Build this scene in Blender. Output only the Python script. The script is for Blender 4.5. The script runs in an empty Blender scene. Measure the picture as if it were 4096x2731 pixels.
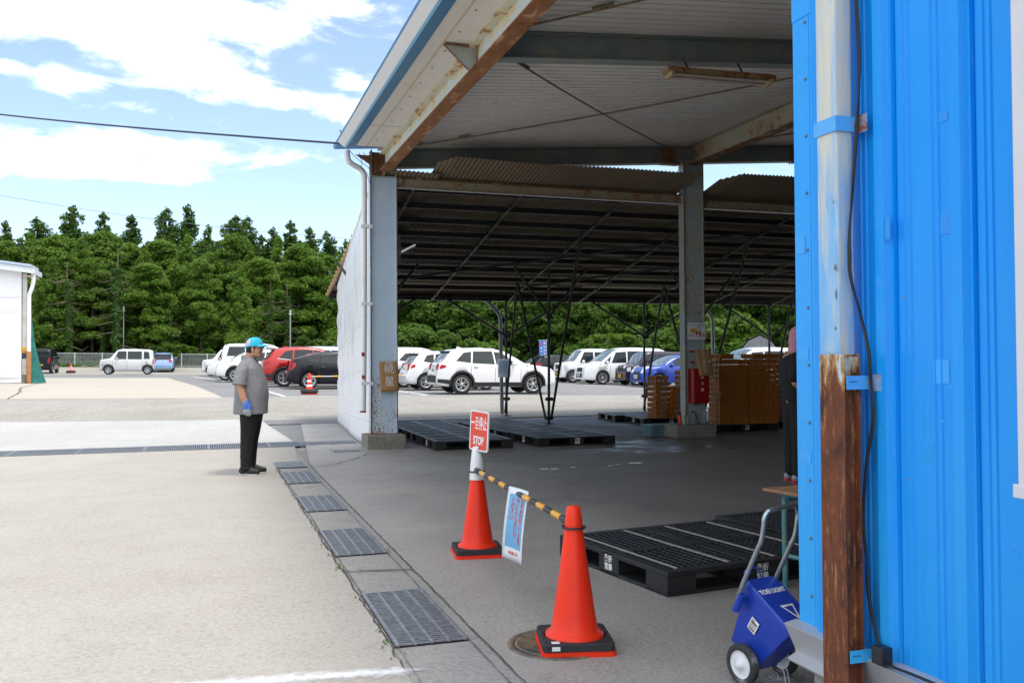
import bpy, bmesh, math, random
import numpy as np
from mathutils import Vector, Matrix, Euler
random.seed(7); RNG = np.random.default_rng(7)
SC = bpy.context.scene; COL = SC.collection
R = math.radians; PI = math.pi

# ---------------------------------------------------------------- camera, sky, sun, exposure
cam_d = bpy.data.cameras.new('camera'); cam = bpy.data.objects.new('camera', cam_d); COL.objects.link(cam)
cam_d.sensor_width = 36.0; cam_d.lens = 0.9 * 36.0; cam_d.clip_start = .05; cam_d.clip_end = 4000
yaw, pit, rol = R(18.30), R(1.118), R(-.359)
F = Vector((math.sin(yaw)*math.cos(pit), math.cos(yaw)*math.cos(pit), math.sin(pit)))
r0 = Vector((math.cos(yaw), -math.sin(yaw), 0)); u0 = r0.cross(F)
Rv = r0*math.cos(rol) + u0*math.sin(rol); Uv = u0*math.cos(rol) - r0*math.sin(rol)
cam.matrix_world = Matrix(((Rv.x, Uv.x, -F.x, 0), (Rv.y, Uv.y, -F.y, 0), (Rv.z, Uv.z, -F.z, 1.45), (0, 0, 0, 1)))
SC.camera = cam
SC.view_settings.view_transform = 'Standard'; SC.view_settings.look = 'None'
SC.view_settings.exposure = 1.2; SC.view_settings.gamma = 1
SC.cycles.max_bounces = 8; SC.cycles.diffuse_bounces = 5; SC.cycles.transparent_max_bounces = 16
SC.cycles.use_denoising = True; SC.cycles.sample_clamp_indirect = 6
SUNV = Vector((.24, -.32, 1)).normalized()
sd = bpy.data.lights.new('sun', 'SUN'); sun = bpy.data.objects.new('sun', sd); COL.objects.link(sun)
sd.energy = 1.15; sd.angle = R(13.0); sd.color = (1, .96, .9)
sun.rotation_euler = SUNV.to_track_quat('Z', 'Y').to_euler()

W = bpy.data.worlds.new("World"); SC.world = W; W.use_nodes = True
nt = W.node_tree; nt.nodes.clear()
def nd(t, typ, **kw):
    n = t.nodes.new(typ)
    for k, v in kw.items(): setattr(n, k, v)
    return n
out = nd(nt, 'ShaderNodeOutputWorld'); bg = nd(nt, 'ShaderNodeBackground'); bgc = nd(nt, 'ShaderNodeBackground'); mixw = nd(nt, 'ShaderNodeMixShader')
sky = nd(nt, 'ShaderNodeTexSky', sky_type='NISHITA'); sky.sun_disc = False
sky.sun_elevation = math.asin(SUNV.z); sky.sun_rotation = math.atan2(SUNV.x, SUNV.y); sky.altitude = 50; sky.air_density = 1.0; sky.dust_density = .5; sky.ozone_density = 2.0
bg.inputs[1].default_value = .105
bgc.inputs[0].default_value = (1, 1, 1, 1); bgc.inputs[1].default_value = 1.0
tc = nd(nt, 'ShaderNodeTexCoord')
def vm(op, a, b=None):
    n = nd(nt, 'ShaderNodeVectorMath', operation=op)
    for i, v in enumerate((a, b)):
        if v is None: continue
        if hasattr(v, 'is_output'): nt.links.new(v, n.inputs[i])
        else: n.inputs[i].default_value = v
    return n
def mt(op, a, b=None, clamp=False):
    n = nd(nt, 'ShaderNodeMath', operation=op); n.use_clamp = clamp
    for i, v in enumerate((a, b)):
        if v is None: continue
        if hasattr(v, 'is_output'): nt.links.new(v, n.inputs[i])
        else: n.inputs[i].default_value = v
    return n.outputs[0]
# cloud banks: (direction, half width, half height) placed in the sky, broken up by noise
banks = [((-.075, .940, .342), .145, .042), ((-.015, .955, .300), .085, .034), ((.04, .943, .330), .035, .022), ((-.17, .928, .322), .10, .026), ((-.128, .955, .268), .04, .010), ((-.174, .947, .272), .02, .007),
         ((.069, .961, .268), .045, .012), ((.02, .958, .280), .06, .018), ((-.075, .974, .210), .125, .012), ((-.15, .972, .195), .10, .016), ((-.10, .979, .184), .08, .006), ((.13, .957, .262), .04, .016), ((.14, .95, .285), .03, .012), ((.118, .927, .355), .05, .01),
         ((.62, .70, .35), .25, .05), ((-.75, .45, .45), .4, .16), ((.1, -.75, .6), 1.15, .62), ((.1, .35, .95), .45, .3), ((-.7, -.2, .6), .6, .4), ((.7, -.2, .6), .6, .4)]  # unseen banks overhead, behind and beside, added to light the shaded floor
acc = None
for d, hw, hh in banks:
    d = Vector(d).normalized()
    df = vm('SUBTRACT', tc.outputs['Generated'], tuple(d))
    # stretch: horizontal distance / half width, vertical / half height
    sc_ = vm('MULTIPLY', df.outputs[0], (1/hw, 1/hw, 1/hh))
    ln = vm('LENGTH', sc_.outputs[0]).outputs['Value']
    v = mt('SUBTRACT', 1.0, ln)
    acc = v if acc is None else mt('SMOOTH_MAX', acc, v)
mp = nd(nt, 'ShaderNodeMapping'); mp.inputs['Scale'].default_value = (1, 1, 2.6); nt.links.new(tc.outputs['Generated'], mp.inputs['Vector'])
nz = nd(nt, 'ShaderNodeTexNoise'); nz.inputs['Scale'].default_value = 12.0; nz.inputs['Detail'].default_value = 9; nz.inputs['Roughness'].default_value = .6; nz.inputs['Distortion'].default_value = .5
nt.links.new(mp.outputs[0], nz.inputs['Vector'])
nn = mt('MULTIPLY', mt('SUBTRACT', nz.outputs[0], .54), 3.6)
dens = mt('ADD', mt('MAXIMUM', acc, -1.6), nn)
mr = nd(nt, 'ShaderNodeMapRange', interpolation_type='SMOOTHSTEP'); mr.inputs['From Min'].default_value = -.45; mr.inputs['From Max'].default_value = .75
nt.links.new(dens, mr.inputs['Value'])
fac = mt('ADD', mt('MULTIPLY', mr.outputs[0], .93), .05, True)
lp = tc
nt.links.new(sky.outputs[0], bg.inputs[0]); nt.links.new(fac, mixw.inputs[0]); nt.links.new(bg.outputs[0], mixw.inputs[1]); nt.links.new(bgc.outputs[0], mixw.inputs[2])
nt.links.new(mixw.outputs[0], out.inputs[0])

# ---------------------------------------------------------------- helpers
def tag(o, label=None, cat=None, group=None, kind=None):
    if label: o['label'] = label
    if cat: o['category'] = cat
    if group: o['group'] = group
    if kind: o['kind'] = kind
    return o
def empty(name, loc=(0, 0, 0), rz=0, **kw):
    o = bpy.data.objects.new(name, None); COL.objects.link(o); o.location = loc; o.rotation_euler = (0, 0, rz); o.empty_display_size = .1
    return tag(o, **kw)
class MB:
    def __init__(s): s.v = []; s.f = []; s.m = []; s.sm = []
    def add(s, vs, fs, m=0, smooth=False):
        b = len(s.v); s.v += [tuple(v) for v in vs]
        for f in fs: s.f.append([b+i for i in f]); s.m.append(m); s.sm.append(smooth)
        return s
    def box(s, x0, x1, y0, y1, z0, z1, m=0, tf=None):
        vs = [Vector((x, y, z)) for z in (z0, z1) for y in (y0, y1) for x in (x0, x1)]
        if tf: vs = [tf @ v for v in vs]
        return s.add(vs, [(0, 2, 3, 1), (4, 5, 7, 6), (0, 1, 5, 4), (2, 6, 7, 3), (0, 4, 6, 2), (1, 3, 7, 5)], m)
    def beam(s, a, b, w, h, m=0, up=(0, 0, 1)):
        a = Vector(a); b = Vector(b); d = (b-a); L = d.length; d.normalize()
        x = d.cross(Vector(up)); x = x.normalized() if x.length > 1e-4 else Vector((1, 0, 0)); z = x.cross(d)
        tf = Matrix(((d.x, x.x, z.x, a.x), (d.y, x.y, z.y, a.y), (d.z, x.z, z.z, a.z), (0, 0, 0, 1)))
        return s.box(0, L, -w/2, w/2, -h/2, h/2, m, tf)
    def tube(s, pts, rad, n=8, m=0, caps=True, smooth=True):
        pts = [Vector(p) for p in pts]; k = len(pts); rings = []
        rad = rad if isinstance(rad, (list, tuple)) else [rad]*k
        ref = None
        for i, p in enumerate(pts):
            d = (pts[min(i+1, k-1)] - pts[max(i-1, 0)]).normalized()
            if ref is None:
                ref = d.orthogonal().normalized()
            ref = (ref - d*ref.dot(d)); ref = ref.normalized() if ref.length > 1e-5 else d.orthogonal().normalized()
            b = d.cross(ref)
            rings.append([p + (ref*math.cos(2*PI*j/n) + b*math.sin(2*PI*j/n))*rad[i] for j in range(n)])
        vs = [v for r_ in rings for v in r_]; fs = []
        for i in range(k-1):
            for j in range(n): fs.append((i*n+j, i*n+(j+1) % n, (i+1)*n+(j+1) % n, (i+1)*n+j))
        s.add(vs, fs, m, smooth)
        if caps: s.add(rings[0], [tuple(range(n))[::-1]], m); s.add(rings[-1], [tuple(range(n))], m)
        return s
    def lathe(s, prof, c=(0, 0, 0), n=24, m=0, axis='z', smooth=True, close=False):
        vs = []; k = len(prof)
        for (r_, z) in prof:
            for j in range(n):
                a = 2*PI*j/n; q = (r_*math.cos(a), r_*math.sin(a), z)
                if axis == 'y': q = (q[0], q[2], q[1])
                if axis == 'x': q = (q[2], q[0], q[1])
                vs.append((q[0]+c[0], q[1]+c[1], q[2]+c[2]))
        fs = []
        for i in range(k if close else k-1):
            i2 = (i+1) % k
            for j in range(n): fs.append((i*n+j, i*n+(j+1) % n, i2*n+(j+1) % n, i2*n+j))
        return s.add(vs, fs, m, smooth)
    def prism(s, poly, a, b, axis='y', m=0, tf=None):
        n = len(poly)
        def P(p, t):
            v = Vector({'x': (t, p[0], p[1]), 'y': (p[0], t, p[1]), 'z': (p[0], p[1], t)}[axis])
            return tf @ v if tf else v
        vs = [P(p, a) for p in poly] + [P(p, b) for p in poly]
        fs = [tuple(range(n))[::-1], tuple(range(n, 2*n))] + [(i, (i+1) % n, n+(i+1) % n, n+i) for i in range(n)]
        return s.add(vs, fs, m)
    def grid(s, fn, nu, nv, m=0, smooth=True):
        vs = [fn(i/nu, j/nv) for i in range(nu+1) for j in range(nv+1)]
        fs = [(i*(nv+1)+j, (i+1)*(nv+1)+j, (i+1)*(nv+1)+j+1, i*(nv+1)+j+1) for i in range(nu) for j in range(nv)]
        return s.add(vs, fs, m, smooth)
    def ell(s, c, r_, m=0, nu=14, nv=10, tf=None):
        vs = []; 
        for i in range(nv+1):
            t = PI*i/nv
            for j in range(nu):
                a = 2*PI*j/nu; q = Vector((c[0]+r_[0]*math.sin(t)*math.cos(a), c[1]+r_[1]*math.sin(t)*math.sin(a), c[2]+r_[2]*math.cos(t)))
                vs.append(tf @ q if tf else q)
        fs = [(i*nu+j, (i+1)*nu+j, (i+1)*nu+(j+1) % nu, i*nu+(j+1) % nu) for i in range(nv) for j in range(nu)]
        return s.add(vs, fs, m, True)
    def mesh(s, name, mats, recalc=True, merge=0):
        me = bpy.data.meshes.new(name); me.from_pydata(s.v, [], s.f)
        for q in (mats if isinstance(mats, (list, tuple)) else [mats]): me.materials.append(q)
        me.polygons.foreach_set('material_index', s.m); me.polygons.foreach_set('use_smooth', s.sm)
        if recalc or merge:
            bm = bmesh.new(); bm.from_mesh(me)
            if merge: bmesh.ops.remove_doubles(bm, verts=bm.verts, dist=merge)
            if recalc: bmesh.ops.recalc_face_normals(bm, faces=bm.faces)
            bm.to_mesh(me); bm.free()
        me.update(); return me
    def build(s, name, mats, parent=None, loc=None, rz=None, bevel=0, seg=2, recalc=True, merge=0, **kw):
        o = bpy.data.objects.new(name, s.mesh(name, mats, recalc, merge)); COL.objects.link(o)
        if parent: o.parent = parent
        if loc: o.location = loc
        if rz is not None: o.rotation_euler = (0, 0, rz)
        if bevel:
            b = o.modifiers.new('bevel', 'BEVEL'); b.width = bevel; b.segments = seg; b.limit_method = 'ANGLE'; b.angle_limit = R(40)
        return tag(o, **kw)
KIDS = {}
def tree_of(o):
    return [o] + [d for c in o.children for d in tree_of(c)]
def copy_tree(o, parent=None):
    c = o.copy(); COL.objects.link(c)
    if parent: c.parent = parent
    for ch in list(o.children): copy_tree(ch, c)
    return c
def text(body, size, mat, parent=None, name='lettering', mw=None, ex=.0006, sx=1, space=1, line=1, bold=0):
    c = bpy.data.curves.new('t', 'FONT'); c.body = body; c.size = size; c.align_x = 'CENTER'; c.align_y = 'CENTER'; c.extrude = ex; c.space_line = line; c.space_character = space; c.offset = bold; c.resolution_u = 4
    t = bpy.data.objects.new('t', c); COL.objects.link(t)
    dg = bpy.context.evaluated_depsgraph_get(); me = bpy.data.meshes.new_from_object(t.evaluated_get(dg)); me.name = name
    bpy.data.objects.remove(t); bpy.data.curves.remove(c)
    me.materials.clear(); me.materials.append(mat)
    if sx != 1:
        for v in me.vertices: v.co.x *= sx
    o = bpy.data.objects.new(name, me); COL.objects.link(o)
    if parent: o.parent = parent
    if mw is not None: o.matrix_local = mw
    return o
def frame(o, x, y):      # matrix with given x and y axes at o
    x = Vector(x).normalized(); y = Vector(y); y = (y - x*y.dot(x)).normalized(); z = x.cross(y); o = Vector(o)
    return Matrix(((x.x, y.x, z.x, o.x), (x.y, y.y, z.y, o.y), (x.z, y.z, z.z, o.z), (0, 0, 0, 1)))

# ---------------------------------------------------------------- materials
class NT:
    def __init__(s, name):
        s.mat = bpy.data.materials.new(name); s.mat.use_nodes = True; s.t = s.mat.node_tree
        s.b = s.t.nodes['Principled BSDF']; s.tc = None
    def n(s, typ, **kw): return nd(s.t, typ, **kw)
    def l(s, a, b): s.t.links.new(a, b)
    def co(s, scale=(1, 1, 1), world=False, rot=(0, 0, 0)):
        m = s.n('ShaderNodeMapping'); m.inputs['Scale'].default_value = scale; m.inputs['Rotation'].default_value = rot
        if world: src = s.n('ShaderNodeNewGeometry').outputs['Position']
        else: src = s.n('ShaderNodeTexCoord').outputs['Object']
        s.l(src, m.inputs['Vector']); return m.outputs[0]
    def noise(s, vec, scale=5, detail=6, rough=.6, dist=0):
        n = s.n('ShaderNodeTexNoise'); n.inputs['Scale'].default_value = scale; n.inputs['Detail'].default_value = detail; n.inputs['Roughness'].default_value = rough; n.inputs['Distortion'].default_value = dist
        s.l(vec, n.inputs['Vector']); return n.outputs[0]
    def rng(s, v, a, b, c=0, d=1, smooth=False):
        n = s.n('ShaderNodeMapRange', interpolation_type='SMOOTHSTEP' if smooth else 'LINEAR')
        for k, q in zip(('From Min', 'From Max', 'To Min', 'To Max'), (a, b, c, d)): n.inputs[k].default_value = q
        s.l(v, n.inputs['Value']); return n.outputs[0]
    def mix(s, f, a, b, mode='MIX'):
        n = s.n('ShaderNodeMix', data_type='RGBA', blend_type=mode)
        for k, v in ((0, f), (6, a), (7, b)):
            if hasattr(v, 'is_output'): s.l(v, n.inputs[k])
            else: n.inputs[k].default_value = v if k == 0 else (v[0], v[1], v[2], 1)
        return n.outputs[2]
    def math(s, op, a, b=0, clamp=False):
        n = s.n('ShaderNodeMath', operation=op); n.use_clamp = clamp
        for i, v in enumerate((a, b)):
            if hasattr(v, 'is_output'): s.l(v, n.inputs[i])
            else: n.inputs[i].default_value = v
        return n.outputs[0]
    def set(s, k, v):
        if hasattr(v, 'is_output'): s.l(v, s.b.inputs[k])
        else: s.b.inputs[k].default_value = (v[0], v[1], v[2], 1) if isinstance(v, (tuple, list)) else v
    def bump(s, h, st=.3, dist=.01):
        n = s.n('ShaderNodeBump'); n.inputs['Strength'].default_value = st; n.inputs['Distance'].default_value = dist
        s.l(h, n.inputs['Height']); s.l(n.outputs[0], s.b.inputs['Normal'])
    def pos(s):
        g = s.n('ShaderNodeNewGeometry'); x = s.n('ShaderNodeSeparateXYZ'); s.l(g.outputs['Position'], x.inputs[0]); return x.outputs
def mul(c, k): return tuple(min(1, q*k) for q in c)
def M(name, col, rough=.5, metal=0, var=.12, scale=6, bump=0, bscale=40, world=False, coat=0, spec=.5, stretch=(1, 1, 1), dirt=None, dscale=2, damt=.55):
    s = NT(name); co = s.co(stretch, world)
    n1 = s.noise(co, scale, 5)
    c = s.mix(s.rng(n1, .3, .7), mul(col, 1-var), mul(col, 1+var))
    if dirt:
        f = s.rng(s.noise(co, dscale, 8, .7), damt, damt+.2, 0, .8, True); c = s.mix(f, c, dirt)
    s.set('Base Color', c); s.set('Roughness', s.rng(n1, .3, .7, max(.02, rough-.06), min(1, rough+.06))); s.set('Metallic', metal)
    s.b.inputs['Specular IOR Level'].default_value = spec
    if coat: s.b.inputs['Coat Weight'].default_value = coat; s.b.inputs['Coat Roughness'].default_value = .05
    if bump: s.bump(s.noise(co, bscale, 4), bump, .01)
    return s.mat
def rusty(name, paint, amt=.5, scale=3, streak=(1, 1, 1), world=False, fine=.5, rough=.55, deep=(.10, .028, .010), light=(.38, .15, .05), soft=.12):
    s = NT(name); co = s.co(streak, world)
    a = s.noise(co, scale, 10, .72, .3); b = s.noise(co, scale*9, 6, .7)
    v = s.math('ADD', s.math('MULTIPLY', a, 1-fine*.5), s.math('MULTIPLY', b, fine*.5))
    th = .72 - amt*.42
    f = s.rng(v, th, th+soft, 0, 1, True); stain = s.rng(v, th-.14, th+.05, 0, .45, True)
    p = s.mix(s.rng(s.noise(co, scale*2, 4), .3, .7), mul(paint, .86), mul(paint, 1.1))
    p = s.mix(stain, p, (.48, .32, .13))
    rr = s.mix(s.rng(s.noise(co, scale*5, 8, .75), .35, .65), deep, light)
    s.set('Base Color', s.mix(f, p, rr)); s.set('Roughness', s.rng(f, 0, 1, rough, .92)); s.bump(v, .25, .01)
    return s.mat
MAT = {}
MAT['black_plastic'] = M('black_plastic', (.016, .016, .018), .42, var=.3, scale=9, dirt=(.07, .07, .07), dscale=5, damt=.58)
MAT['black_rubber'] = M('black_rubber', (.022, .022, .024), .7, var=.25, scale=14, dirt=(.1, .095, .09), dscale=6, damt=.6)
MAT['dark_steel'] = rusty('dark_pipe_steel', (.03, .032, .034), .18, 4, rough=.5)
MAT['galv'] = M('galvanised_steel', (.42, .44, .46), .42, .7, .2, 20)
MAT['white_plastic'] = M('white_plastic', (.74, .75, .76), .4, var=.05, scale=3, dirt=(.45, .42, .36), dscale=2, damt=.62)
MAT['white_paint'] = M('white_paint', (.8, .8, .8), .5, var=.04)
MAT['white_letter'] = M('white_lettering', (.75, .75, .74), .6, var=.1, scale=30)
MAT['chrome'] = M('chrome', (.7, .72, .74), .18, 1, .06, 12)
MAT['cone_red'] = M('cone_red_plastic', (.88, .034, .007), .36, var=.06, scale=4, dirt=(.62, .07, .035), dscale=5, damt=.56, spec=.32)
MAT['red_paint'] = M('red_enamel', (.36, .012, .01), .35, var=.1)
MAT['yellow'] = M('yellow_tape', (.75, .36, .02), .4, var=.05)
MAT['cardboard'] = M('cardboard', (.36, .2, .085), .85, var=.12, scale=4, stretch=(1, 1, 14), bump=.1)
MAT['chalk_ink'] = M('chalk_ink', (.7, .69, .66), .8, var=.15, scale=40)
def zg(x, y):
    a = .02*min(max(y-22, 0), 10) + .007*min(max(0, y-32), 60) + .04*min(max(y-72, 0), 8)
    return a + .012*min(max((y-22)/10, 0), 1)*(10-min(max(x, -15), 25))
# ---------------------------------------------------------------- the ground
def ground_mat(name, c1, c2, rough=.85, agg=(.35, .33, .3), fine=90, stain=None, samt=.6, bump=.35, big=.35, aggamt=.5):
    s = NT(name); co = s.co((1, 1, 1), True)
    big_n = s.noise(co, big, 8, .62, .4); mid = s.noise(co, 2.4, 8, .7); fi = s.noise(co, fine, 3, .7)
    c = s.mix(s.rng(big_n, .35, .65, 0, 1, True), c1, c2)
    c = s.mix(s.rng(mid, .42, .68, 0, .5, True), c, mul(c1, .82))
    v = s.n('ShaderNodeTexVoronoi'); v.inputs['Scale'].default_value = fine*.6; s.l(co, v.inputs['Vector'])
    c = s.mix(s.rng(v.outputs['Distance'], .05, .5, aggamt, 0), c, agg)
    c = s.mix(s.rng(fi, .5, .72, 0, .62), c, mul(c1, .48))
    f2 = s.noise(co, fine*.42, 2, .5); c = s.mix(s.rng(f2, .3, .7, .0, .5, True), c, mul(c2, 1.18)); c = s.mix(s.rng(s.noise(co, fine*.2, 3, .6), .56, .72, 0, .4, True), c, mul(c1, .7))
    if stain:
        f = s.rng(s.noise(co, .9, 10, .68, .6), samt, samt+.16, 0, .75, True); c = s.mix(f, c, stain)
    s.set('Base Color', c); s.set('Roughness', rough)
    s.bump(s.math('ADD', s.math('MULTIPLY', fi, .6), s.math('MULTIPLY', v.outputs['Distance'], .8)), bump, .006)
    return s
def ysplit(ys, step):
    o = []
    for a, b in zip(ys[:-1], ys[1:]):
        k = max(1, int(math.ceil((b-a)/step))); o += [a+(b-a)*i/k for i in range(k)]
    return o + [ys[-1]]
def sheet(name, mat, ys, xl, xr, dz, step=1.0, nx=8, **kw):
    ys = ysplit(sorted(set(ys)), step); mb = MB(); vs = []; rows = []
    for y in ys:
        a, b = xl(y), xr(y); br = [a] + [q for q in (-15, 25) if a < q < b] + [b]
        xs = sorted(set(ysplit(br, max((b-a)/nx, .3)))); rows.append([(x, y, zg(x, y)+dz) for x in xs])
    for A, B in zip(rows[:-1], rows[1:]):
        i = j = 0; V = A + B; fs = []; n = len(A)
        while i < len(A)-1 or j < len(B)-1:
            if j == len(B)-1 or (i < len(A)-1 and A[i+1][0] <= B[j+1][0]+1e-6): fs.append((i, i+1, n+j)); i += 1
            else: fs.append((i, n+j+1, n+j)); j += 1
        mb.add(V, fs)
    return mb.build(name, mat.mat if hasattr(mat, 'mat') else mat, recalc=False, merge=1e-5, kind='structure', **kw)
gravel = ground_mat('gravel_earth', (.26, .24, .2), (.34, .32, .28), .95, (.45, .44, .42), 28, bump=.8)
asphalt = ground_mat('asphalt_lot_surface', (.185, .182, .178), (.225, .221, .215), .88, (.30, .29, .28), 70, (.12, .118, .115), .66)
asphalt_d = ground_mat('darker_asphalt', (.16, .158, .155), (.2, .196, .19), .88, (.27, .26, .25), 70, (.09, .088, .085), .62)  # darker grey asphalt for the bands by sheet and kerb
yard = ground_mat('yard_concrete', (.37, .335, .285), (.42, .39, .34), .9, (.47, .45, .41), 75, (.30, .265, .21), .63)
yard_w = ground_mat('pale_yard_concrete', (.38, .37, .345), (.46, .45, .42), .9, (.5, .48, .45), 60, (.31, .30, .275), .6)
yard_f = ground_mat('tan_yard_concrete', (.42, .375, .305), (.46, .415, .345), .9, (.5, .46, .4), 60, (.34, .29, .23), .66)
strip_m = ground_mat('drain_strip_concrete', (.29, .275, .25), (.36, .34, .31), .9, (.43, .41, .38), 85, (.19, .18, .155), .6)
# shed floor: worn trowelled concrete with a damp glossy patch
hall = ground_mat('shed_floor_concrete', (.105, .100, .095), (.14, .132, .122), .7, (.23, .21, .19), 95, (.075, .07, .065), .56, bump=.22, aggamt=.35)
p = hall.pos()
dx = hall.math('DIVIDE', hall.math('SUBTRACT', p[0], 7.3), 1.9); dy = hall.math('DIVIDE', hall.math('SUBTRACT', p[1], 13.9), 1.5)
dd = hall.math('ADD', hall.math('MULTIPLY', dx, dx), hall.math('MULTIPLY', dy, dy))
wn = hall.noise(hall.co((1, 2.2, 1), True), 1.6, 8, .65, .5)
wet = hall.rng(hall.math('SUBTRACT', wn, hall.math('MULTIPLY', dd, .22)), .34, .5, 0, 1, True)
gl = hall.noise(hall.co((1, 1.6, 1), True), .55, 6)
hall.set('Roughness', hall.math('SUBTRACT', hall.rng(gl, .35, .65, .5, .72), hall.math('MULTIPLY', wet, .3)))
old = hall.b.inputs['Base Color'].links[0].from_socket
# light falloff painted in: floor paler by the open eave, darker deep inside
light_fade = hall.rng(hall.math('ADD', p[0], hall.math('MULTIPLY', hall.noise(hall.co((1, .6, 1), True), .8, 6), 1.8)), 2.0, 5.6, 1, 0, True)
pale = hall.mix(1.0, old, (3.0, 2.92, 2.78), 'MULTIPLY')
old = hall.mix(light_fade, old, pale)
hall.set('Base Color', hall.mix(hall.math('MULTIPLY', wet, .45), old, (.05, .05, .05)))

YB = [22, 32, 72, 80]
sheet('ground', gravel, [-40, 0] + YB + [160, 1500], lambda y: -900, lambda y: 900, -.03, 12, 4)
EDGE = [(-30, 1.45), (17, 1.48), (22.8, 1.27), (26.8, .84), (30.7, .48), (41.3, -.39), (55.9, -2.06), (57.0, -2.3)]
ex = lambda y: float(np.interp(y, [e[0] for e in EDGE], [e[1] for e in EDGE]))
sheet('parking_asphalt', asphalt, [21.9, 22, 32, 66], lambda y: -30 if y > 57 else -30, lambda y: 42, -.014, 1.0, 24)
sheet('sheetside_asphalt', asphalt_d, [16.95, 21.62], lambda y: ex(y)-.3, lambda y: 2.9, -.010)
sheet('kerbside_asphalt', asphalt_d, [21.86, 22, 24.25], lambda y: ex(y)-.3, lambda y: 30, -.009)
sheet('far_yard', yard_f, [30.3, 32, 56.5], lambda y: -28, ex, -.004, 1.0, 10)
sheet('pale_yard', yard_w, [16.98, 22, 30.29], lambda y: -28, ex, -.004, 1.0, 10)
rs = random.Random(3); JAG = {}
def jag(y):
    k = round(y, 2)
    if k not in JAG: JAG[k] = .885 + rs.uniform(-.03, .018)*(1 if y > 4 else .3)
    return JAG[k]
sheet('front_yard', yard, [-30, 3, 12.9, 16.03], lambda y: -28, lambda y: jag(y) if y < 13 else 1.2 + (y-13)*.07, -.002, .12 if False else .35, 6)
sheet('drain_strip', strip_m, [-3, 16.03], lambda y: .84 if y < 13 else .84, lambda y: 1.36, -.006, 1.0, 3)
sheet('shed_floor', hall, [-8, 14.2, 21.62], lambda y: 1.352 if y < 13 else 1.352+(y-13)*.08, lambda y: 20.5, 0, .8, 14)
# white kerb stones at the rear of the lean-to
kerb = MB()
for i in range(40): kerb.box(2.95+i*.6, 2.95+i*.6+.594, 21.62, 21.86, -.05, .035)
kerb.build('kerb', M('kerb_concrete', (.62, .6, .55), .85, var=.1, scale=4), kind='structure', bevel=.006)
# painted parking lines (4 mm above the asphalt)
paint = M('road_paint', (.72, .72, .7), .7, var=.1, scale=8, world=True, dirt=(.3, .3, .29), dscale=6, damt=.6)
def line(a, b, w=.13):
    a = Vector(a); b = Vector(b); d = (b-a); n = max(2, int(d.length/.8)); t = Vector((-d.y, d.x)).normalized()*w/2; vs = []
    for i in range(n+1):
        q = a + d*i/n
        for e in (q-t, q+t): vs.append((e.x, e.y, zg(e.x, e.y)-.009))
    pl.add(vs, [(2*i, 2*i+1, 2*i+3, 2*i+2) for i in range(n)])
pl = MB()
for k in range(11):
    y = 31.5 + k*2.42
    line((2.43-k*.16, y), (12.4-k*.05, y+.15))
line((2.43, 31.5), (.9, 56)); line((7.3, 31.6), (6.1, 56)); line((17.3, 47.5), (18.9, 32.0))
for k in range(9): line((18.85-k*.24, 33.0+k*2.4), (23.4-k*.24, 33.1+k*2.4))
line((-.86, 60.5), (1.15, 47.6))
for k in range(5): line((2.7+k*.04, 30.6-k*1.55), (2.74+k*.04, 30.05-k*1.55), .12)
pl.build('parking_lines', paint, recalc=False, kind='structure')
# chalk powder line across the yard, bottom left
s = NT('chalk_powder'); co = s.co((1, 1, 1), True)
pp = s.pos(); dist = s.math('ABSOLUTE', s.math('SUBTRACT', pp[1], s.math('SUBTRACT', 4.385, s.math('MULTIPLY', pp[0], .13))))
edge = s.math('ADD', s.math('MULTIPLY', dist, -9), s.math('MULTIPLY', s.noise(co, 14, 8, .7), 1.5))
ends = s.rng(pp[0], .86, 1.0, 0, .8)
f = s.rng(s.math('SUBTRACT', edge, ends), -.02, .8, 0, .85, True)
s.set('Base Color', (.82, .82, .82)); s.set('Roughness', 1.0); s.set('Alpha', f)
ck = MB(); ck.grid(lambda u, v: (-3+u*4.0, 4.2+v*.7-.06*u*4, .004), 20, 4)
ck.build('chalk_line', s.mat, recalc=False, kind='structure')
# joints and cracks
joint = M('open_joint', (.075, .068, .055), .95, var=.3, scale=20, world=True)
jb = MB()
def crack(pts, w, wob=.01, z=.004, seed=0):
    q = random.Random(seed); P = [Vector(p) for p in pts]; out_ = []
    for a, b in zip(P[:-1], P[1:]):
        n = max(2, int((b-a).length/.07))
        for i in range(n): out_.append(a + (b-a)*i/n + Vector((q.uniform(-wob, wob), q.uniform(-wob, wob))))
    out_.append(P[-1]); vs = []
    for i, p in enumerate(out_):
        d = (out_[min(i+1, len(out_)-1)] - out_[max(i-1, 0)]); t = Vector((-d.y, d.x)).normalized()*w*q.uniform(.4, 1.2)/2
        for e in (p-t, p+t): vs.append((e.x, e.y, z + zg(e.x, e.y)))
    jb.add(vs, [(2*i, 2*i+1, 2*i+3, 2*i+2) for i in range(len(out_)-1)])
crack([(1.355, -2), (1.355, 13)], .009, .004, seed=1); crack([(.88, 6.42), (1.35, 6.32)], .022, .012, seed=2); crack([(.885, 4.3), (.887, 12.9)], .012, .014, seed=3)
crack([(1.1, 3.9), (1.3, 3.95)], .02, .01, seed=4); crack([(.95, 9.5), (1.15, 9.6)], .008, .01, seed=5); crack([(.95, 10.75), (1.2, 10.8)], .012, .01, seed=9)
crack([(-7.2, 46.0), (-6.9, 40), (-6.2, 36), (-5.6, 30.4)], .05, .05, .0, seed=6)
crack([(-28, 30.3), (.6, 30.3)], .02, .004, .0, seed=7); crack([(1.36, 12.75), (1.75, 13.1), (2.4, 14.3)], .02, .02, seed=8); crack([(1.29, 3.2), (1.29, 12.7)], .006, .002, seed=10); crack([(.915, 3.2), (.915, 12.7)], .006, .002, seed=11)
jb.build('pavement_joints', joint, recalc=False, kind='structure')

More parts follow.
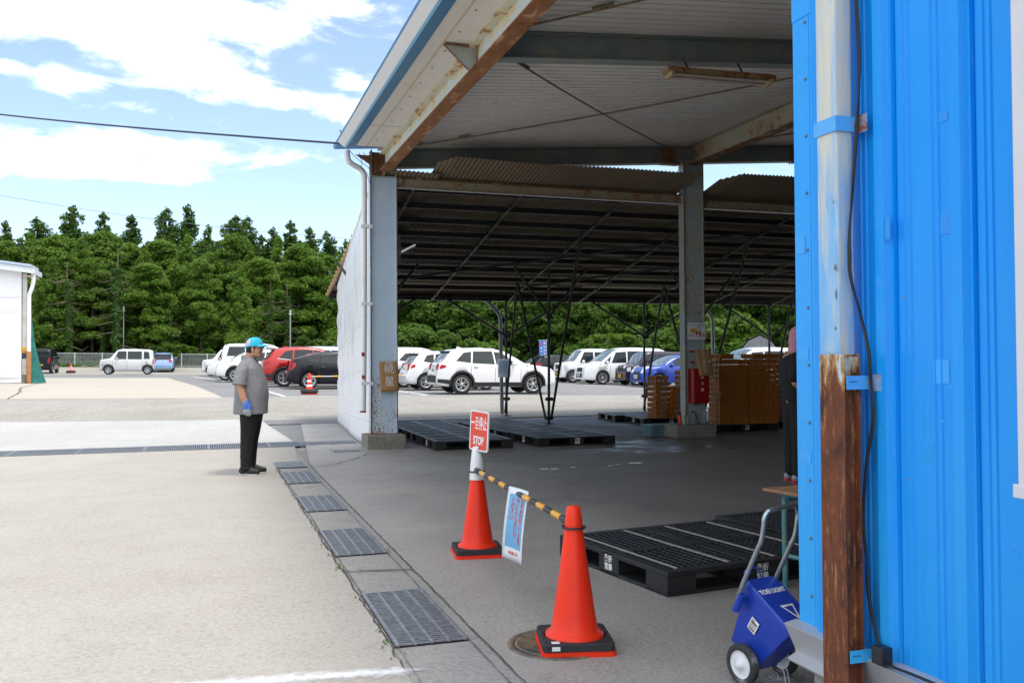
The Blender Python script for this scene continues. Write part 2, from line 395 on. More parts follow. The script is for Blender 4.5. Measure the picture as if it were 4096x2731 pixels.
# ---------------------------------------------------------------- drain gratings
grate_m = M('worn_steel_grating', (.30, .31, .33), .5, .45, .3, 30, dirt=(.12, .10, .08), dscale=8, damt=.56)
pit_m = M('drain_pit', (.012, .011, .01), 1, var=.3)
def grating(name, x0, x1, y0, y1, nb, nt_, label, group, square=False):
    e = empty(name, ((x0+x1)/2, (y0+y1)/2, 0), label=label, cat='drain grating', group=group); w, d = (x1-x0)/2, (y1-y0)/2
    MB().box(-w, w, -d, d, -.03, .0015).build('pit', pit_m, e)
    b = MB()
    for i in range(nb):          # fine bearing bars across
        y = -d + (i+.5)*2*d/nb
        b.box(-w, w, y-.006, y+.006, -.02, .010)
    for i in range(nt_):
        x = -w + .012 + i*(2*w-.024)/(nt_-1)
        b.box(x-.008, x+.008, -d, d, -.02, .0125)
    b.build('bars', grate_m, e)
    return e
GS_ = [(4.64, 5.75, 'wide steel drain grating nearest the chalk line, closest of the row'), (6.92, 7.99, 'steel drain grating just past the wide cracked joint in the concrete strip'),
       (9.05, 10.07, 'steel drain grating in the middle of the row, level with the far traffic cone'), (11.19, 12.31, 'bluish steel drain grating next to the square mesh one, fourth along the strip')]
for i, (a, b_, lb) in enumerate(GS_):
    grating('drain_grating', .905, 1.285, a, b_, 34, 5, lb, 'gratings in the concrete drain strip')
grating('mesh_grating', .895, 1.3, 12.85, 13.6, 14, 13, 'square mesh drain grating beside the standing man\'s shoes', 'gratings in the concrete drain strip')
ch = empty('trench_grating', (0, 16.5, 0), label='long pale steel trench grating crossing the whole yard', cat='drain grating')
MB().box(-28, 1.5, -.455, .455, -.03, .0015).build('pit', pit_m, ch)
cb = MB()
tm = M('pale_galvanised_grating', (.27, .29, .32), .5, .5, .15, 5)
for i in range(860):
    x = -24 + i*.03; cb.box(x, x+.014, -.42, .42, -.02, .004)
for y in (-.44, .44): cb.box(-28, 1.5, y-.014, y+.014, -.02, .0065)
for x in np.arange(-20, 1.5, 1.0): cb.box(x, x+.03, -.42, .42, -.02, .0055)
cb.build('bars', tm, ch)
grating('trench_grating', 1.55, 2.5, 16.25, 16.8, 8, 20, 'weedy end piece of the trench grating beside the white sheet', None)
grating('gully_grating', 1.9, 2.32, 14.75, 15.05, 8, 8, 'small mossy gully grating against the left pillar footing', None)
# manhole cover
mh = empty('manhole_cover', (1.70, 4.42, 0), label='round rusty manhole cover half under the nearest traffic cone', cat='manhole cover')
mm = rusty('cast_iron', (.095, .088, .082), .4, 6, deep=(.05, .038, .03), light=(.11, .085, .068))
b = MB(); b.lathe([(.0, .004), (.235, .004), (.24, .008), (.255, .008), (.26, .003)], n=40)
b.build('cover', mm, mh)
b = MB()
for i in range(-11, 12):
    for j in range(-11, 12):
        x, y = i*.02, j*.02
        if x*x+y*y < .215**2: b.box(x-.007, x+.007, y-.0045, y+.0045, .003, .0075, tf=Matrix.Rotation(.35 + (PI/2 if (i+j) % 2 else 0), 4, 'Z') if False else None)
b.build('tread_studs', mm, mh)
MB().lathe([(.262, .0), (.262, .006), (.30, .006), (.305, .001)], n=40).build('frame_ring', mm, mh); mh.scale = (.86, .86, 1)
# weeds in the joints
wm = M('weed_leaf', (.09, .16, .03), .6, var=.4, scale=20)
wd = MB(); q = random.Random(5)
for (cx, cy, n) in [(.87, 6.55, 14), (.875, 6.95, 18), (.86, 7.3, 16), (.88, 8.2, 6), (.88, 5.6, 8), (.86, 5.0, 6), (.9, 12.6, 14), (.88, 4.72, 12), (.88, 4.55, 12), (1.3, 6.95, 8), (1.35, 8.75, 5), (1.7, 16.2, 14), (2.05, 16.15, 18), (1.9, 15.1, 16), (1.0, 6.42, 10), (.93, 5.2, 7), (.87, 9.3, 6), (2.38, 14.95, 14)]:
    for _ in range(n//2):
        x, y = cx+q.gauss(0, .02), cy+q.gauss(0, .06); a = q.uniform(0, 6.28); l = q.uniform(.008, .026); h_ = q.uniform(.004, .02)
        dx, dy = math.cos(a)*l, math.sin(a)*l; w = .005
        wd.add([(x-dy*w/l, y+dx*w/l, 0), (x+dy*w/l, y-dx*w/l, 0), (x+dx*.6+dy*w/l, y+dy*.6-dx*w/l, h_), (x+dx, y+dy, h_*.8)], [(0, 1, 2, 3)])
wd.build('weeds', wm, recalc=False, kind='stuff', label='small green weeds growing along the cracked strip edges', cat='weeds')
# ---------------------------------------------------------------- blue cladded building, right foreground
def blue_paint(name, chalk=.5, base=(.006, .295, .84)):
    s = NT(name); co = s.co((1, 1, .12), True); co2 = s.co((1, 1, 1), True)
    n1 = s.noise(co, 5, 8, .7); n2 = s.noise(co2, 1.1, 5, .6); pz = s.pos()
    low = s.rng(pz[2], .3, 2.2, .35, 0)
    f = s.rng(s.math('ADD', s.math('MULTIPLY', s.math('ADD', n1, n2), .5), low), .52, .95, 0, chalk, True)
    st_ = s.noise(s.co((1, 1, .05), True), 30, 6, .75); c = s.mix(f, base, (.04, .42, .84)); c = s.mix(s.rng(st_, .55, .75, 0, .35), c, (.006, .2, .66)); c = s.mix(s.rng(st_, .25, .42, .3, 0), c, (.10, .46, .88))
    sp = s.noise(s.co((1, 1, .35), True), 60, 3, .8)
    c = s.mix(s.math('MULTIPLY', s.rng(sp, .66, .75), .5), c, (.35, .55, .8))
    c = s.mix(s.rng(s.noise(co2, 2.2, 6, .6), .6, .66, 0, .12, True), c, (.02, .2, .5))
    s.set('Base Color', c); s.set('Roughness', s.rng(f, 0, .6, .3, .5)); s.b.inputs['Specular IOR Level'].default_value = .3; s.bump(n1, .05, .01)
    return s.mat
blue = blue_paint('blue_cladding', .5); blue2 = blue_paint('blue_trim', .55, (.018, .34, .86))
alu = M('aluminium_flashing', (.5, .5, .52), .45, .35, .08, 5, dirt=(.3, .28, .26), dscale=4, damt=.62)
conc = ground_mat('footing_concrete', (.3, .29, .265), (.36, .35, .32), .9, (.4, .39, .37), 60, (.12, .13, .1), .58, big=2).mat
BX = 2.35; YC = 3.285
bb = empty('blue_building', (BX, YC, 0), label='bright blue ribbed metal building filling the right edge', cat='building')
RIB = 2.735
ys = []
for k in range(-1, 25):
    c = RIB - k*.36
    for dyy, dx in ((.150, 0), (.147, .006), (.143, 0), (.121, 0), (.118, .006), (.114, 0), (.060, 0), (.036, .036), (-.010, .036), (-.024, .014), (-.034, .014), (-.036, -.010), (-.040, -.010), (-.042, 0), (-.075, 0), (-.078, .006), (-.082, 0), (-.103, 0), (-.106, .006), (-.110, 0)):
        if c+dyy < YC-.03: ys.append((-dx, c+dyy))
prof = [(0, YC-.02)] + sorted(ys, key=lambda q: -q[1])
mb = MB()
for (xa, ya), (xb, yb) in zip(prof[:-1], prof[1:]):
    mb.add([(BX+xa, ya, .335), (BX+xb, yb, .335), (BX+xb, yb, 4.86), (BX+xa, ya, 4.86)], [(0, 1, 2, 3)])
w_ = mb.build('wall_panel', blue, recalc=False, merge=1e-5)
def par(o, root):      # parent keeping world placement
    o.parent = root; o.matrix_parent_inverse = Matrix.Translation(-Vector(root.location)) if root.rotation_euler.z == 0 else root.matrix_basis.inverted(); return o
par(w_, bb)
b = MB(); b.box(BX+.02, 20.5, 3.1, YC-.012, .3, 5.2); b.box(BX+.02, 20.5, -6, 3.1, 5.0, 5.2); b.box(BX+.03, BX+.1, -6, 3.1, .3, 5.0)  # unseen walls, closed off to keep the shed interior dark
par(b.build('unseen_inner_wall', M('unseen_wall_lining', (.12, .13, .14), .8)), bb)
b = MB(); b.prism([(BX-.012, YC), (BX-.012, 3.16), (BX-.006, 3.156), (BX+.02, 3.156), (BX+.02, YC)], .33, 4.86, 'z'); b.box(BX-.014, BX-.011, 3.175, 3.179, .33, 4.86)
par(b.build('corner_trim', blue2, bevel=.003), bb)
scr = M('screw_head', (.25, .22, .18), .5, .5)
sm_ = MB().lathe([(0, -.006), (.004, -.005), (.0065, -.002), (.0065, 0)], (0, 0, 0), 8, axis='x').mesh('screw', scr)
for x, y, z in [(BX-.0145, 3.20, .48+i*.235) for i in range(19)] + [(BX, 2.66, 1.66), (BX, 2.66, 1.02)]:
    o = bpy.data.objects.new('screw', sm_); COL.objects.link(o); o.location = (x, y, z); par(o, bb)
b = MB(); b.prism([(BX-.075, .352), (BX-.02, .362), (BX+.01, .362), (BX+.01, .205), (BX-.055, .195), (BX-.06, .206), (BX-.02, .226), (BX-.022, .24)], -6, YC+.02, 'y')
par(b.build('base_flashing', alu, bevel=.002), bb)
par(MB().box(BX+.03, 20.5, -6, YC-.03, -.1, .2).build('foundation', conc, bevel=.01), bb)
tm1 = M('old_tape_mark', (.012, .275, .78), .5, var=.06); tm2 = M('pale_tape_mark', (.035, .36, .85), .5, var=.06)
for (y0_, y1_, z0_, z1_, off, m_) in ((2.44, 2.49, 1.86, 1.93, .0012, tm1), (2.69, 2.715, 1.87, 1.95, .037, tm1), (2.46, 2.53, 1.36, 1.44, .0012, tm2), (3.215, 3.275, 1.88, 1.95, .0135, tm2), (3.20, 3.27, 1.44, 1.49, .0135, tm2), (3.19, 3.265, 1.02, 1.07, .0135, tm2), (2.45, 2.50, 2.24, 2.27, .0012, tm1)):
    par(MB().box(BX-off-.0008, BX-off+.0008, y0_, y1_, z0_, z1_).build('tape_mark', m_), bb)
par(MB().prism([(BX-.0150, YC+.001), (BX-.0150, 3.158), (BX-.0125, 3.158), (BX-.0125, YC+.001)], 2.855, 4.86, 'z').build('trim_lap', blue2), bb)
# square downspout, paint worn to a chalky cream
def worn_blue(name):
    s = NT(name); co = s.co((1, 1, .09), True); n1 = s.noise(co, 16, 8, .7, .4); n2 = s.noise(s.co((1, 1, .5), True), 3, 5)
    f = s.rng(s.math('ADD', s.math('MULTIPLY', n1, .7), s.math('MULTIPLY', n2, .3)), .37, .60, 0, .92, True)
    c = s.mix(f, (.15, .43, .78), (.66, .61, .47)); c = s.mix(s.rng(s.noise(co, 40, 4), .55, .8, 0, .5), c, (.50, .46, .36))
    s.set('Base Color', c); s.set('Roughness', .55); s.bump(n1, .15, .01); return s.mat
wb = worn_blue('worn_blue_downspout')
ds = MB(); r_ = .012
x0, x1, y0, y1 = 2.22, 2.30, 2.863, 2.979
def rrect(x0, x1, y0, y1, r_, n=4):
    P = []
    for cx, cy, a in ((x1-r_, y1-r_, 0), (x0+r_, y1-r_, 90), (x0+r_, y0+r_, 180), (x1-r_, y0+r_, 270)):
        for i in range(n+1):
            t = R(a + 90*i/n); P.append((cx+r_*math.cos(t), cy+r_*math.sin(t)))
    return P
sec = rrect(x0, x1, y0, y1, r_); n = len(sec); q = random.Random(4); zs = np.linspace(.0, 4.8, 97); vs = []
for z in zs:
    for i, (x, y) in enumerate(sec):
        dent = .012*math.exp(-((z-1.98)/.07)**2)*math.exp(-((y-2.88)/.03)**2)*(1 if x < 2.25 else .5) + .009*math.exp(-((z-1.76)/.05)**2)*math.exp(-((y-2.865)/.02)**2)
        vs.append((x+dent, y+dent*.6, z))
fs = [(i*n+j, i*n+(j+1) % n, (i+1)*n+(j+1) % n, (i+1)*n+j) for i in range(len(zs)-1) for j in range(n)]
ds.add(vs, fs, 0, True)
dso = par(ds.build('downspout', wb), bb)
bare = M('bare_metal', (.16, .18, .2), .5, .4)
for i, (z, w, h_, a) in enumerate(((1.77, .016, .03, .3), (1.66, .007, .05, .1), (1.55, .01, .018, .4), (2.02, .006, .02, .6))):
    b = MB(); y = 2.866+i*.003; b.add([(2.2188, y, z), (2.2188, y+w, z+h_*.35), (2.2188, y+w*.6, z+h_), (2.2188, y-.001, z+h_*.6)], [(0, 1, 2, 3)]); par(b.build('bare_patch', bare, recalc=False), dso)
lb = blue_paint('pale_blue_bracket', .95, (.1, .4, .82)); rb = rusty('rust_spotted_blue', (.09, .36, .78), .62, 14, world=True, deep=(.12, .03, .012), light=(.35, .13, .06))
def strap(z, h_, wrap, tilt=0):
    b = MB()
    if wrap: b.box(2.214, 2.217, 2.857, 2.985, z, z+h_); b.box(2.214, 2.345, 2.854, 2.857, z, z+h_)
    else:
        b.box(2.205, 2.345, 2.797, 2.800, z, z+h_)
        for i in range(4): b.box(2.215+i*.009, 2.219+i*.009, 2.7955, 2.7972, z+h_*.52, z+h_*.62, 1)
    yb = 2.857 if wrap else 2.8
    b.box(2.312, 2.314, yb-.055, yb, z-.006, z+h_+.004, 2); b.lathe([(0, .006), (.006, .004), (.008, 0)], (2.311, yb-.03, z+h_*.45), 8, 2, axis='x')
    b.lathe([(0, -.006), (.005, -.004), (.006, 0)], (2.30, yb-.0035, z+h_*.5), 8, 2, axis='y')
    o = b.build('wall_bracket', [lb, MAT['black_rubber'], rb]); par(o, bb); return o
strap(2.292, .056, True); strap(1.333, .05, False); o = strap(.345, .045, False)
# rusted steel guard round the foot of the downspout
rg = rusty('rusted_guard_steel', (.45, .55, .62), .9, 5, (1, 1, .16), True, .55, .7, soft=.1)
s_ = rg.node_tree
def guard_mat():
    s = NT('rusted_guard_steel'); co = s.co((1, 1, .22), True); c1 = s.noise(co, 30, 10, .78, .5); c2 = s.noise(s.co((1, 1, .7), True), 16, 8, .75); pz = s.pos()
    c = s.mix(s.rng(c1, .3, .7, 0, 1), (.06, .018, .009), (.24, .068, .022)); c3 = s.noise(s.co((1, 1, .55), True), 4.5, 8, .7, .5); c = s.mix(s.rng(c2, .45, .65, 0, .75, True), c, (.13, .036, .016)); c = s.mix(s.rng(c3, .52, .66, 0, .85, True), c, (.04, .014, .009)); c = s.mix(s.rng(c3, .27, .40, .6, 0, True), c, (.33, .10, .028))
    c = s.mix(s.rng(s.noise(co, 44, 6, .7), .56, .7, 0, .8), c, (.5, .22, .07))
    pf = s.math('SUBTRACT', s.math('ADD', s.math('MULTIPLY', s.noise(s.co((1, 1, .3), True), 16, 8, .7), .9), s.math('MULTIPLY', c1, .3)), s.rng(pz[2], 1.0, 1.46, .36, .02))
    c = s.mix(s.rng(pf, .50, .58, 0, .8, True), c, (.50, .27, .09)); c = s.mix(s.rng(pf, .57, .66, 0, 1, True), c, (.50, .64, .68)); c = s.mix(s.rng(s.noise(s.co((1, 1, .07), True), 55, 5, .7), .6, .72, 0, .7), c, (.05, .02, .013)); c = s.mix(s.rng(s.noise(s.co((1, 1, .06), True), 38, 5, .7), .62, .72, 0, .8), c, (.52, .27, .09))
    s.set('Base Color', c); s.set('Roughness', .85); s.bump(c1, .5, .01); return s.mat
gm = guard_mat()
gd = MB(); gd.box(2.200, 2.205, 2.806, 2.948, 0, 1.462); gd.box(2.205, 2.272, 2.832, 2.836, 0, 1.395); gd.box(2.262, 2.272, 2.806, 2.832, 0, 1.395); gd.box(2.268, 2.272, 2.810, 2.86, 0, 1.46); gd.box(2.205, 2.268, 2.806, 2.810, 1.452, 1.462)
gd.box(2.2105, 2.268, 2.856, 2.86, 1.3, 1.455)
par(gd.build('pipe_guard', gm, bevel=.002), bb)
# white duct at the edge of the frame
wp = M('white_duct_paint', (.62, .61, .64), .5, var=.04, dirt=(.45, .42, .38), dscale=3, damt=.64)
b = MB(); b.box(2.20, 2.33, 1.6, 2.055, 1.06, 2.49); b.box(2.19, 2.335, 1.58, 2.075, 2.49, 2.515); b.box(2.195, 2.335, 1.59, 2.07, 1.045, 1.085); b.box(2.215, 2.33, 1.6, 2.035, .36, 1.045); b.box(2.205, 2.33, 1.6, 2.06, 2.515, 3.6)
par(b.build('white_duct', wp, bevel=.004), bb)
# loose twin cable down the wall with its joint box
cabm = M('black_cable', (.012, .012, .014), .45)
CP = [(2.3, 2.843, 2.95), (2.3, 2.84, 2.785), (2.3, 2.828, 2.568), (2.3, 2.831, 2.422), (2.3, 2.84, 2.311), (2.275, 2.836, 2.103), (2.262, 2.846, 1.91), (2.258, 2.845, 1.829), (2.262, 2.844, 1.746), (2.3, 2.838, 1.612), (2.3, 2.795, 1.482), (2.3, 2.786, 1.355), (2.3, 2.778, 1.276), (2.3, 2.785, 1.196), (2.3, 2.815, 1.067), (2.3, 2.83, .937), (2.3, 2.834, .84), (2.3, 2.823, .699), (2.3, 2.818, .588), (2.305, 2.797, .482), (2.30, 2.753, .4), (2.275, 2.682, .372), (2.275, 2.577, .373), (2.275, 2.421, .376), (2.275, 2.0, .376)]
def smooth(P, n=5):
    P = [Vector(p) for p in P]; o = []
    for i in range(len(P)-1):
        a, b_, c, d = P[max(i-1, 0)], P[i], P[i+1], P[min(i+2, len(P)-1)]
        for k in range(n):
            t = k/n; o.append(.5*((2*b_) + (c-a)*t + (2*a-5*b_+4*c-d)*t*t + (3*b_-a-3*c+d)*t**3))
    return o + [P[-1]]
b = MB(); b.tube(smooth(CP), .0048, 7); P2 = [(x-.004, y-(.008*math.sin(i*1.1)+.006), z) for i, (x, y, z) in enumerate(CP)]; b.tube(smooth(P2), .0042, 7)
cbl = b.build('power_cable', cabm, label='loose black twin cable hanging down the blue wall beside the downspout', cat='cable')
b = MB(); b.box(2.25, 2.30, 2.69, 2.745, .362, .425); b.box(2.262, 2.29, 2.745, 2.755, .375, .41); b.build('joint_box', MAT['black_plastic'], cbl, bevel=.006)

# ---------------------------------------------------------------- open packing shed
steel = rusty('pale_blue_steel', (.36, .46, .50), .42, 2.6, world=True, fine=.9)
steel_dk = rusty('grey_blue_steel', (.20, .25, .265), .3, 2.2, world=True, fine=.8)
def pillar_mat():
    s = NT('pillar_steel'); co = s.co((1, 1, 1), True); pz = s.pos(); fine = s.noise(s.co((1, 1, .6), True), 48, 6, .7); blot = s.noise(co, 3.2, 6, .6)
    lowz = s.rng(pz[2], .2, 2.0, .10, -.02); v = s.math('ADD', s.math('ADD', s.math('MULTIPLY', fine, .7), s.math('MULTIPLY', blot, .3)), lowz)
    p = s.mix(s.rng(blot, .35, .65), (.47, .60, .74), (.54, .66, .78)); p = s.mix(s.rng(v, .52, .64, 0, .35, True), p, (.5, .42, .3))
    rr = s.mix(s.rng(s.noise(co, 50, 5), .35, .65), (.12, .04, .015), (.36, .15, .055))
    s.set('Base Color', s.mix(s.rng(v, .61, .66, 0, 1, True), p, rr)); s.set('Roughness', .55); s.bump(fine, .15, .01); return s.mat
pst = pillar_mat()
edge_r = rusty('rust_edge_steel', (.36, .46, .5), .85, 5, world=True, deep=(.08, .03, .015), light=(.32, .15, .06))
beam_r = NT('rusted_beam_flange')
co = beam_r.co((3, 1, 1), True); n1 = beam_r.noise(co, 2.4, 10, .72, .6); n2 = beam_r.noise(co, 14, 6, .7)
c = beam_r.mix(beam_r.rng(n1, .3, .7), (.17, .06, .024), (.46, .22, .085)); c = beam_r.mix(beam_r.rng(n2, .4, .7, 0, .6), c, (.27, .1, .035)); c = beam_r.mix(beam_r.rng(n1, .56, .66, 0, .85, True), c, (.62, .5, .34)); c = beam_r.mix(beam_r.rng(n1, .30, .42, .8, 0, True), c, (.11, .04, .02))
beam_r.set('Base Color', c); beam_r.set('Roughness', .85); beam_r.bump(n2, .2, .01)
def web_mat():
    s = NT('beam_web_steel'); co = s.co((1, 1, .5), True); pz = s.pos(); n1 = s.noise(co, 3.2, 9, .72, .3); n2 = s.noise(s.co((1, .35, 1), True), 9, 8, .7)
    top = s.rng(pz[2], 4.62, 4.86, -.17, .055); v = s.math('ADD', s.math('ADD', s.math('MULTIPLY', n1, .6), s.math('MULTIPLY', n2, .4)), top)
    c = s.mix(s.rng(v, .44, .56, 0, 1, True), (.60, .70, .75), (.66, .60, .42)); c = s.mix(s.rng(v, .57, .63, 0, 1, True), c, (.38, .17, .055))
    s.set('Base Color', c); s.set('Roughness', .6); return s.mat
shed = empty('packing_shed', (2.8, 15.2, 0), label='open sided steel packing shed with rusty pale blue frame and white ceiling', cat='building')
def part(mb, name, mats, **kw):
    o = mb.build(name, mats, **kw); return par(o, shed)
def hbeam(mb, a, b, w, h_, tw=.008, tf_=.012, m=0, mf=None, mfb=None):     # I section between two points, depth h_ vertical, top at the points
    a = Vector(a); b = Vector(b); mf = m if mf is None else mf; mfb = mf if mfb is None else mfb
    d = Vector((0, 0, 1))
    mb.beam(a - d*tf_/2, b - d*tf_/2, w, tf_, mf); mb.beam(a - d*(h_-tf_/2), b - d*(h_-tf_/2), w, tf_, mfb); mb.beam(a - d*h_/2, b - d*h_/2, tw, h_-2*tf_-.002, m)
CS, C0 = .0752, 5.02 - .0752*3.187
ceil = lambda x: C0 + CS*x
# ceiling deck: ribbed white sheet running up the slope
cm = M('white_ceiling_deck', (.74, .72, .70), .5, var=.06, scale=1.5, world=True, dirt=(.4, .37, .33), dscale=.8, damt=.64)
b = MB(); y = 15.45; P = []
while y > -6:
    P += [(y, 0), (y-.108, 0), (y-.112, .05), (y-.141, .05), (y-.145, 0)]; y -= .145
P = [p for i, p in enumerate(P) if i == 0 or p[0] < P[i-1][0]-1e-6]
for (ya, za), (yb, zb) in zip(P[:-1], P[1:]):
    b.add([(2.72, ya, ceil(2.72)+za), (2.72, yb, ceil(2.72)+zb), (20.6, yb, ceil(20.6)+zb), (20.6, ya, ceil(20.6)+za)], [(0, 1, 2, 3)])
part(b, 'ceiling_deck', cm, recalc=False)
b = MB(); b.prism([(2.02, ceil(2.02)+.06), (20.7, ceil(20.7)+.06), (20.7, ceil(20.7)+.12), (2.0, ceil(2.0)+.11)], -6, 15.55, 'y')
part(b, 'roof_sheet', M('blue_roof_sheet', (.05, .25, .55), .5))
# eave: soffit, boxed gutter
sm = M('soffit_board', (.80, .76, .70), .6, var=.04, world=True, dirt=(.55, .43, .28), dscale=1.2, damt=.6)
b = MB(); b.box(2.23, 2.74, -6, 14.66, 4.872, 4.892); b.box(2.405, 2.425, -6, 14.66, 4.868, 4.873, 1)
for i in range(26): b.lathe([(.012, 0), (.008, -.008), (0, -.009)], (2.5, 14.2-i*.62, 4.872), 8, 2)
b.box(2.23, 2.74, 13.30, 13.304, 4.8695, 4.8718, 2)
part(b, 'soffit', [sm, M('soffit_joint_cover', (.62, .53, .38), .6), M('soffit_screw', (.08, .07, .06), .6)])
gdb = M('gutter_blue', (.06, .25, .48), .45, var=.05, world=True); glb = M('gutter_pale_blue', (.2, .52, .82), .45, var=.05, world=True); gwh = M('gutter_white', (.74, .76, .80), .45, var=.03, world=True)
def gut(mb, poly, m): mb.prism(poly, -6, 14.7, 'y', m)
b = MB(); gut(b, [(2.25, 4.866), (2.10, 4.835), (2.10, 4.845), (2.25, 4.876)], 0); gut(b, [(2.0995, 4.833), (2.072, 4.842), (2.076, 4.852), (2.0995, 4.845)], 1)
gut(b, [(2.0715, 4.845), (1.965, 4.925), (1.975, 4.935), (2.09, 4.86)], 2); gut(b, [(1.9645, 4.925), (1.948, 4.94), (1.953, 4.956), (1.975, 4.943)], 0); gut(b, [(2.0, 4.955), (2.24, 4.985), (2.24, 5.0), (1.99, 4.975)], 2)
b.prism([(2.25, 4.866), (2.10, 4.834), (2.07, 4.844), (1.955, 4.93), (1.96, 4.96), (2.25, 4.99)], 14.7, 14.705, 'y', 2)
part(b, 'gutter', [gdb, glb, gwh])
# rusty eave beam along the open side, with its outrigger brackets
wm_ = web_mat()
b = MB(); hbeam(b, (2.8, -6, 4.866), (2.8, 15.08, 4.866), .2, .285, .2*.0+.01, .014, 0, 0, 2)
b.box(2.705, 2.7945, -6, 14.66, 4.868, 4.8715, 0)
part(b, 'eave_beam', [wm_, edge_r, beam_r.mat])
for yb in (9.62, 3.9):
    b = MB(); b.prism([(2.43, 4.862), (2.794, 4.852), (2.794, 4.6), (2.72, 4.592)], yb-.006, yb+.006, 'y', 0); b.beam((2.43, yb, 4.858), (2.70, yb, 4.850), .1, .008, 1); b.beam((2.425, yb, 4.852), (2.715, yb, 4.585), .02, .006, 1); b.box(2.782, 2.794, yb-.05, yb+.05, 4.6, 4.85, 1)
    part(b, 'outrigger_bracket', [steel, edge_r])
# pillars with concrete footings
stained = ground_mat('stained_footing', (.16, .15, .13), (.23, .215, .19), .9, (.3, .28, .25), 60, (.07, .075, .05), .55, big=2.5).mat
def pillar(x0, x1, zt, block, m):
    b = MB(); w = .2; yc = 15.31
    b.box(x0, x0+.014, yc-w/2, yc+w/2, .225, zt, 0); b.box(x1-.014, x1, yc-w/2, yc+w/2, .225, zt, 0); b.box(x0+.014, x1-.014, yc-.07, yc-.06, .225, zt, 0)
    for x in (x0+.007, x1-.007):
        b.box(x-.0085, x+.0085, yc-w/2-.002, yc-w/2+.006, .226, zt-.003, 1)
    b.box(x0-.05, x1+.05, yc-.14, yc+.14, .222, .236, 1)
    p = part(b, 'pillar', [m, edge_r])
    bx0, bx1, by0, by1, bh = block
    b = MB(); b.box(bx0, bx1, by0, by1, -.05, bh); par(b.build('footing', stained, bevel=.012), shed)
    return p
pillar(2.566, 3.02, 4.5, (2.47, 3.10, 14.95, 15.6, .225), pst)
pillar(8.41, 8.83, 5.15, (8.16, 8.98, 15.08, 15.8, .222), steel); pillar(14.3, 14.72, 5.5, (14.1, 14.9, 15.08, 15.8, .222), steel)
b = MB(); b.box(2.58, 3.01, 15.2, 15.42, 4.5, 4.515, 0); b.box(2.585, 2.60, 15.2, 15.42, 4.516, 4.95, 1); b.box(2.99, 3.005, 15.2, 15.42, 4.516, 4.95, 0); b.box(2.6, 2.99, 15.3, 15.31, 4.516, 4.93, 1)
b.prism([(2.33, 4.86), (2.584, 4.86), (2.584, 4.70)], 15.25, 15.27, 'y', 1)
part(b, 'pillar_head', [steel, edge_r])
# rafters running up the slope
for i, yb in enumerate((15.36, 9.5, 3.75)):
    b = MB(); x1 = 20.4
    hbeam(b, (2.91, yb, ceil(2.91)-.012), (x1, yb, ceil(x1)-.012), .18, .305 if i == 0 else .29, .009, .013, 0)
    if i == 0:
        for xs in (8.18, 11.0): b.box(xs-.16, xs+.16, yb-.012, yb+.012, ceil(xs)-.3, ceil(xs)-.03, 1); b.box(xs-.2, xs+.2, yb-.085, yb+.085, ceil(xs)-.333, ceil(xs)-.319, 1)
        for k_ in range(6):
            for w in (-.05, .05): b.lathe([(.014, 0), (.014, -.014), (.008, -.03), (0, -.03)], (10.86+k_*.06, yb+w, ceil(11)-.333), 6, 1)
    part(b, 'rafter', [steel_dk, rusty('bolted_splice', (.12, .13, .13), .7, 8, world=True) if i == 0 else steel_dk])
# purlin girders from the inner pillars toward the viewer, under the deck
for xb in (8.62, 14.5):
    b = MB(); zt = ceil(xb) - .014
    hbeam(b, (xb, 3.3, zt), (xb, 15.2, zt), .2, .36, .01, .014, 0, 0, 1); part(b, 'girder', [rusty('girder_steel', (.33, .38, .34), .5, 2.2, world=True), edge_r])
# tie rail between pillars
for (xa, za), (xb, zb) in (((3.02, 4.525), (8.41, 4.50)), ((8.83, 4.44), (14.3, 4.42))):
    b = MB(); b.beam((xa, 15.33, za-.09), (xb, 15.33, zb-.09), .012, .17, 0); b.beam((xa, 15.29, za-.006), (xb, 15.29, zb-.006), .09, .012, 1); b.beam((xa, 15.29, za-.176), (xb, 15.29, zb-.176), .09, .012, 2)
    b.box(xa, xa+.1, 15.26, 15.34, za-.17, za-.01, 1)
    part(b, 'tie_rail', [rusty('rail_steel', (.26, .29, .27), .55, 3, world=True, fine=.8), edge_r, MAT['galv']])
rod = rusty('brace_rod', (.05, .045, .042), .5, 9, world=True, deep=(.045, .028, .02), light=(.10, .055, .03))
for a, c_ in (((2.95, 9.75), (8.15, 15.25)), ((3.2, 14.9), (8.5, 9.8)), ((3.1, 9.25), (8.4, 3.9)), ((8.8, 15.1), (14.2, 9.7)), ((8.8, 9.8), (14.2, 15.1)), ((3.1, 3.9), (8.4, 9.2))):
    b = MB(); pa = Vector((a[0], a[1], ceil(a[0])-.045)); pb = Vector((c_[0], c_[1], ceil(c_[0])-.055)); n = 14
    b.tube([pa.lerp(pb, t/n) - Vector((0, 0, .05*math.sin(PI*t/n))) for t in range(n+1)], .013, 6)
    d = (pb-pa).normalized(); b.beam(pa, pa+d*.22, .07, .008); b.beam(pb-d*.22, pb, .07, .008); b.tube([pa.lerp(pb, .12), pa.lerp(pb, .15)], .024, 8)
    part(b, 'brace_rod', rod)
b = MB(); b.box(20.45, 20.55, 3.3, 15.5, 0, ceil(20.5)-.02); part(b, 'end_wall', M('unseen_end_sheet', (.2, .22, .22), .7))  # unseen wall, added to shut light out of the shed
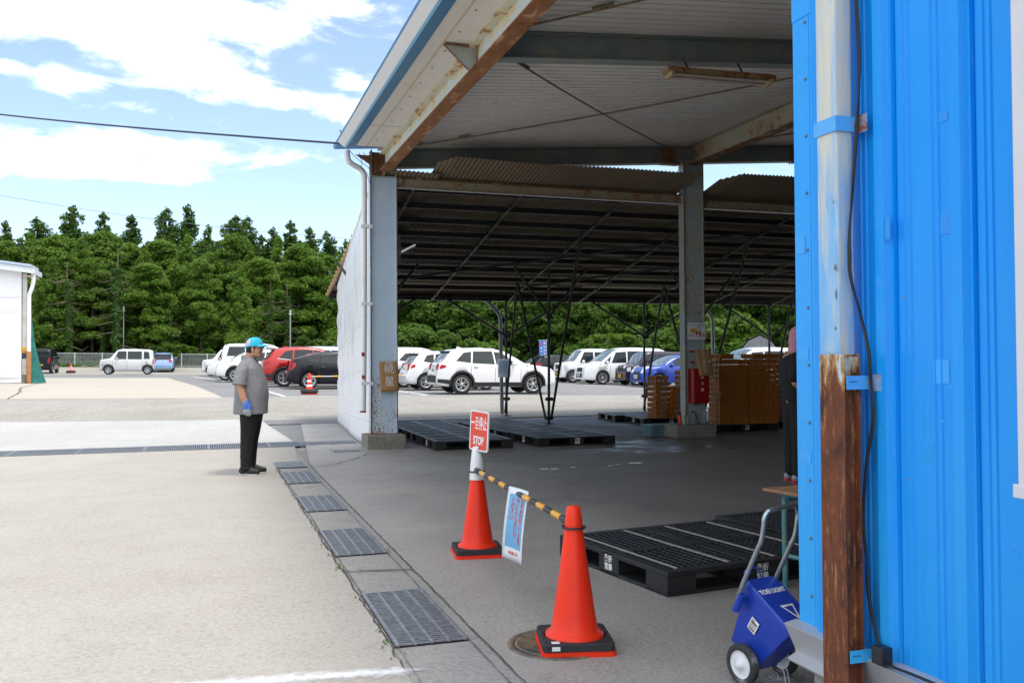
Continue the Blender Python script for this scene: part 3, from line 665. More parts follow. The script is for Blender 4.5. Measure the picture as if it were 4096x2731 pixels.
# white downpipe at the corner
b = MB(); sw = [(2.16, 14.98, 4.86), (2.16, 14.99, 4.79), (2.18, 15.0, 4.70), (2.25, 15.02, 4.64), (2.35, 15.05, 4.60), (2.42, 15.06, 4.54), (2.445, 15.07, 4.44), (2.445, 15.07, 4.2), (2.44, 15.07, 3.0), (2.43, 15.07, 1.6), (2.415, 15.07, .62)]
b.tube(smooth(sw, 4), .046, 14)
for z in (4.66, 4.46): b.tube([(2.445 if z < 4.5 else 2.2, 15.07 if z < 4.5 else 15.01, z-.02), (2.445 if z < 4.5 else 2.21, 15.07 if z < 4.5 else 15.01, z+.02)], .05, 14)
for z in (3.62, 2.35, 1.05): b.box(2.40, 2.57, 15.02, 15.13, z, z+.05); b.box(2.385, 2.40, 15.02, 15.13, z, z+.05)
dp = part(b, 'downpipe', [MAT['white_plastic']])
par(MB().tube([(2.415, 15.07, .60), (2.415, 15.07, .63)], .05, 14).build('rusty_rim', rusty('pipe_rim', (.3, .25, .2), .8, 10)), dp)
for z, x in ((1.52, 2.385), (1.15, 2.39)): par(MB().box(x, x+.05, 15.018, 15.0205, z, z+.06).build('red_tape', MAT['red_paint']), dp)
# thin wires tangled at the pillar head
b = MB()
for k_, P_ in enumerate(([(2.1, 14.72, 4.85), (2.3, 14.9, 4.72), (2.5, 15.0, 4.6), (2.62, 15.05, 4.5)], [(2.35, 15.0, 4.84), (2.4, 15, 4.66), (2.38, 15, 4.6), (2.47, 15, 4.52), (2.52, 15, 4.38), (2.54, 15.02, 4.36), (2.53, 15.03, 4.7), (2.42, 15.03, 4.85)], [(2.08, 14.71, 4.88), (2.05, 14.72, 5.05), (2.0, 14.7, 5.1), (2.1, 14.72, 4.84)])):
    b.tube(smooth(P_, 6), .005, 5)
b.build('loose_wires', cabm, label='thin loose wires tangled between the gutter end and pillar head', cat='wires')

# ---------------------------------------------------------------- lean-to canopy behind the shed
RZ = lambda y: 4.57 - .2055*(y-15.2)
lt = empty('lean_to_canopy', (2.8, 22.4, 0), label='dark corrugated lean-to canopy on pipe supports behind the shed', cat='canopy')
lm = M('corrugated_roof_sheet', (.215, .165, .115), .6, var=.12, scale=.8, world=True, dirt=(.13, .095, .062), dscale=1, damt=.6)
def lpart(mb, name, mats, **kw): return par(mb.build(name, mats, **kw), lt)
def corr(x0, x1, y0, y1, dz=0, diag=0, seed=0):
    b = MB(); p = .076; nx = int((x1-x0)/p*4); q = random.Random(seed); ph = q.uniform(0, 6)
    sag = lambda x: .012*math.sin(x*.9+ph) + .009*math.sin(x*2.3+ph*2)
    vs = []; NY = 6
    for i in range(nx+1):
        x = x0 + (x1-x0)*i/nx; yy = y0 + max(0, (x0+diag-x))*1.1
        for j in range(NY+1):
            y = yy + (y1-yy)*j/NY; vs.append((x, y, RZ(y) + dz + .012*math.sin((x-x0)/p*2*PI) + sag(x)*(1-j/NY)))
    b.add(vs, [(i*(NY+1)+j, (i+1)*(NY+1)+j, (i+1)*(NY+1)+j+1, i*(NY+1)+j+1) for i in range(nx) for j in range(NY)], 0, True)
    o = lpart(b, 'roof_sheet', lm, recalc=False); m_ = o.modifiers.new('t', 'SOLIDIFY'); m_.thickness = .004
corr(2.80, 3.75, 15.05, 22.55, .0, seed=1); corr(3.60, 8.40, 14.46, 22.55, .020, .25, seed=2); corr(8.85, 20.3, 14.36, 22.55, .03, .3, seed=3); corr(8.30, 8.98, 15.6, 22.5, -.002, seed=4)
pm = M('dark_purlin_steel', (.022, .024, .026), .5, .3)
for i in range(10):
    y = 15.66 + i*.735; b = MB(); b.beam((2.83, y, RZ(y)-.07), (20.2, y, RZ(y)-.07), .055, .10); lpart(b, 'purlin', pm)
b = MB(); b.beam((2.78, 22.42, RZ(22.42)-.06), (20.2, 22.42, RZ(22.42)-.06), .04, .16); b.box(2.78, 20.2, 22.56, 22.66, RZ(22.5)-.12, RZ(22.5)-.0); lpart(b, 'eave_gutter', pm)
rk = M('rake_edge_wood', (.3, .2, .1), .8, var=.3, scale=6)
b = MB(); b.beam((2.79, 15.1, RZ(15.1)-.02), (2.79, 22.6, RZ(22.6)-.02), .03, .06)
for i in range(24): y = 15.6+i*.3; b.box(2.72, 2.82, y, y+.09, RZ(y)-.055, RZ(y)+.02)
lpart(b, 'rake_edge', rk)
ds_ = MAT['dark_steel']
for xf in (3.35, 7.3, 11.2, 15.1, 19.0):
    for xx in (xf, xf+1.95):
        b = MB(); b.tube([(xx, 15.4, RZ(15.4)-.15), (xx, 22.4, RZ(22.4)-.15)], .026, 8)
        for i in range(9): y = 16+i*.735; b.tube([(xx-.05, y, RZ(y)-.15), (xx+.05, y, RZ(y)-.15)], .035, 8)
        lpart(b, 'rafter_pipe', ds_)
    def pipe(name, a, c_, r_=.03):
        b = MB(); b.tube([a, c_], r_, 8); lpart(b, name, ds_)
    pipe('post', (xf+.05, 19.6, 0), (xf+.08, 19.6, RZ(19.6)-.14), .033); pipe('post', (xf-.05, 22.4, 0), (xf-.05, 22.4, RZ(22.4)-.1), .033)
    pipe('raking_strut', (xf+.1, 19.58, .1), (xf-.12, 17.2, RZ(17.2)-.14)); pipe('raking_strut', (xf-.02, 19.62, .1), (xf-.25, 20.85, RZ(20.85)-.14)); pipe('raking_strut', (xf-.1, 22.36, .1), (xf-.25, 20.9, RZ(20.9)-.14))
    pipe('knee_brace', (xf+.07, 19.56, 2.40), (xf-.75, 19.58, RZ(19.58)-.14)); pipe('knee_brace', (xf+.07, 19.56, 2.42), (xf+1.0, 19.58, RZ(19.58)-.14))
    if xf > 4: pipe('knee_brace', (xf-.03, 22.36, 2.03), (xf-1.65, 22.36, RZ(22.4)-.1))
    pipe('knee_brace', (xf-.03, 22.36, 2.05), (xf+1.6, 22.36, RZ(22.4)-.1))
    for (x, y, z) in ((xf+.06, 19.6, .55), (xf-.05, 22.4, .45), (xf+.07, 19.58, 2.4), (xf-.04, 22.38, 2.03), (xf+.06, 19.6, .12)): b = MB(); b.box(x-.075, x+.075, y-.05, y+.05, z-.04, z+.04); b.tube([(x-.09, y, z), (x+.1, y, z)], .016, 6); lpart(b, 'clamp', ds_)
    b = MB(); b.box(xf-.05, xf+.15, 19.52, 19.68, 0, .012); lpart(b, 'foot_plate', ds_); b = MB(); b.box(xf-.13, xf+.05, 22.3, 22.5, 0, .03); lpart(b, 'foot_plate', ds_)
for a, c_ in (((3.4, 20.9), (11.3, 16.4)), ((7.3, 20.9), (15.1, 16.2)), ((11.3, 20.9), (18, 16.4))):
    b = MB(); b.tube([(a[0], a[1], RZ(a[1])-.2), (c_[0], c_[1], RZ(c_[1])-.2)], .024, 8); lpart(b, 'wind_brace', ds_)
# grey rain pipes at the rear
for xp in (7.0, 13.2):
    b = MB(); b.tube(smooth([(xp-.16, 22.62, RZ(22.6)-.1), (xp-.15, 22.62, 2.93), (xp-.05, 22.62, 2.82), (xp+.1, 22.62, 2.66), (xp+.16, 22.62, 2.52), (xp+.17, 22.62, 2.2), (xp+.2, 22.62, .05)], 4), .05, 12)
    b.box(xp-.24, xp-.08, 22.55, 22.7, RZ(22.6)-.13, RZ(22.6)-.02); lpart(b, 'rain_pipe', M('grey_pvc', (.3, .31, .33), .45))
# white plastic sheet wall
def sheet_mat():
    s = NT('white_sheeting'); co = s.co((1, 1, 1), True); n = s.noise(s.co((1, 1.2, .5), True), 1.6, 5)
    s.set('Base Color', (.80, .81, .84)); s.set('Roughness', s.rng(n, .3, .7, .22, .4)); s.bump(n, .08, .05)
    s.b.inputs['Subsurface Weight'].default_value = 0; s.b.inputs['Transmission Weight'].default_value = 0
    return s.mat
b = MB(); q = random.Random(9); NU, NV = 60, 44
def shp(u, v):
    y = 15.42 + u*6.2; x0 = 2.60 + .27*u; zt = RZ(y) - .05
    z = .02 + v*(zt-.02)
    x = x0 + .012*math.sin(u*7+v*2)*(1-v*.4) - (.10*max(0, .1-v)/.1)*math.exp(-((u-.25)/.3)**2) + .012*math.sin(v*40)*(1 if u > .97 else .05) + .004*math.sin(u*23+v*7)
    y += .05*math.sin(v*11+1)*u*u + .03*math.sin(v*29)*u*u
    return (x, y, z)
b.grid(shp, NU, NV)
ws = empty('white_sheet_wall', (2.7, 18.5, 0), label='tall white plastic sheet hanging behind the left pillar', cat='sheeting')
o = par(b.build('sheet', sheet_mat(), recalc=False), ws); m_ = o.modifiers.new('t', 'SOLIDIFY'); m_.thickness = .006; m_.offset = 0
b = MB(); 
for v in (.09, .30, .505, .72): b.tube([Vector(shp(i/60, v+(.003 if i % 2 else 0)))+Vector((-.006, 0, 0)) for i in range(61)], .0055, 5, caps=False)
for i in range(70):
    u0 = i/70; p0 = Vector(shp(u0, .985)); p1 = Vector(shp(u0+.008, .97)); b.tube([p0+Vector((-.012, 0, 0)), p1+Vector((-.012, 0, 0))], .010, 5, caps=False)
par(b.build('lacing_cord', M('white_cord', (.78, .78, .8), .7)), ws)
# ---------------------------------------------------------------- traffic cones, bar, notices
def cone(name, loc, rz, label, h=.70, base=True, sign=False):
    e = empty(name, loc, rz, label=label, cat='traffic cone', group='red traffic cones with black rubber weights')
    b = MB()
    b.lathe([(.145, .035), (.15, .05), (.148, .072), (.128, .082), (.118, .10), (.104, .18), (.078, .36), (.056, .52), (.047, .585), (.046, .60), (.041, .66), (.036, .695), (.027, .706), (.0, .708)], n=40)
    P = rrect(-.185, .185, -.185, .185, .03); b.prism(P, .0, .022, 'z'); b.prism(rrect(-.178, .178, -.178, .178, .03), .022, .027, 'z')
    b.build('body', MAT['cone_red'], e)
    b = MB(); P = rrect(-.178, .178, -.182, .172, .025); n = len(P)
    # rubber weight: a slab with a round hole
    ring = [(.158*math.cos(2*PI*(i+.5)/n+PI/4*0), .158*math.sin(2*PI*(i+.5)/n)) for i in range(n)]
    vs = [(x, y, .026) for x, y in P] + [(x, y, .058) for x, y in P] + [(x, y, .064) for x, y in [(p[0]*.97, p[1]*.97) for p in P]] + [(x, y, .064) for x, y in ring] + [(x, y, .03) for x, y in ring]
    fs = [(k*n+i, k*n+(i+1) % n, (k+1)*n+(i+1) % n, (k+1)*n+i) for k in range(4) for i in range(n)]
    b.add(vs, fs); b.build('rubber_weight', MAT['black_rubber'], e, recalc=True)
    return e
c1 = cone('traffic_cone', (1.765, 4.36, 0), R(-14), 'shiny red traffic cone in the foreground standing on a manhole cover')
b = MB(); b.box(-.135, -.095, -.1825, -.1822, .034, .054); b.build('sticker', MAT['white_paint'], c1)
st = MB(); st.box(-.135, -.095, -.169, -.135, .0655, .0662); st.build('sticker', MAT['white_paint'], c1)
c2 = cone('traffic_cone', (1.92, 6.66, 0), R(-8), 'red traffic cone topped by a white sleeve that carries the stop sign')
b = MB(); b.lathe([(.058, .555), (.050, .66), (.036, .78), (.028, .80), (.0, .802)], n=28); b.build('white_sleeve', MAT['white_plastic'], c2)
sg = empty('stop_sign', (1.915, 6.64, .80), R(-66), label='small red and white stop sign plugged into the farther cone', cat='sign')
b = MB(); b.prism(rrect(-.105, .105, 0, .30, .018), -.006, .006, 'y'); tl = R(-7)
pnl = b.build('panel', MAT['white_paint'], sg, loc=(0.02, 0, -.045+.0)); pnl.rotation_euler = (0, R(0), 0)
pnl.location = (.02, 0, -.03); pnl.rotation_euler = (0, R(4), 0)
b = MB(); b.prism(rrect(-.094, .094, .011, .289, .012), -.0078, -.0062, 'y'); b.build('red_face', M('red_sign_face', (.70, .06, .035), .35, var=.05), pnl)
t = text('一旦停止', .062, MAT['white_paint'], pnl, 'lettering', frame((0, -.0085, .20), (1, 0, 0), (0, 0, 1)), ex=.0006, sx=.74, bold=.0007); t.scale = (1, 1.7, 1)
t = text('STOP', .062, MAT['white_paint'], pnl, 'lettering', frame((0, -.0085, .075), (1, 0, 0), (0, 0, 1)), sx=.8, bold=.0018); t.scale = (1, 1.35, 1)
b = MB(); b.beam((0.01, .0, -.02), (.018, 0, .005), .03, .03); b.tube([(0, 0, -.07), (.01, 0, -.02)], [.012, .02], 10); b.build('holder', MAT['white_plastic'], sg)
# striped bar with ring ends
A = Vector((1.90, 6.60, .628)); B = Vector((1.772, 4.42, .612))
bar = empty('cone_bar', A, label='black and yellow striped bar slung between the two cones', cat='barrier bar')
b = MB(); N = 15
for i in range(N):
    p0 = A.lerp(B, i/N) - A; p1 = A.lerp(B, (i+1)/N) - A; b.tube([p0, p1], .0175 if i % 2 else .0172, 12, i % 2)
b.tube([A.lerp(B, .0)-A, A.lerp(B, .04)-A], .022, 12); b.tube([A.lerp(B, .96)-A, A.lerp(B, 1.0)-A], .022, 12)
b.build('pole', [MAT['black_plastic'], MAT['yellow']], bar)
def torus(mb, c, R_, r_, n=28, m=6, tilt=0):
    pts = [Vector(c) + Vector((R_*math.cos(2*PI*i/n), R_*math.sin(2*PI*i/n), R_*math.cos(2*PI*i/n)*tilt)) for i in range(n+1)]; mb.tube(pts, r_, m, caps=False)
b = MB(); torus(b, Vector((1.92, 6.66, .615))-A, .058, .006); b.build('ring', MAT['black_plastic'], bar)
b = MB(); torus(b, Vector((1.765, 4.36, .60))-A, .058, .006); b.build('ring', MAT['black_plastic'], bar)
# laminated notice hung over the bar
def npt(u, v):      # u across (0..1), v down
    p = Vector((1.792, 5.50, .645)).lerp(Vector((1.85, 5.30, .632)), u); d = v*.42
    return p + Vector((-.04*math.sin(v*1.7)-.012*v + .01*math.sin(u*3), -.035*v + .02*v*v, -d + .02*math.sin(v*1.6)*0))
nt_ = empty('notice', (1.82, 5.4, .64), label='laminated blue and white notice with red writing clipped over the striped bar', cat='notice')
def patch(u0, u1, v0, v1, off, mat, name, n=14):
    b = MB(); 
    nrm = Vector((-.95, -.25, .1)).normalized()
    b.grid(lambda a, c: npt(u0+(u1-u0)*a, v0+(v1-v0)*c) + nrm*off, 6, n); o = b.build(name, mat, recalc=False)
    o.parent = nt_; o.matrix_parent_inverse = Matrix.Translation(-nt_.location); return o
o = patch(0, 1, -.035, 1, 0, M('laminate_white', (.72, .74, .78), .18, var=.02, coat=.4), 'sheet'); m_ = o.modifiers.new('t', 'SOLIDIFY'); m_.thickness = .0015
patch(.1, .9, .06, .82, .0022, M('notice_blue', (.10, .36, .62), .25, var=.05, coat=.4), 'blue_panel')
redi = M('red_print', (.6, .03, .03), .4)
def ntext(body, size, u, v, mat, vertical=False):
    du = (npt(u+.1, v)-npt(u-.1, v)).normalized(); dv = (npt(u, v-.05)-npt(u, v+.05)).normalized(); nrm = du.cross(dv)
    o = text(body, size, mat, None, 'lettering', None, ex=.0003, line=.78 if vertical else 1, bold=.0006)
    o.matrix_world = frame(npt(u, v) + nrm*.0035, du, dv); mw = o.matrix_world.copy(); o.parent = nt_; o.matrix_parent_inverse = Matrix.Translation(-nt_.location); return o
V = lambda s_: '\n'.join(s_)
for u, s_ in ((.74, 'お客様はここより'), (.5, '中に入らないで'), (.28, 'ください')):
    for k_, chv in enumerate(s_): ntext(chv, .040, u, .15+k_*.082, redi)
ntext('関係者以外入場禁止', .0225, .5, .90, redi)

# ---------------------------------------------------------------- plastic pallets
def pallet_mesh():
    b = MB(); X, Y, H = .65, .55, .15
    for i in range(27): x = -X+.03 + i*(2*X-.06)/26; b.box(x-.007, x+.007, -Y+.01, Y-.01, .118, .1475)
    for j in range(25): y = -Y+.03 + j*(2*Y-.06)/24; b.box(-X+.01, X-.01, y-.006, y+.006, .116, .1455)
    for y in (-Y, Y-.075, -.05): b.box(-X if y == -.05 else -X+.08, X if y == -.05 else X-.08, y, y+(.1 if y == -.05 else .075), .12, .1490)
    for x in (-X, X-.08): b.box(x, x+.08, -Y, Y, .12, .15)
    b.box(-.05, .05, -Y+.075, Y-.075, .12, .1484)
    for x in (-X, -.11, X-.19):
        for y in (-Y, -.1, Y-.19):
            b.box(x, x+(.19 if x != -.11 else .22), y, y+(.19 if y != -.1 else .2), .022, .1205)
    for y in (-Y, -.1, Y-.19): b.box(-X, X, y, y+(.19 if y != -.1 else .2), 0, .0225)
    for x in (-X, -.11, X-.19): b.box(x, x+(.19 if x != -.11 else .22), -Y+.005, Y-.005, 0.001, .0218)
    return b
def pallet_letters(e, sides):
    for (o_, xd) in sides:
        for k_, s_ in enumerate(('桑折', '営農')):
            text(s_, .05, MAT['white_letter'], e, 'lettering', frame(Vector(o_)+Vector((0, 0, .03-.055*k_)), xd, (0, 0, 1)), bold=.0012)
pm_ = pallet_mesh().mesh('pallet_deck', MAT['black_plastic'], recalc=False)
def pallet(loc, rz, sx, sy, label, group=None, letters=True):
    e = empty('plastic_pallet', loc, rz, label=label, cat='pallet', group=group)
    o = bpy.data.objects.new('deck', pm_); COL.objects.link(o); o.parent = e; o.scale = (sx/1.3, sy/1.1, 1)
    m_ = o.modifiers.new('bevel', 'BEVEL'); m_.width = .003; m_.segments = 1
    if letters: pallet_letters(e, (((0, -sy/2-.001, .075), (1, 0, 0)), ((-sx/2-.001, 0, .075), (0, -1, 0))))
    return e
np_ = pallet((3.30, 5.82, 0), R(7.5), 1.48, 1.36, 'black plastic pallet with four grey grip strips, nearest one behind the cones')
gs = M('grip_strip', (.3, .29, .28), .8, var=.15, scale=20)
for x in (-.62, -.22, .16, .56):
    b = MB(); b.box(x-.011, x+.011, -.61, .61, .149, .1535); b.build('grip_strip', gs, np_)
pallet((4.72, 6.15, 0), R(8), 1.3, 1.36, 'black plastic pallet half hidden behind the blue wall and the teal table', letters=False)
G2 = 'black pallets laid flat at the back of the shed'
for i in range(4): pallet((4.12+.02*i, 15.03+1.31*i, 0), R(-1), 1.31, 1.29, 'black pallet of the left row, %s' % ('end one with its front edge near the stop sign', 'second back from the stop sign end', 'third back from the stop sign end', 'farthest back, near the kerb')[i], G2)
for i in range(4): pallet((5.88-.09*i, 15.06+1.37*i, 0), R(2), 1.42, 1.35, 'black pallet of the right hand row, %s' % ('end one beside the damp floor patch', 'second back from the damp patch', 'third back, touching the pipe support', 'farthest back, near the kerb')[i], G2)
for i, lb in enumerate(('empty black pallet left of the crate stacks, near the kerb', 'black pallet under the left crate stacks')): pallet((9.62+.1*i, 20.0-1.26*i, 0), R(-5), 1.3, 1.24, lb, G2)
pallet((10.12, 16.35, 0), 0, 1.4, 1.0, 'black pallet under the two tall orange crate columns'); pallet((11.9, 16.6, 0), 0, 1.2, 1.0, 'black pallet under the crate column behind the stooping worker', letters=True)

# ---------------------------------------------------------------- harvest crates
def crate_mesh(w, d, h):
    b = MB(); t = .012; lw, ld = w/2, d/2
    b.box(-lw+.018, lw-.018, -ld+.018, ld-.018, .0, .012)
    for s_ in (-1, 1):
        b.box(-lw+.01, lw-.01, s_*(ld-.034)-.005, s_*(ld-.034)+.005, .004, h-.012); b.box(s_*(lw-.034)-.005, s_*(lw-.034)+.005, -ld+.04, ld-.04, .004, h-.012)
        b.box(-lw, lw, s_*(ld-.009)-.009, s_*(ld-.009)+.009, h-.022, h-.004); b.box(s_*(lw-.009)-.009, s_*(lw-.009)+.009, -ld+.018, ld-.018, h-.0225, h-.0045)
        for i in range(7): x = -lw+.02 + i*(2*lw-.04)/6; b.box(x-.008, x+.008, s_*(ld-.018)-.009, s_*(ld-.018)+.009, .012, h-.022)
        for i in range(5): y = -ld+.03 + i*(2*ld-.06)/4; b.box(s_*(lw-.018)-.009, s_*(lw-.018)+.009, y-.008, y+.008, .012, h-.0225)
    return b
cw, cd, chh = .66, .44, .105
om = M('orange_crate_plastic', (.50, .17, .03), .45, var=.2, scale=1.3, world=True); om2 = M('tan_crate_plastic', (.42, .25, .11), .5, var=.15, scale=1.3, world=True)
cm_ = crate_mesh(cw, cd, chh).mesh('crate', om, recalc=False); cs_ = crate_mesh(.32, .44, .105).mesh('crate', om, recalc=False)
lab_y = M('yellow_label', (.62, .5, .03), .5, var=.1, scale=30); lab_w = M('paper_label', (.42, .30, .17), .7, var=.15, scale=40); ink = M('label_ink', (.05, .04, .03), .7)
ORD = ['bottom', 'second', 'third', 'fourth', 'fifth', 'sixth', 'seventh', 'eighth', 'ninth', 'tenth', 'eleventh', 'twelfth', 'thirteenth']
ll = MB(); ll.box(-.075, .075, -.0007, 0, -.028, .028); llm = ll.mesh('label', lab_w); yl = ll.mesh('label', lab_y)
lk = MB(); [lk.box(-.062+i*.018, -.062+i*.018+.010+(i % 3)*.002, -.0013, -.0008, -.016, .014) for i in range(7)]; lkm = lk.mesh('ink', ink)
def crate(mesh, x, y, z, rz, label, group, lab=None, face='f', w=.66, d=.44):
    o = bpy.data.objects.new('harvest_crate', mesh); COL.objects.link(o); o.location = (x, y, z); o.rotation_euler = (0, 0, rz); tag(o, label, 'crate', group)
    if lab:
        l_ = bpy.data.objects.new('label', lab); COL.objects.link(l_); l_.parent = o
        l_.matrix_local = Matrix.Translation((0, -d/2-.0012, .05)) if face == 'f' else frame((-w/2-.0012, -.04, .05), (0, -1, 0), (0, 0, 1)) @ Matrix.Rotation(R(-90), 4, 'X')
        k_ = bpy.data.objects.new('ink', lkm); COL.objects.link(k_); k_.parent = l_
    return o
q = random.Random(12)
for ci, (x, nm) in enumerate(((9.83, 'left tall column beside the cardboard arrow sign'), (10.50, 'right tall column beside the stooping worker'))):
    for k_ in range(12):
        crate(cm_, x+q.uniform(-.008, .008), 16.06+q.uniform(-.01, .01), .153+k_*.1065, R(q.uniform(-.8, .8)), 'orange crate, %s up in the %s' % (ORD[k_], nm), 'crates in the tall columns right of the inner pillar', llm if ci == 0 and k_ not in (6, 7) else None, 's')
for x, nm in ((9.72, 'left'), (10.62, 'right')):
    crate(cs_ if nm == 'left' else cm_, x, 16.12, .153+12*.1065, 0, 'orange crate set on top of the %s tall column, above its twelve fellows' % nm, 'crates in the tall columns right of the inner pillar')
for k_ in range(12): crate(cm_, 11.72, 16.62, .153+k_*.1065, 0, 'dark orange crate, %s in the column behind the stooping worker' % (ORD[k_]+(' up' if k_ else ' one')), 'crates behind the stooping worker')
for k_ in range(8): crate(cs_, 9.38+q.uniform(-.006, .006), 18.2, .153+k_*.1165, R(q.uniform(-1, 1)), 'orange crate, %s in the leftmost stack on the pallet by the kerb' % (ORD[k_]+(' up' if k_ else ' one')), 'crates stacked left of the inner pillar', llm, 'f', .32)
for k_ in range(6): crate(cs_, 9.72+q.uniform(-.006, .006), 18.1, .153+k_*.1165, R(q.uniform(-1, 1)), 'orange crate, %s in the low middle stack left of the inner pillar' % (ORD[k_]+(' up' if k_ else ' one')), 'crates stacked left of the inner pillar', llm, 'f', .32)
for k_ in range(9): crate(cs_, 10.06, 18.2, .153+k_*.1165, 0, 'yellow labelled orange crate, %s in the stack touching the inner pillar' % (ORD[k_]+(' up' if k_ else ' one')), 'crates stacked left of the inner pillar', yl, 'f', .32)
# small things on and beside the inner footing
o = MB().box(-.17, .17, -.11, .11, 0, .12).build('blue_crate', M('blue_crate_plastic', (.02, .06, .3), .5), None, loc=(8.9, 16.9, 0)); o['label'] = 'low dark blue plastic crate on the floor left of the inner pillar'; o['category'] = 'crate'
bx = bpy.data.objects['blue_crate']
e = empty('plastic_basket', (8.02, 15.72, 0), R(8), label='pale blue green plastic shopping basket beside the inner footing', cat='basket')
b = MB(); P0 = rrect(-.17, .17, -.12, .12, .03); P1 = rrect(-.21, .21, -.155, .155, .035); n = len(P0)
for k_ in range(6):
    z0, z1 = .01+k_*.034, .01+k_*.034+.022; f0, f1 = z0/.21, z1/.21
    A_ = [(p[0]+(q_[0]-p[0])*f0, p[1]+(q_[1]-p[1])*f0, z0) for p, q_ in zip(P0, P1)]; B_ = [(p[0]+(q_[0]-p[0])*f1, p[1]+(q_[1]-p[1])*f1, z1) for p, q_ in zip(P0, P1)]
    b.add(A_+B_, [(i, (i+1) % n, n+(i+1) % n, n+i) for i in range(n)])
for i in range(0, n, 1):
    b.tube([(P0[i][0], P0[i][1], 0), (P1[i][0], P1[i][1], .205)], .005, 5)
b.prism(P0, 0, .008, 'z'); b.prism(rrect(-.22, .22, -.165, .165, .04), .203, .213, 'z')
bk = M('basket_plastic', (.16, .30, .33), .5, var=.1); b.build('body', bk, e, recalc=False)
b = MB(); b.tube(smooth([(-.2, -.16, .2), (-.12, -.185, .14), (0, -.19, .125), (.12, -.185, .14), (.2, -.16, .2)], 4), .008, 6); b.build('handle', bk, e)
def bottle(name, loc, prof, mat, capm, capz, label, cat):
    e = empty(name, loc, label=label, cat=cat); MB().lathe(prof, n=16).build('body', mat, e)
    MB().lathe([(0, capz[0]), (capz[2], capz[0]), (capz[2], capz[1]), (capz[2]*.8, capz[1]+.006), (0, capz[1]+.006)], n=14).build('cap', capm, e); return e
bottle('thermos_flask', (8.26, 15.17, .222), [(0, 0), (.033, 0), (.035, .01), (.035, .17), (.028, .19), (0, .19)], M('red_flask', (.55, .03, .02), .3), MAT['black_plastic'], (.19, .235, .026), 'red thermos flask with black top on the inner footing', 'flask')
bottle('drink_bottle', (8.345, 15.15, .222), [(0, 0), (.03, 0), (.032, .02), (.032, .13), (.014, .17), (.013, .185), (0, .185)], M('green_tea', (.3, .33, .08), .2), MAT['white_plastic'], (.185, .2, .014), 'yellow green drink bottle beside the red flask', 'bottle')
bottle('water_bottle', (8.43, 15.2, .222), [(0, 0), (.03, 0), (.032, .02), (.032, .11), (.014, .14), (0, .14)], M('pale_bottle', (.45, .52, .58), .2), MAT['white_plastic'], (.14, .155, .014), 'pale blue water bottle on the footing next to the pillar flange', 'bottle')
o = bottle('steel_bottle', (8.57, 15.16, .24), [(0, 0), (.03, 0), (.032, .02), (.032, .2), (.02, .23), (0, .23)], M('blue_steel_bottle', (.12, .2, .26), .3, .5), MAT['black_plastic'], (.23, .255, .02), 'blue grey steel bottle leaning in the pillar web', 'bottle'); o.rotation_euler = (R(-8), R(-20), 0); o.location = (8.63, 15.17, .235)
b = MB(); b.tube([(0, 0, .004), (.03, .01, .006), (.06, 0, .004)], .01, 6); b.ell((.02, 0, .012), (.03, .02, .012)); b.build('face_mask', M('blue_fabric', (.1, .4, .6), .8), label='crumpled pale blue cloth in front of the drink bottle', cat='cloth', loc=(8.31, 15.11, .222))
# extinguisher cabinet, posters, cardboard signs
e = empty('extinguisher_cabinet', (8.63, 15.12, .62), label='red fire extinguisher cabinet fixed low on the inner pillar', cat='extinguisher cabinet')
b = MB(); b.box(-.155, .165, -.10, .12, 0, .64); b.build('cabinet', M('red_cabinet_enamel', (.27, .008, .007), .35, var=.1), e, bevel=.012)
b = MB(); b.box(-.13, .145, -.105, -.099, .03, .61); 
for i in range(4): b.box(.02, .12, -.107, -.1045, .06+i*.022, .07+i*.022)
b.build('door', M('red_door_enamel', (.33, .009, .008), .3), e, bevel=.004)
for k_, s_ in enumerate('消火器'): text(s_, .062, MAT['white_letter'], e, 'lettering', frame((.02, -.1075, .48-k_*.115), (1, 0, 0), (0, 0, 1)), bold=.001)
e = empty('forklift_poster', (8.64, 15.19, 1.80), label='white forklift poster high on the inner pillar web', cat='poster')
MB().box(-.19, .19, 0, .003, 0, .31).build('sheet', MAT['white_paint'], e)
text('フォークリフト運転作業の', .030, ink, e, 'lettering', frame((0, -.001, .265), (1, 0, 0), (0, 0, 1)), sx=.92); text('リフト専用', .085, redi, e, 'lettering', frame((0, -.001, .07), (1, 0, 0), (0, 0, 1)), sx=.86, bold=.001)
b = MB(); b.box(-.13, -.03, -.0025, -.001, .13, .2, 1); b.box(-.03, .07, -.002, -.001, .12, .155, 1)
for a_, c_ in (((-.02, .155), (0, .235)), ((0, .235), (.075, .235)), ((.075, .235), (.085, .13)), ((.035, .15), (.03, .235)), ((-.02, .155), (.085, .15))): b.beam((a_[0], -.002, a_[1]), (c_[0], -.002, c_[1]), .002, .008, 0, up=(0, 1, 0))
for x in (-.0, .07): b.lathe([(0, -.003), (.022, -.003), (.022, -.001)], (x, 0, .115), 14, 0, axis='y')
b.build('picture', [ink, MAT['yellow']], e)
for i, z in enumerate((1.56, 1.36)): MB().box(8.50, 8.60, 15.185, 15.19, z, z+.035).build('red_sticker', MAT['red_paint'], label='short red tape strip on the inner pillar %s' % ('above the cardboard sign', 'beside the cardboard sign')[i], cat='sticker')
MB().box(8.83, 8.842, 15.2, 15.3, 1.72, 2.1).build('red_sticker', MAT['red_paint'], label='narrow red plate on the right flange edge of the inner pillar', cat='sign')
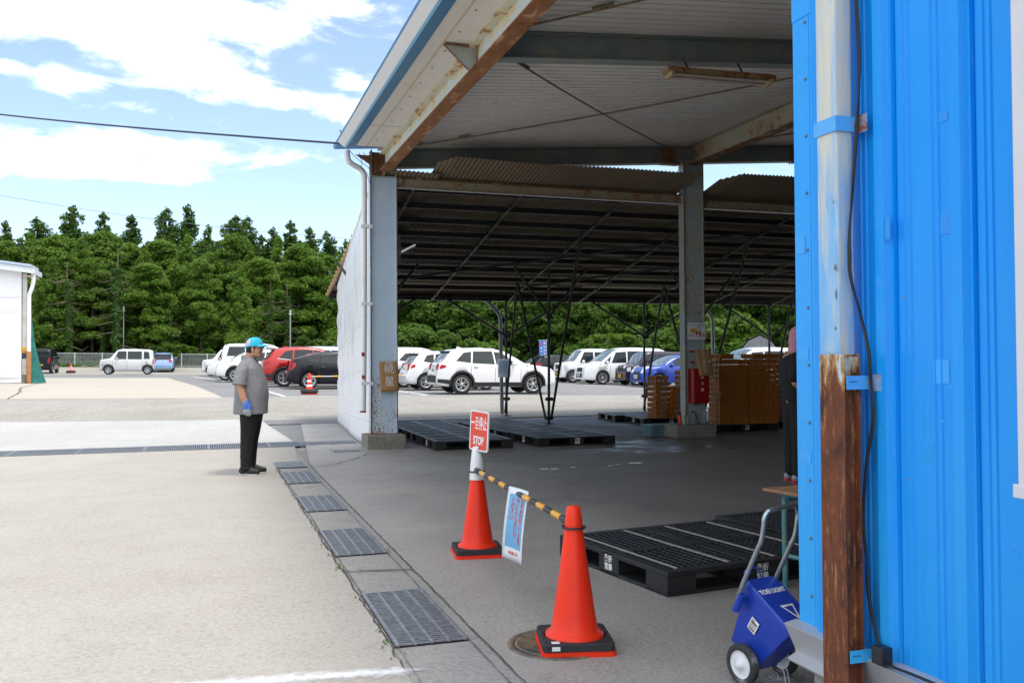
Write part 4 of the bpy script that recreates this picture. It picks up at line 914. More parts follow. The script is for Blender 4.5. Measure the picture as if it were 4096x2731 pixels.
def cardboard(name, corners, lines, label, size, hang=None):
    tl, tr, br, bl = [Vector(c_) for c_ in corners]; xd = (tr-tl); e = empty(name, (tl+br)/2, label=label, cat='cardboard sign'); nrm = xd.cross(tl-bl).normalized(); c0 = Vector(e.location)
    b = MB(); b.grid(lambda u, v: tl.lerp(tr, u).lerp(bl.lerp(br, u), v) - c0 + nrm*(.012*math.sin(u*3.1)*(.3+v)), 8, 8); o = b.build('board', MAT['cardboard'], e, recalc=False); m_ = o.modifiers.new('t', 'SOLIDIFY'); m_.thickness = .005
    for s_, u, v, sz in lines:
        p = tl.lerp(tr, u).lerp(bl.lerp(br, u), v) - c0 + nrm*.019
        text(s_, sz, MAT['chalk_ink'], e, 'lettering', frame(p, tr-tl, tl-bl), ex=.0004)
    b = MB(); b.tube(smooth([tl.lerp(tr, .05)-c0+Vector((0, -.004, -.04)), tl.lerp(tr, .05)-c0+Vector((-.1, .0, .02)), tl-c0+Vector((-.17, .12, .06))], 5), .003, 5); b.build('string', MAT['white_plastic'], e)
    return e
cardboard('cardboard_sign', ((2.70, 15.19, 1.425), (3.015, 15.19, 1.435), (3.03, 15.16, .94), (2.725, 15.16, .92)), [('暁', .5, .27, .17), ('星', .5, .68, .17), ('ー', .52, .07, .15)], 'cardboard sign with two chalked characters tied to the left pillar', .18)
cardboard('cardboard_sign', ((8.53, 15.05, 1.605), (8.845, 15.03, 1.61), (8.83, 14.95, 1.13), (8.56, 14.95, 1.12)), [(c_, .45, .13+.17*i, .075) for i, c_ in enumerate('ふくあかり')] + [('→', .82, .45, .09), ('ー', .42, .05, .1)], 'drooping cardboard sign with chalked kana and an arrow on the inner pillar', .1)
# floodlight and ceiling lamp
e = empty('floodlight', (3.05, 15.2, 3.25), label='small white floodlight sticking out from the left pillar', cat='lamp')
b = MB(); b.box(-.01, .02, -.02, .02, -.18, .28); b.box(-.03, .0, -.03, .03, .2, .23); b.box(-.03, .0, -.03, .03, -.1, -.07); b.build('bracket', MAT['dark_steel'], e)
b = MB(); tf = Matrix.Translation((.15, 0, .07)) @ Matrix.Rotation(R(-28), 4, 'Y'); b.box(-.13, .13, -.07, .07, -.018, .018, 0, tf); b.box(-.12, -.02, -.04, .04, -.05, -.018, 1, tf); b.build('head', [MAT['white_plastic'], MAT['dark_steel']], e, bevel=.004)
e = empty('fluorescent_lamp', (5.64, 9.32, 4.70), R(-3), label='unlit double tube fluorescent lamp fixed under the rafter', cat='ceiling lamp')
b = MB(); b.prism([(-.10, 0), (.10, 0), (.075, .06), (-.075, .06)], -.68, .68, 'x'); b.build('housing', rusty('lamp_housing', (.20, .17, .10), .6, 5), e)
for y in (-.055, .055):
    MB().tube([(-.6, y, -.025), (.6, y, -.025)], .016, 10).build('tube', M('unlit_tube', (.5, .45, .42), .25), e)
b = MB(); [b.box(x-.02, x+.02, -.09, .09, -.05, 0) for x in (-.63, .63)]; b.build('socket', rusty('lamp_socket', (.5, .4, .25), .5, 8), e)
b = MB(); b.tube([(.3, 0, .06), (.3, .12, .22)], .012, 6); b.tube([(-.4, 0, .06), (-.4, .12, .22)], .012, 6); b.build('stem', MAT['dark_steel'], e)

# ---------------------------------------------------------------- line marking cart
blu = M('blue_cart_plastic', (.012, .048, .38), .32, var=.12, scale=6, dirt=(.10, .14, .36), dscale=7, damt=.6)
ct = empty('line_marker_cart', (2.385, 3.63, 0), label='dark blue line marking cart with white wheels and steel handle', cat='line marker')
org = Vector((2.42, 3.64, 0))
wv = Vector((.975, .22, 0)).normalized(); nv = Vector((.22, -.975, 0)).normalized(); zv = Vector((0, 0, 1)); al = R(33)
lv = nv*math.cos(al) - zv*math.sin(al); dv = -nv*math.sin(al) - zv*math.cos(al)
BT = Vector((-.012, -.0, .445)) - wv*.08     # back top left corner of the lid, relative to the axle point
def cp(u, l, d_): return BT + wv*u + lv*l + dv*d_
W_, L_ = .165, .30
b = MB()
top = [cp(0, 0, .012), cp(W_, 0, .012), cp(W_, L_, .012), cp(0, L_, .012)]; bot = [cp(.012, .06, .30), cp(W_-.012, .06, .30), cp(W_-.012, .235, .31), cp(.012, .235, .31)]
mid = [a.lerp(c_, .16) for a, c_ in zip(top, bot)]; mid2 = [a.lerp(c_, .17) + ((a+c_)/2-(cp(W_/2, .15, .15))).normalized()*-.004 for a, c_ in zip(top, bot)]
V_ = top + mid + mid2 + bot
b.add(V_, [(k_*4+i, k_*4+(i+1) % 4, k_*4+4+(i+1) % 4, k_*4+4+i) for k_ in range(3) for i in range(4)] + [(0, 1, 2, 3), (12, 13, 14, 15)])
b.build('hopper', blu, ct, bevel=.012, seg=3)
b = MB(); P = rrect(-.006, W_+.006, -.006, L_+.008, .022); n = len(P)
vs = [cp(x, y, .018) for x, y in P] + [cp(x, y, -.006) for x, y in P] + [cp(W_/2+(x-W_/2)*.95, L_/2+(y-L_/2)*.97, -.014) for x, y in P]
b.add(vs, [(k_*n+i, k_*n+(i+1) % n, (k_+1)*n+(i+1) % n, (k_+1)*n+i) for k_ in range(2) for i in range(n)] + [tuple(range(2*n, 3*n)), tuple(range(n))[::-1]])
lid = b.build('lid', blu, ct)
up = -dv
o = text('TOEI LIGHT', .034, MAT['white_letter'], ct, 'lettering', frame(cp(W_*.5, L_*.27, -.0152), wv, -lv), bold=.0012, sx=.86)
b = MB(); T0 = [(.050, .165), (.128, .165), (.100, .262)]; cx, cy = np.mean(T0, axis=0); T1 = [(cx+(x-cx)*.68, cy+(y-cy)*.62-.002) for x, y in T0]
vs = [cp(x, y, -.0155) for x, y in T0] + [cp(x, y, -.0155) for x, y in T1]; b.add(vs, [(i, (i+1) % 3, 3+(i+1) % 3, 3+i) for i in range(3)]); b.build('triangle_mark', MAT['white_letter'], ct, recalc=False)
# label on the left side
b = MB(); sx = lambda l, d_: cp(0, l, d_) + (-wv)*(.0015 - .012*(d_/.3) + .004)
b.add([sx(.105, .10), sx(.155, .10), sx(.155, .165), sx(.105, .165)], [(0, 1, 2, 3)], 0)
for i in range(6): y = .106+.009*i; b.add([sx(.111, y)-wv*.0006, sx(.149 if i not in (0,) else .13, y)-wv*.0006, sx(.149 if i else .13, y+.003+(.004 if i in (1, 5) else 0))-wv*.0006, sx(.111, y+.004+(.004 if i in (1, 5) else 0))-wv*.0006], [(0, 1, 2, 3)], 1)
b.build('warning_label', [MAT['white_letter'], ink], ct, recalc=False)
# wheels
for s_, nm in ((-1, 0), (1, 1)):
    c_ = wv*(.125*s_) + zv*.09; tfw = Matrix(((wv.x, nv.x, 0, c_.x), (wv.y, nv.y, 0, c_.y), (0, 0, 1, c_.z), (0, 0, 0, 1)))
    b = MB(); b.lathe([(.062, -.018), (.078, -.019), (.088, -.012), (.0895, 0), (.088, .012), (.078, .019), (.062, .018)], n=40, axis='x', close=True)
    w = b.build('wheel', M('dusty_tyre', (.035, .035, .037), .85, var=.2, scale=10, dirt=(.33, .33, .34), dscale=9, damt=.5), ct); w.matrix_local = tfw
    b = MB(); 
    for q_ in (-1, 1): b.lathe([(.064, q_*.014), (.058, q_*.010), (.03, q_*.012), (.022, q_*.02), (.016, q_*.032), (.006, q_*.036), (0, q_*.036)], n=32, axis='x')
    b.build('rim', MAT['white_plastic'], w)
b = MB(); b.tube([-wv*.13+zv*.09, wv*.13+zv*.09], .008, 8); b.build('axle', MAT['galv'], ct)
# handle: bent steel tube in blue sockets
hm = M('handle_tube', (.36, .42, .44), .25, .85, .2, 15); hu = -nv*.0
def hp(side, back, z): return wv*(side*.104+.005) - nv*back + zv*z + Vector((-.03, 0, 0))
P = [hp(-1, .02, .36), hp(-1, -.015, .44), hp(-1, -.10, .60), hp(-1, -.13, .655), hp(-1, -.145, .72), hp(-1, -.15, .755)]
P += [hp(-.85, -.155, .782), hp(-.6, -.16, .79), hp(.6, -.16, .80), hp(.85, -.155, .79), hp(1, -.15, .76)] + [hp(1, -.145, .72), hp(1, -.13, .655), hp(1, -.10, .60), hp(1, -.015, .44), hp(1, .02, .36)]
b = MB(); b.tube(smooth(P, 5), .0108, 12); b.build('handle', hm, ct)
b = MB()
for s_ in (-1, 1): b.tube([hp(s_, -.012, .40), hp(s_, .03, .32)], .0165, 12)
for s_ in (-1, 1): a = hp(s_, .0, .37); b.beam(a, a - wv*s_*.028, .03, .03)
b.build('handle_socket', blu, ct)
b = MB(); b.tube(smooth([cp(.01, -.005, .01), cp(.008, -.03, -.012), cp(.02, -.045, -.03), cp(.085, -.045, -.034), cp(.1, -.03, -.015), cp(.098, -.005, .005)], 4), .0035, 6); b.build('lid_grip', blu, ct)
b = MB()
for s_ in (-1, 1):
    a = wv*(s_*.011) + zv*.105 + nv*.10; b.tube([a, a+nv*.035-zv*.03, a+nv*.05-zv*.10], .0028, 6)
b.tube([wv*-.011+nv*.15+zv*.006, wv*.011+nv*.15+zv*.006], .0028, 6); b.build('stand', MAT['galv'], ct)
# spilt powder under it
b = MB(); q = random.Random(2)
for _ in range(260):
    a = q.uniform(0, 6.28); r_ = abs(q.gauss(0, .045)); x, y = 2.45+r_*math.cos(a)*1.4, 3.60+r_*math.sin(a); s_ = q.uniform(.001, .005); b.add([(x-s_, y, .004), (x, y-s_, .004), (x+s_, y, .004), (x, y+s_, .005)], [(0, 1, 2, 3)])
b.build('spilt_chalk_powder', MAT['white_paint'], recalc=False, kind='stuff', label='spilt white chalk powder under the blue cart', cat='powder')
# teal pipe table with a plywood top
teal = rusty('teal_pipe_paint', (.05, .22, .25), .3, 7, rough=.4, fine=.8)
e = empty('pipe_table', (4.0, 4.80, 0), R(10), label='teal pipe frame table with plywood top beside the blue wall', cat='table')
b = MB(); b.box(-.56, .6, -.40, .42, .60, .618); b.build('tabletop', M('plywood', (.3, .16, .08), .7, var=.2, scale=3, stretch=(1, 8, 1)), e, bevel=.003)
for x in (-.47, .52):
    b = MB(); b.tube(smooth([(x, -.32, 0), (x, -.32, .48), (x, -.315, .54), (x+.0, -.29, .578), (x, -.24, .585), (x, .24, .585), (x, .3, .57), (x, .32, .52), (x, .32, 0)], 4), .0185, 10); b.tube([(x, -.32, .2), (x, .32, .2)], .015, 8); b.build('leg_frame', teal, e)
b = MB(); b.tube([(-.47, 0, .2), (.52, 0, .2)], .015, 8); b.tube([(-.47, -.3, .56), (.52, -.3, .56)], .0165, 8); b.tube([(-.47, .3, .56), (.52, .3, .56)], .0165, 8); b.build('rail', teal, e)
# paper scraps on the floor
b = MB()
for i, (x, y, w) in enumerate(((4.23, 11.47, .05), (4.36, 11.43, .05), (4.66, 11.52, .04), (5.66, 11.68, .09), (5.35, 11.59, .03), (5.2, 11.5, .03))): b.box(x-w, x+w, y-w*.6, y+w*.4, .001, .003)
b.build('paper_scraps', MAT['white_paint'], label='white paper scraps scattered on the dark shed floor', cat='litter', kind='stuff')
# ---------------------------------------------------------------- white shed at the left edge
e = empty('white_shed', (-12, 46.4, 0), label='white sheeted shed cut off by the left edge of the photo', cat='building'); root = e
def wpart(mb, name, mats, **kw): return par(mb.build(name, mats, **kw), root)
gy = zg(-8.5, 46.4)
wsm = M('white_shed_sheet', (.80, .81, .84), .5, var=.02, world=True)
b = MB(); b.grid(lambda u, v: (-24+u*16.05, 46.35+.03*math.sin(u*60)*.4, gy+.02+v*(5.03-.02+(-.0)*(1-u)+ (1-u)*2.0)), 30, 10)
wpart(b, 'sheet_wall', wsm, recalc=False)
b = MB()
for z in (gy+1.0+2.2, gy+1.0+2.85, gy+.25): b.box(-24, -8.0, 46.33, 46.345, z, z+.02)
for x in (-9.05, -12): b.box(x, x+.02, 46.33, 46.345, gy, gy+5)
wpart(b, 'seam', M('sheet_seam', (.62, .63, .66), .6))
b = MB(); b.box(-8.02, -7.70, 46.5, 47.7, gy-.1, gy+.38); b.box(-24, -8.02, 46.5, 47.7, gy-.1, gy+.05); wpart(b, 'footing', conc)
b = MB(); b.box(-7.93, -7.76, 46.42, 46.6, gy+.38, gy+4.95); 

wpart(b, 'post', rusty('white_post', (.62, .62, .6), .32, 3, world=True))
b = MB(); b.box(-7.94, -7.75, 46.405, 46.42, gy+1.35, gy+1.62, 0); b.box(-7.94, -7.75, 46.405, 46.42, gy+1.1, gy+1.35, 1); wpart(b, 'tape', [MAT['yellow'], M('navy_tape', (.03, .04, .09), .5)])
b = MB(); b.box(-8.0, -7.5, 46.55, 46.62, gy+.35, gy+1.1); wpart(b, 'board', M('grey_board', (.36, .33, .3), .8, var=.2, world=True))
b = MB(); b.prism([(-24, gy+7.15), (-7.5, gy+5.17), (-7.5, gy+5.32), (-24, gy+7.32)], 45.9, 47.9, 'y'); wpart(b, 'roof', M('pale_roof_sheet', (.52, .56, .62), .45, var=.05, world=True))
b = MB(); b.prism([(-24, gy+6.92), (-7.48, gy+4.92), (-7.48, gy+5.18), (-24, gy+7.18)], 45.86, 45.9, 'y', 0); b.prism([(-24, gy+7.2), (-7.45, gy+5.19), (-7.45, gy+5.26), (-24, gy+7.27)], 45.82, 45.9, 'y', 1); b.box(-7.5, -7.36, 45.9, 47.9, gy+4.9, gy+5.12, 0)
wpart(b, 'gutter', [M('pale_fascia', (.6, .63, .66), .5, world=True), M('blue_grey_fascia', (.3, .4, .52), .5, world=True)])
b = MB(); b.box(-7.75, -7.45, 46.0, 47.8, gy+4.8, gy+4.84); wpart(b, 'soffit', M('stained_soffit', (.45, .4, .34), .8, var=.2, world=True))
b = MB(); b.tube(smooth([(-7.45, 46.2, gy+4.95), (-7.45, 46.2, gy+4.6), (-7.5, 46.2, gy+4.3), (-7.6, 46.2, gy+4.0), (-7.62, 46.2, gy+3.7), (-7.62, 46.2, gy+1.4)], 4), .085, 12); wpart(b, 'downpipe', MAT['white_plastic'])
b = MB(); b.tube([(-7.62, 46.2, gy), (-7.62, 46.2, gy+1.42)], .1, 12); b.tube([(-7.62, 46.2, gy+1.42), (-7.9, 46.4, gy+1.42)], .03, 6); wpart(b, 'rust_pipe', rusty('orange_rust', (.4, .12, .04), .6, 6, deep=(.2, .05, .02)))
nm = NT('green_net'); co = nm.co((1, 1, 1), True); v = nm.noise(co, 3, 6); nm.set('Base Color', nm.mix(nm.rng(v, .35, .65), (.01, .10, .09), (.02, .2, .16))); nm.set('Roughness', .8)
b = MB(); q = random.Random(3)
def net(u, v):
    z = gy + v*3.9; w = .14 + .55*(1-v)**2.2; a = u*2*PI
    return (-7.78 + w*.45 + w*math.cos(a)*.62*(1+.12*math.sin(a*5)), 46.75 + w*.6*math.sin(a)*(1+.12*math.sin(a*7)), z)
b.grid(net, 30, 14)
b.build('green_net', nm.mat, recalc=False, label='green netting gathered against the corner of the white shed', cat='net')
# ---------------------------------------------------------------- fence, lamp poles, cables
def fence(x0, x1, y, label):
    e = empty('mesh_fence', (x0, y, zg(x0, y)), label=label, cat='fence'); n = int((x1-x0)/2.0); wh = M('white_fence_paint', (.62, .64, .64), .5)
    for i in range(n+1):
        x = x0 + i*2; g = zg(x, y); b = MB(); b.box(x-.035, x+.035, y-.035, y+.035, g, g+1.12); par(b.build('post', wh), e)
    b = MB()
    for i in range(n):
        xa, xb = x0+i*2, x0+i*2+2; ga, gb = zg(xa, y), zg(xb, y)
        for k_ in range(11): b.beam((xa, y-.04, ga+.06+k_*.1), (xb, y-.04, gb+.06+k_*.1), .01, .014 if k_ not in (0, 10) else .05)
        for k_ in range(20): x = xa+k_*.1; b.box(x, x+.006, y-.046, y-.04, ga+.06, ga+1.06)
    par(b.build('mesh_panel', M('fence_wire', (.42, .45, .45), .5)), e); return e
fence(-26, 2, 80.5, 'long white post and wire mesh fence along the wood')
for x, lb in ((-6.55, 'thin pale lamp pole behind the boxy silver car'), (6.85, 'thin pale lamp pole in front of the trees right of the standing man')):
    y = 82; g = zg(x, y); e = empty('lamp_pole', (x, y, g), label=lb, cat='pole', group='lamp poles along the fence')
    b = MB(); b.tube([(0, 0, 0), (0, 0, 4.7)], [.07, .055], 10); b.build('pole', MAT['galv'], e)
    b = MB(); b.box(-.14, .14, -.1, .1, 4.55, 4.62); b.tube([(0, 0, 4.6), (0, 0, 4.95)], .08, 10); b.build('lamp_head', M('grey_lamp_head', (.5, .5, .5), .5), e)
b = MB(); a = Vector((2.08, 14.72, 4.90)); c_ = a + (Vector((-4.272, 22.37, 6.927))-a)*1.7; b.tube([a.lerp(c_, t/30) - Vector((0, 0, .10*math.sin(PI*t/30))) for t in range(31)], .017, 6)
b.build('overhead_cable', M('dark_blue_cable', (.012, .016, .05), .5), label='thick dark overhead cable running from the gutter corner to the left', cat='cable')
b = MB(); a = Vector((-22.5, 66.5, 13.7)); c_ = Vector((14, 91, 13.4)); b.tube([a.lerp(c_, t/30) - Vector((0, 0, .7*math.sin(PI*t/30))) for t in range(31)], .016, 5)
b.build('overhead_wire', M('grey_wire', (.12, .14, .2), .5), label='hair thin overhead wire passing just above the tree tops', cat='cable')
# ---------------------------------------------------------------- striped cones in tyres
def tyre_cone(loc, label, h=.58, chain=False):
    e = empty('striped_cone', loc, label=label, cat='traffic cone', group='striped cones standing in tyres')
    b = MB(); b.lathe([(.16, .10), (.13, .16), (.105, .26)], n=20, m=0); b.lathe([(.105, .26), (.092, .33)], n=20, m=1); b.lathe([(.092, .33), (.075, .42)], n=20, m=0); b.lathe([(.075, .42), (.064, .49)], n=20, m=1); b.lathe([(.064, .49), (.05, .58), (.035, .70), (.02, .74), (0, .745)], n=20, m=0)
    b.lathe([(.3, .0), (.3, .012), (0, .014)], n=20, m=0); o = b.build('body', [MAT['cone_red'], MAT['white_paint']], e, recalc=False)
    b = MB(); b.lathe([(.17, .02), (.27, .02), (.31, .06), (.315, .1), (.30, .15), (.25, .185), (.18, .18), (.165, .1)], n=28, close=True); b.build('tyre', MAT['black_rubber'], e)
    return e
tyre_cone((3.4, 32.95, zg(3.4, 32.95)), 'red and white striped cone in a tyre beside the black hatchback')
e = tyre_cone((-9.0, 70.5, zg(-9, 70.5)), 'faded striped cone in a tyre far off near the mesh fence'); e.scale = (1, 1, .95)
b = MB(); z = zg(3.4, 32.95)+.61
for i in range(18): a = Vector((3.45+i*.19, 32.95, z-.0)); b.tube([a, a+Vector((.19, 0, 0))], .014 if i % 3 != 1 else .026, 6, 0 if i % 3 != 1 else 1)
b.build('cone_bar', [MAT['white_paint'], MAT['yellow']], label='thin white bar with yellow bands across the tail of the black hatchback', cat='barrier bar')
# second notice hung on the lean-to support, advertising flag, far tent
def thin(name, c):
    s = NT(name); s.set('Base Color', c); t = s.n('ShaderNodeBsdfTranslucent'); t.inputs['Color'].default_value = (*c, 1); mx = s.n('ShaderNodeMixShader'); mx.inputs[0].default_value = .7
    s.l(s.b.outputs[0], mx.inputs[1]); s.l(t.outputs[0], mx.inputs[2]); s.l(mx.outputs[0], s.t.nodes['Material Output'].inputs[0]); return s.mat
nt3 = empty('hanging_notice', (7.16, 22.3, 1.0), label='faded pale blue notice hung on the rear canopy support', cat='notice')
b = MB(); b.add([(-.17, 0, 0), (.17, 0, 0), (.17, 0, .46), (-.17, 0, .46)], [(0, 1, 2, 3)], 0); b.add([(-.14, -.003, .07), (.14, -.003, .07), (.14, -.003, .43), (-.14, -.003, .43)], [(0, 1, 2, 3)], 1); b.add([(-.13, -.003, .02), (.13, -.003, .02), (.13, -.003, .05), (-.13, -.003, .05)], [(0, 1, 2, 3)], 2); b.build('sheet', [thin('thin_white_film', (.7, .72, .75)), thin('faded_blue', (.45, .6, .72)), thin('faded_red', (.6, .3, .28))], nt3)
text('お客様は\n中に入らないで\nください', .04, M('pale_red_ink', (.5, .15, .13), .6), nt3, 'lettering', frame((0, -.006, .25), (0, 0, -1), (1, 0, 0)), line=1.4)
x, y = 17.95, 48.9; g = zg(x, y)
e = empty('banner_flag', (x+.28, y, g), label='blue vertical banner flag with white characters behind the parked cars', cat='banner')
b = MB(); b.tube([(0, 0, 0), (0, 0, 2.35)], .012, 6); b.tube([(-.5, 0, 2.3), (.12, 0, 2.3)], .008, 6); b.build('pole', MAT['white_plastic'], e)
b = MB(); b.grid(lambda u, v: (-.46+u*.45, .02*math.sin(v*7+u*2), .75+v*1.53), 6, 16); o = b.build('cloth', M('blue_banner', (.03, .16, .5), .7), e, recalc=False); m_ = o.modifiers.new('t', 'SOLIDIFY'); m_.thickness = .004
b = MB(); b.box(-.44, -.33, -.03, -.026, 2.0, 2.2); b.box(-.14, -.03, -.03, -.026, .95, 1.1); b.build('red_block', redi, e)
for k_, s_ in enumerate('線放射能'): pass
for k_, s_ in enumerate('農産物直売'): text(s_, .15, MAT['white_paint'], e, 'lettering', frame((-.13, -.032, 2.12-.2*k_), (1, 0, 0), (0, 0, 1)))
for k_, s_ in enumerate('産地市場'): text(s_, .14, MAT['white_paint'], e, 'lettering', frame((-.33, -.032, 1.86-.2*k_), (1, 0, 0), (0, 0, 1)))
e = empty('vinyl_tent', (27.9, 42.8, zg(27.9, 42.8)), label='white vinyl tunnel tent with a grey end wall beyond the cars', cat='tent'); e.scale = (.82, .82, .94)
arch = [(-1.9+.0, 0), (-1.9, 1.35), (-1.45, 1.95), (-.85, 2.5), (0, 2.8), (.85, 2.5), (1.45, 1.95), (1.9, 1.35), (1.9, 0)]
b = MB(); n = len(arch); vs = [(p[0]+.3, 0, p[1]) for p in arch] + [(p[0]+6.0, 9, p[1]) for p in arch]; b.add(vs, [(i, i+1, n+i+1, n+i) for i in range(n-1)], 0, True)
b.build('cover', M('white_vinyl', (.8, .8, .8), .4), e, recalc=False)
b = MB(); b.add([(p[0]*.97+.3, -.02, p[1]*.97) for p in arch], [tuple(range(n))]); b.build('end_wall', M('grey_mesh_end', (.13, .14, .15), .8, var=.2, world=True), e, recalc=False)
# ---------------------------------------------------------------- vehicles
glass = NT('car_glass'); glass.set('Base Color', (.018, .026, .028)); glass.set('Roughness', .05); glass.b.inputs['Specular IOR Level'].default_value = .45
glass_c = NT('windscreen_glass'); n_ = glass_c.noise(glass_c.co((1.5, 3, 3)), 2.2, 3); glass_c.set('Base Color', glass_c.mix(glass_c.rng(n_, .4, .6), (.05, .07, .075), (.16, .20, .21))); glass_c.set('Roughness', .08); glass_c.b.inputs['Specular IOR Level'].default_value = .9
trim = M('car_black_trim', (.018, .018, .02), .6, var=.15); tyre = M('car_tyre', (.02, .02, .021), .8); rim_m = M('alloy_rim', (.55, .56, .58), .3, .75, .05); rim_d = M('dark_rim_gap', (.012, .012, .012), .7)
red_l = M('tail_lamp', (.42, .012, .012), .15, var=.3, scale=20); clr_l = M('head_lamp', (.6, .63, .66), .1, var=.35, scale=16); plate_w = M('plate_white', (.72, .73, .72), .5, var=.05); plate_y = M('plate_yellow', (.72, .40, .02), .5, var=.05); plate_i = M('plate_ink', (.03, .09, .05), .6)
def paint_m(name, col, met=0):
    s = NT(name); s.set('Base Color', col); s.set('Metallic', met); s.set('Roughness', .3 if met else .22); dk = max(col) < .02; s.b.inputs['Coat Weight'].default_value = .12 if dk else .6; s.b.inputs['Coat Roughness'].default_value = .04
    if dk: s.b.inputs['Specular IOR Level'].default_value = .3
    return s.mat
PAINT = {k_: paint_m('paint_'+k_, *v) for k_, v in dict(white=((.78, .78, .79),), pearl=((.72, .72, .73),), red=((.42, .012, .014), .25), black=((.010, .011, .016),), silver=((.62, .63, .63), .2), blue=((.022, .06, .38), .3), navy=((.02, .03, .12), .2), purple=((.03, .016, .035), .3), pale_blue=((.22, .34, .56), .35), grey=((.3, .31, .32), .4)).items()}
SPEC = dict(
 suv=dict(L=4.55, W=1.84, H=1.67, prof=[(0, .34), (.0, .55), (.03, .74), (.10, .88), (.24, .97), (.75, 1.05), (1.2, 1.10), (1.62, 1.36), (2.0, 1.56), (2.35, 1.64), (2.9, 1.67), (3.5, 1.645), (3.98, 1.575), (4.02, 1.55), (4.28, 1.22), (4.42, 1.10), (4.47, .98), (4.50, .78), (4.55, .62), (4.53, .40)], ws=(6, 9), rw=(13, 15), belt=(.98, 1.12), tumble=.24, axles=(.93, 3.63), r=.36, sill=.26, clad=True, r_in=.245,
   win=[((1.55, 1.05), (2.35, 1.08), (2.42, 1.53), (2.12, 1.50)), ((2.41, 1.08), (3.25, 1.115), (3.2, 1.54), (2.48, 1.55)), ((3.31, 1.12), (3.86, 1.19), (3.55, 1.49), (3.27, 1.53))], tail=(15.1, 16.5, .55, 1.0), head=(2.4, 3.7), seams=(1.42, 2.40, 3.30)),
 sedan=dict(L=4.46, W=1.75, H=1.49, prof=[(0, .30), (.0, .48), (.05, .62), (.15, .72), (.5, .84), (.95, .96), (1.2, 1.08), (1.7, 1.34), (2.1, 1.46), (2.5, 1.49), (3.0, 1.45), (3.5, 1.36), (4.0, 1.22), (4.18, 1.15), (4.26, 1.02), (4.34, .80), (4.43, .64), (4.46, .52), (4.44, .34)], ws=(5, 8), rw=(10, 13), belt=(.88, 1.04), tumble=.24, axles=(.9, 3.6), r=.32, sill=.2, clad=False, r_in=.235,
   win=[((1.42, .97), (2.3, .98), (2.35, 1.37), (1.98, 1.33)), ((2.36, .98), (3.2, 1.02), (3.1, 1.34), (2.42, 1.37)), ((3.26, 1.03), (3.72, 1.08), (3.5, 1.22), (3.17, 1.31))], tail=(13, 16, .66, 1.0), head=(2.3, 3.8), seams=(1.3, 2.33, 3.25)),
 hatch=dict(L=3.95, W=1.70, H=1.50, prof=[(0, .30), (.0, .5), (.04, .66), (.12, .80), (.3, .90), (.75, .98), (1.0, 1.06), (1.4, 1.30), (1.8, 1.46), (2.3, 1.50), (2.9, 1.49), (3.4, 1.43), (3.44, 1.40), (3.72, 1.05), (3.80, .96), (3.86, .78), (3.94, .60), (3.95, .5), (3.93, .34)], ws=(5, 8), rw=(12, 14), belt=(.90, 1.02), tumble=.22, axles=(.78, 3.2), r=.31, sill=.2, clad=False, r_in=.21,
   win=[((1.25, .97), (2.05, 1.0), (2.1, 1.39), (1.72, 1.35)), ((2.11, 1.0), (2.85, 1.03), (2.8, 1.39), (2.17, 1.40)), ((2.91, 1.04), (3.3, 1.10), (3.15, 1.34), (2.87, 1.38))], tail=(13, 15, .72, 1.0), head=(2.3, 3.8), seams=(1.15, 2.08, 2.9)),
 box=dict(L=3.4, W=1.475, H=1.70, prof=[(0, .30), (.0, .6), (.02, .86), (.07, .98), (.35, 1.02), (.62, 1.06), (.78, 1.24), (1.0, 1.52), (1.12, 1.63), (1.4, 1.70), (2.2, 1.705), (3.1, 1.67), (3.28, 1.60), (3.33, 1.50), (3.37, 1.05), (3.385, .9), (3.39, .7), (3.4, .5), (3.39, .32)], ws=(5, 8), rw=(13, 14), belt=(.98, 1.02), tumble=.10, axles=(.56, 2.98), r=.30, sill=.22, clad=False, r_in=.19,
   win=[((.92, 1.02), (1.66, 1.02), (1.66, 1.55), (1.16, 1.55)), ((1.74, 1.02), (2.62, 1.02), (2.62, 1.55), (1.74, 1.55)), ((2.74, 1.04), (3.12, 1.05), (3.06, 1.52), (2.74, 1.54))], tail=(14, 16, .80, 1.0), head=(1.3, 2.9), seams=(.82, 1.70, 2.68)),
 van=dict(L=4.7, W=1.70, H=1.86, prof=[(0, .30), (.0, .55), (.05, .78), (.14, .92), (.5, 1.04), (.85, 1.12), (1.2, 1.40), (1.55, 1.66), (1.8, 1.77), (2.2, 1.85), (3.0, 1.87), (4.2, 1.83), (4.45, 1.75), (4.52, 1.66), (4.62, 1.15), (4.66, .98), (4.68, .8), (4.7, .55), (4.69, .34)], ws=(5, 8), rw=(13, 14), belt=(1.02, 1.12), tumble=.14, axles=(.95, 3.8), r=.33, sill=.2, clad=False, r_in=.225,
   win=[((1.0, 1.06), (1.32, 1.08), (1.42, 1.44), (1.38, 1.42)), ((1.42, 1.08), (2.25, 1.10), (2.25, 1.66), (1.68, 1.62)), ((2.33, 1.10), (3.3, 1.13), (3.3, 1.69), (2.33, 1.68)), ((3.38, 1.14), (4.35, 1.17), (4.22, 1.68), (3.38, 1.69))], tail=(14, 15, .82, 1.0), head=(2.2, 3.9), seams=(1.36, 2.29, 3.34)))
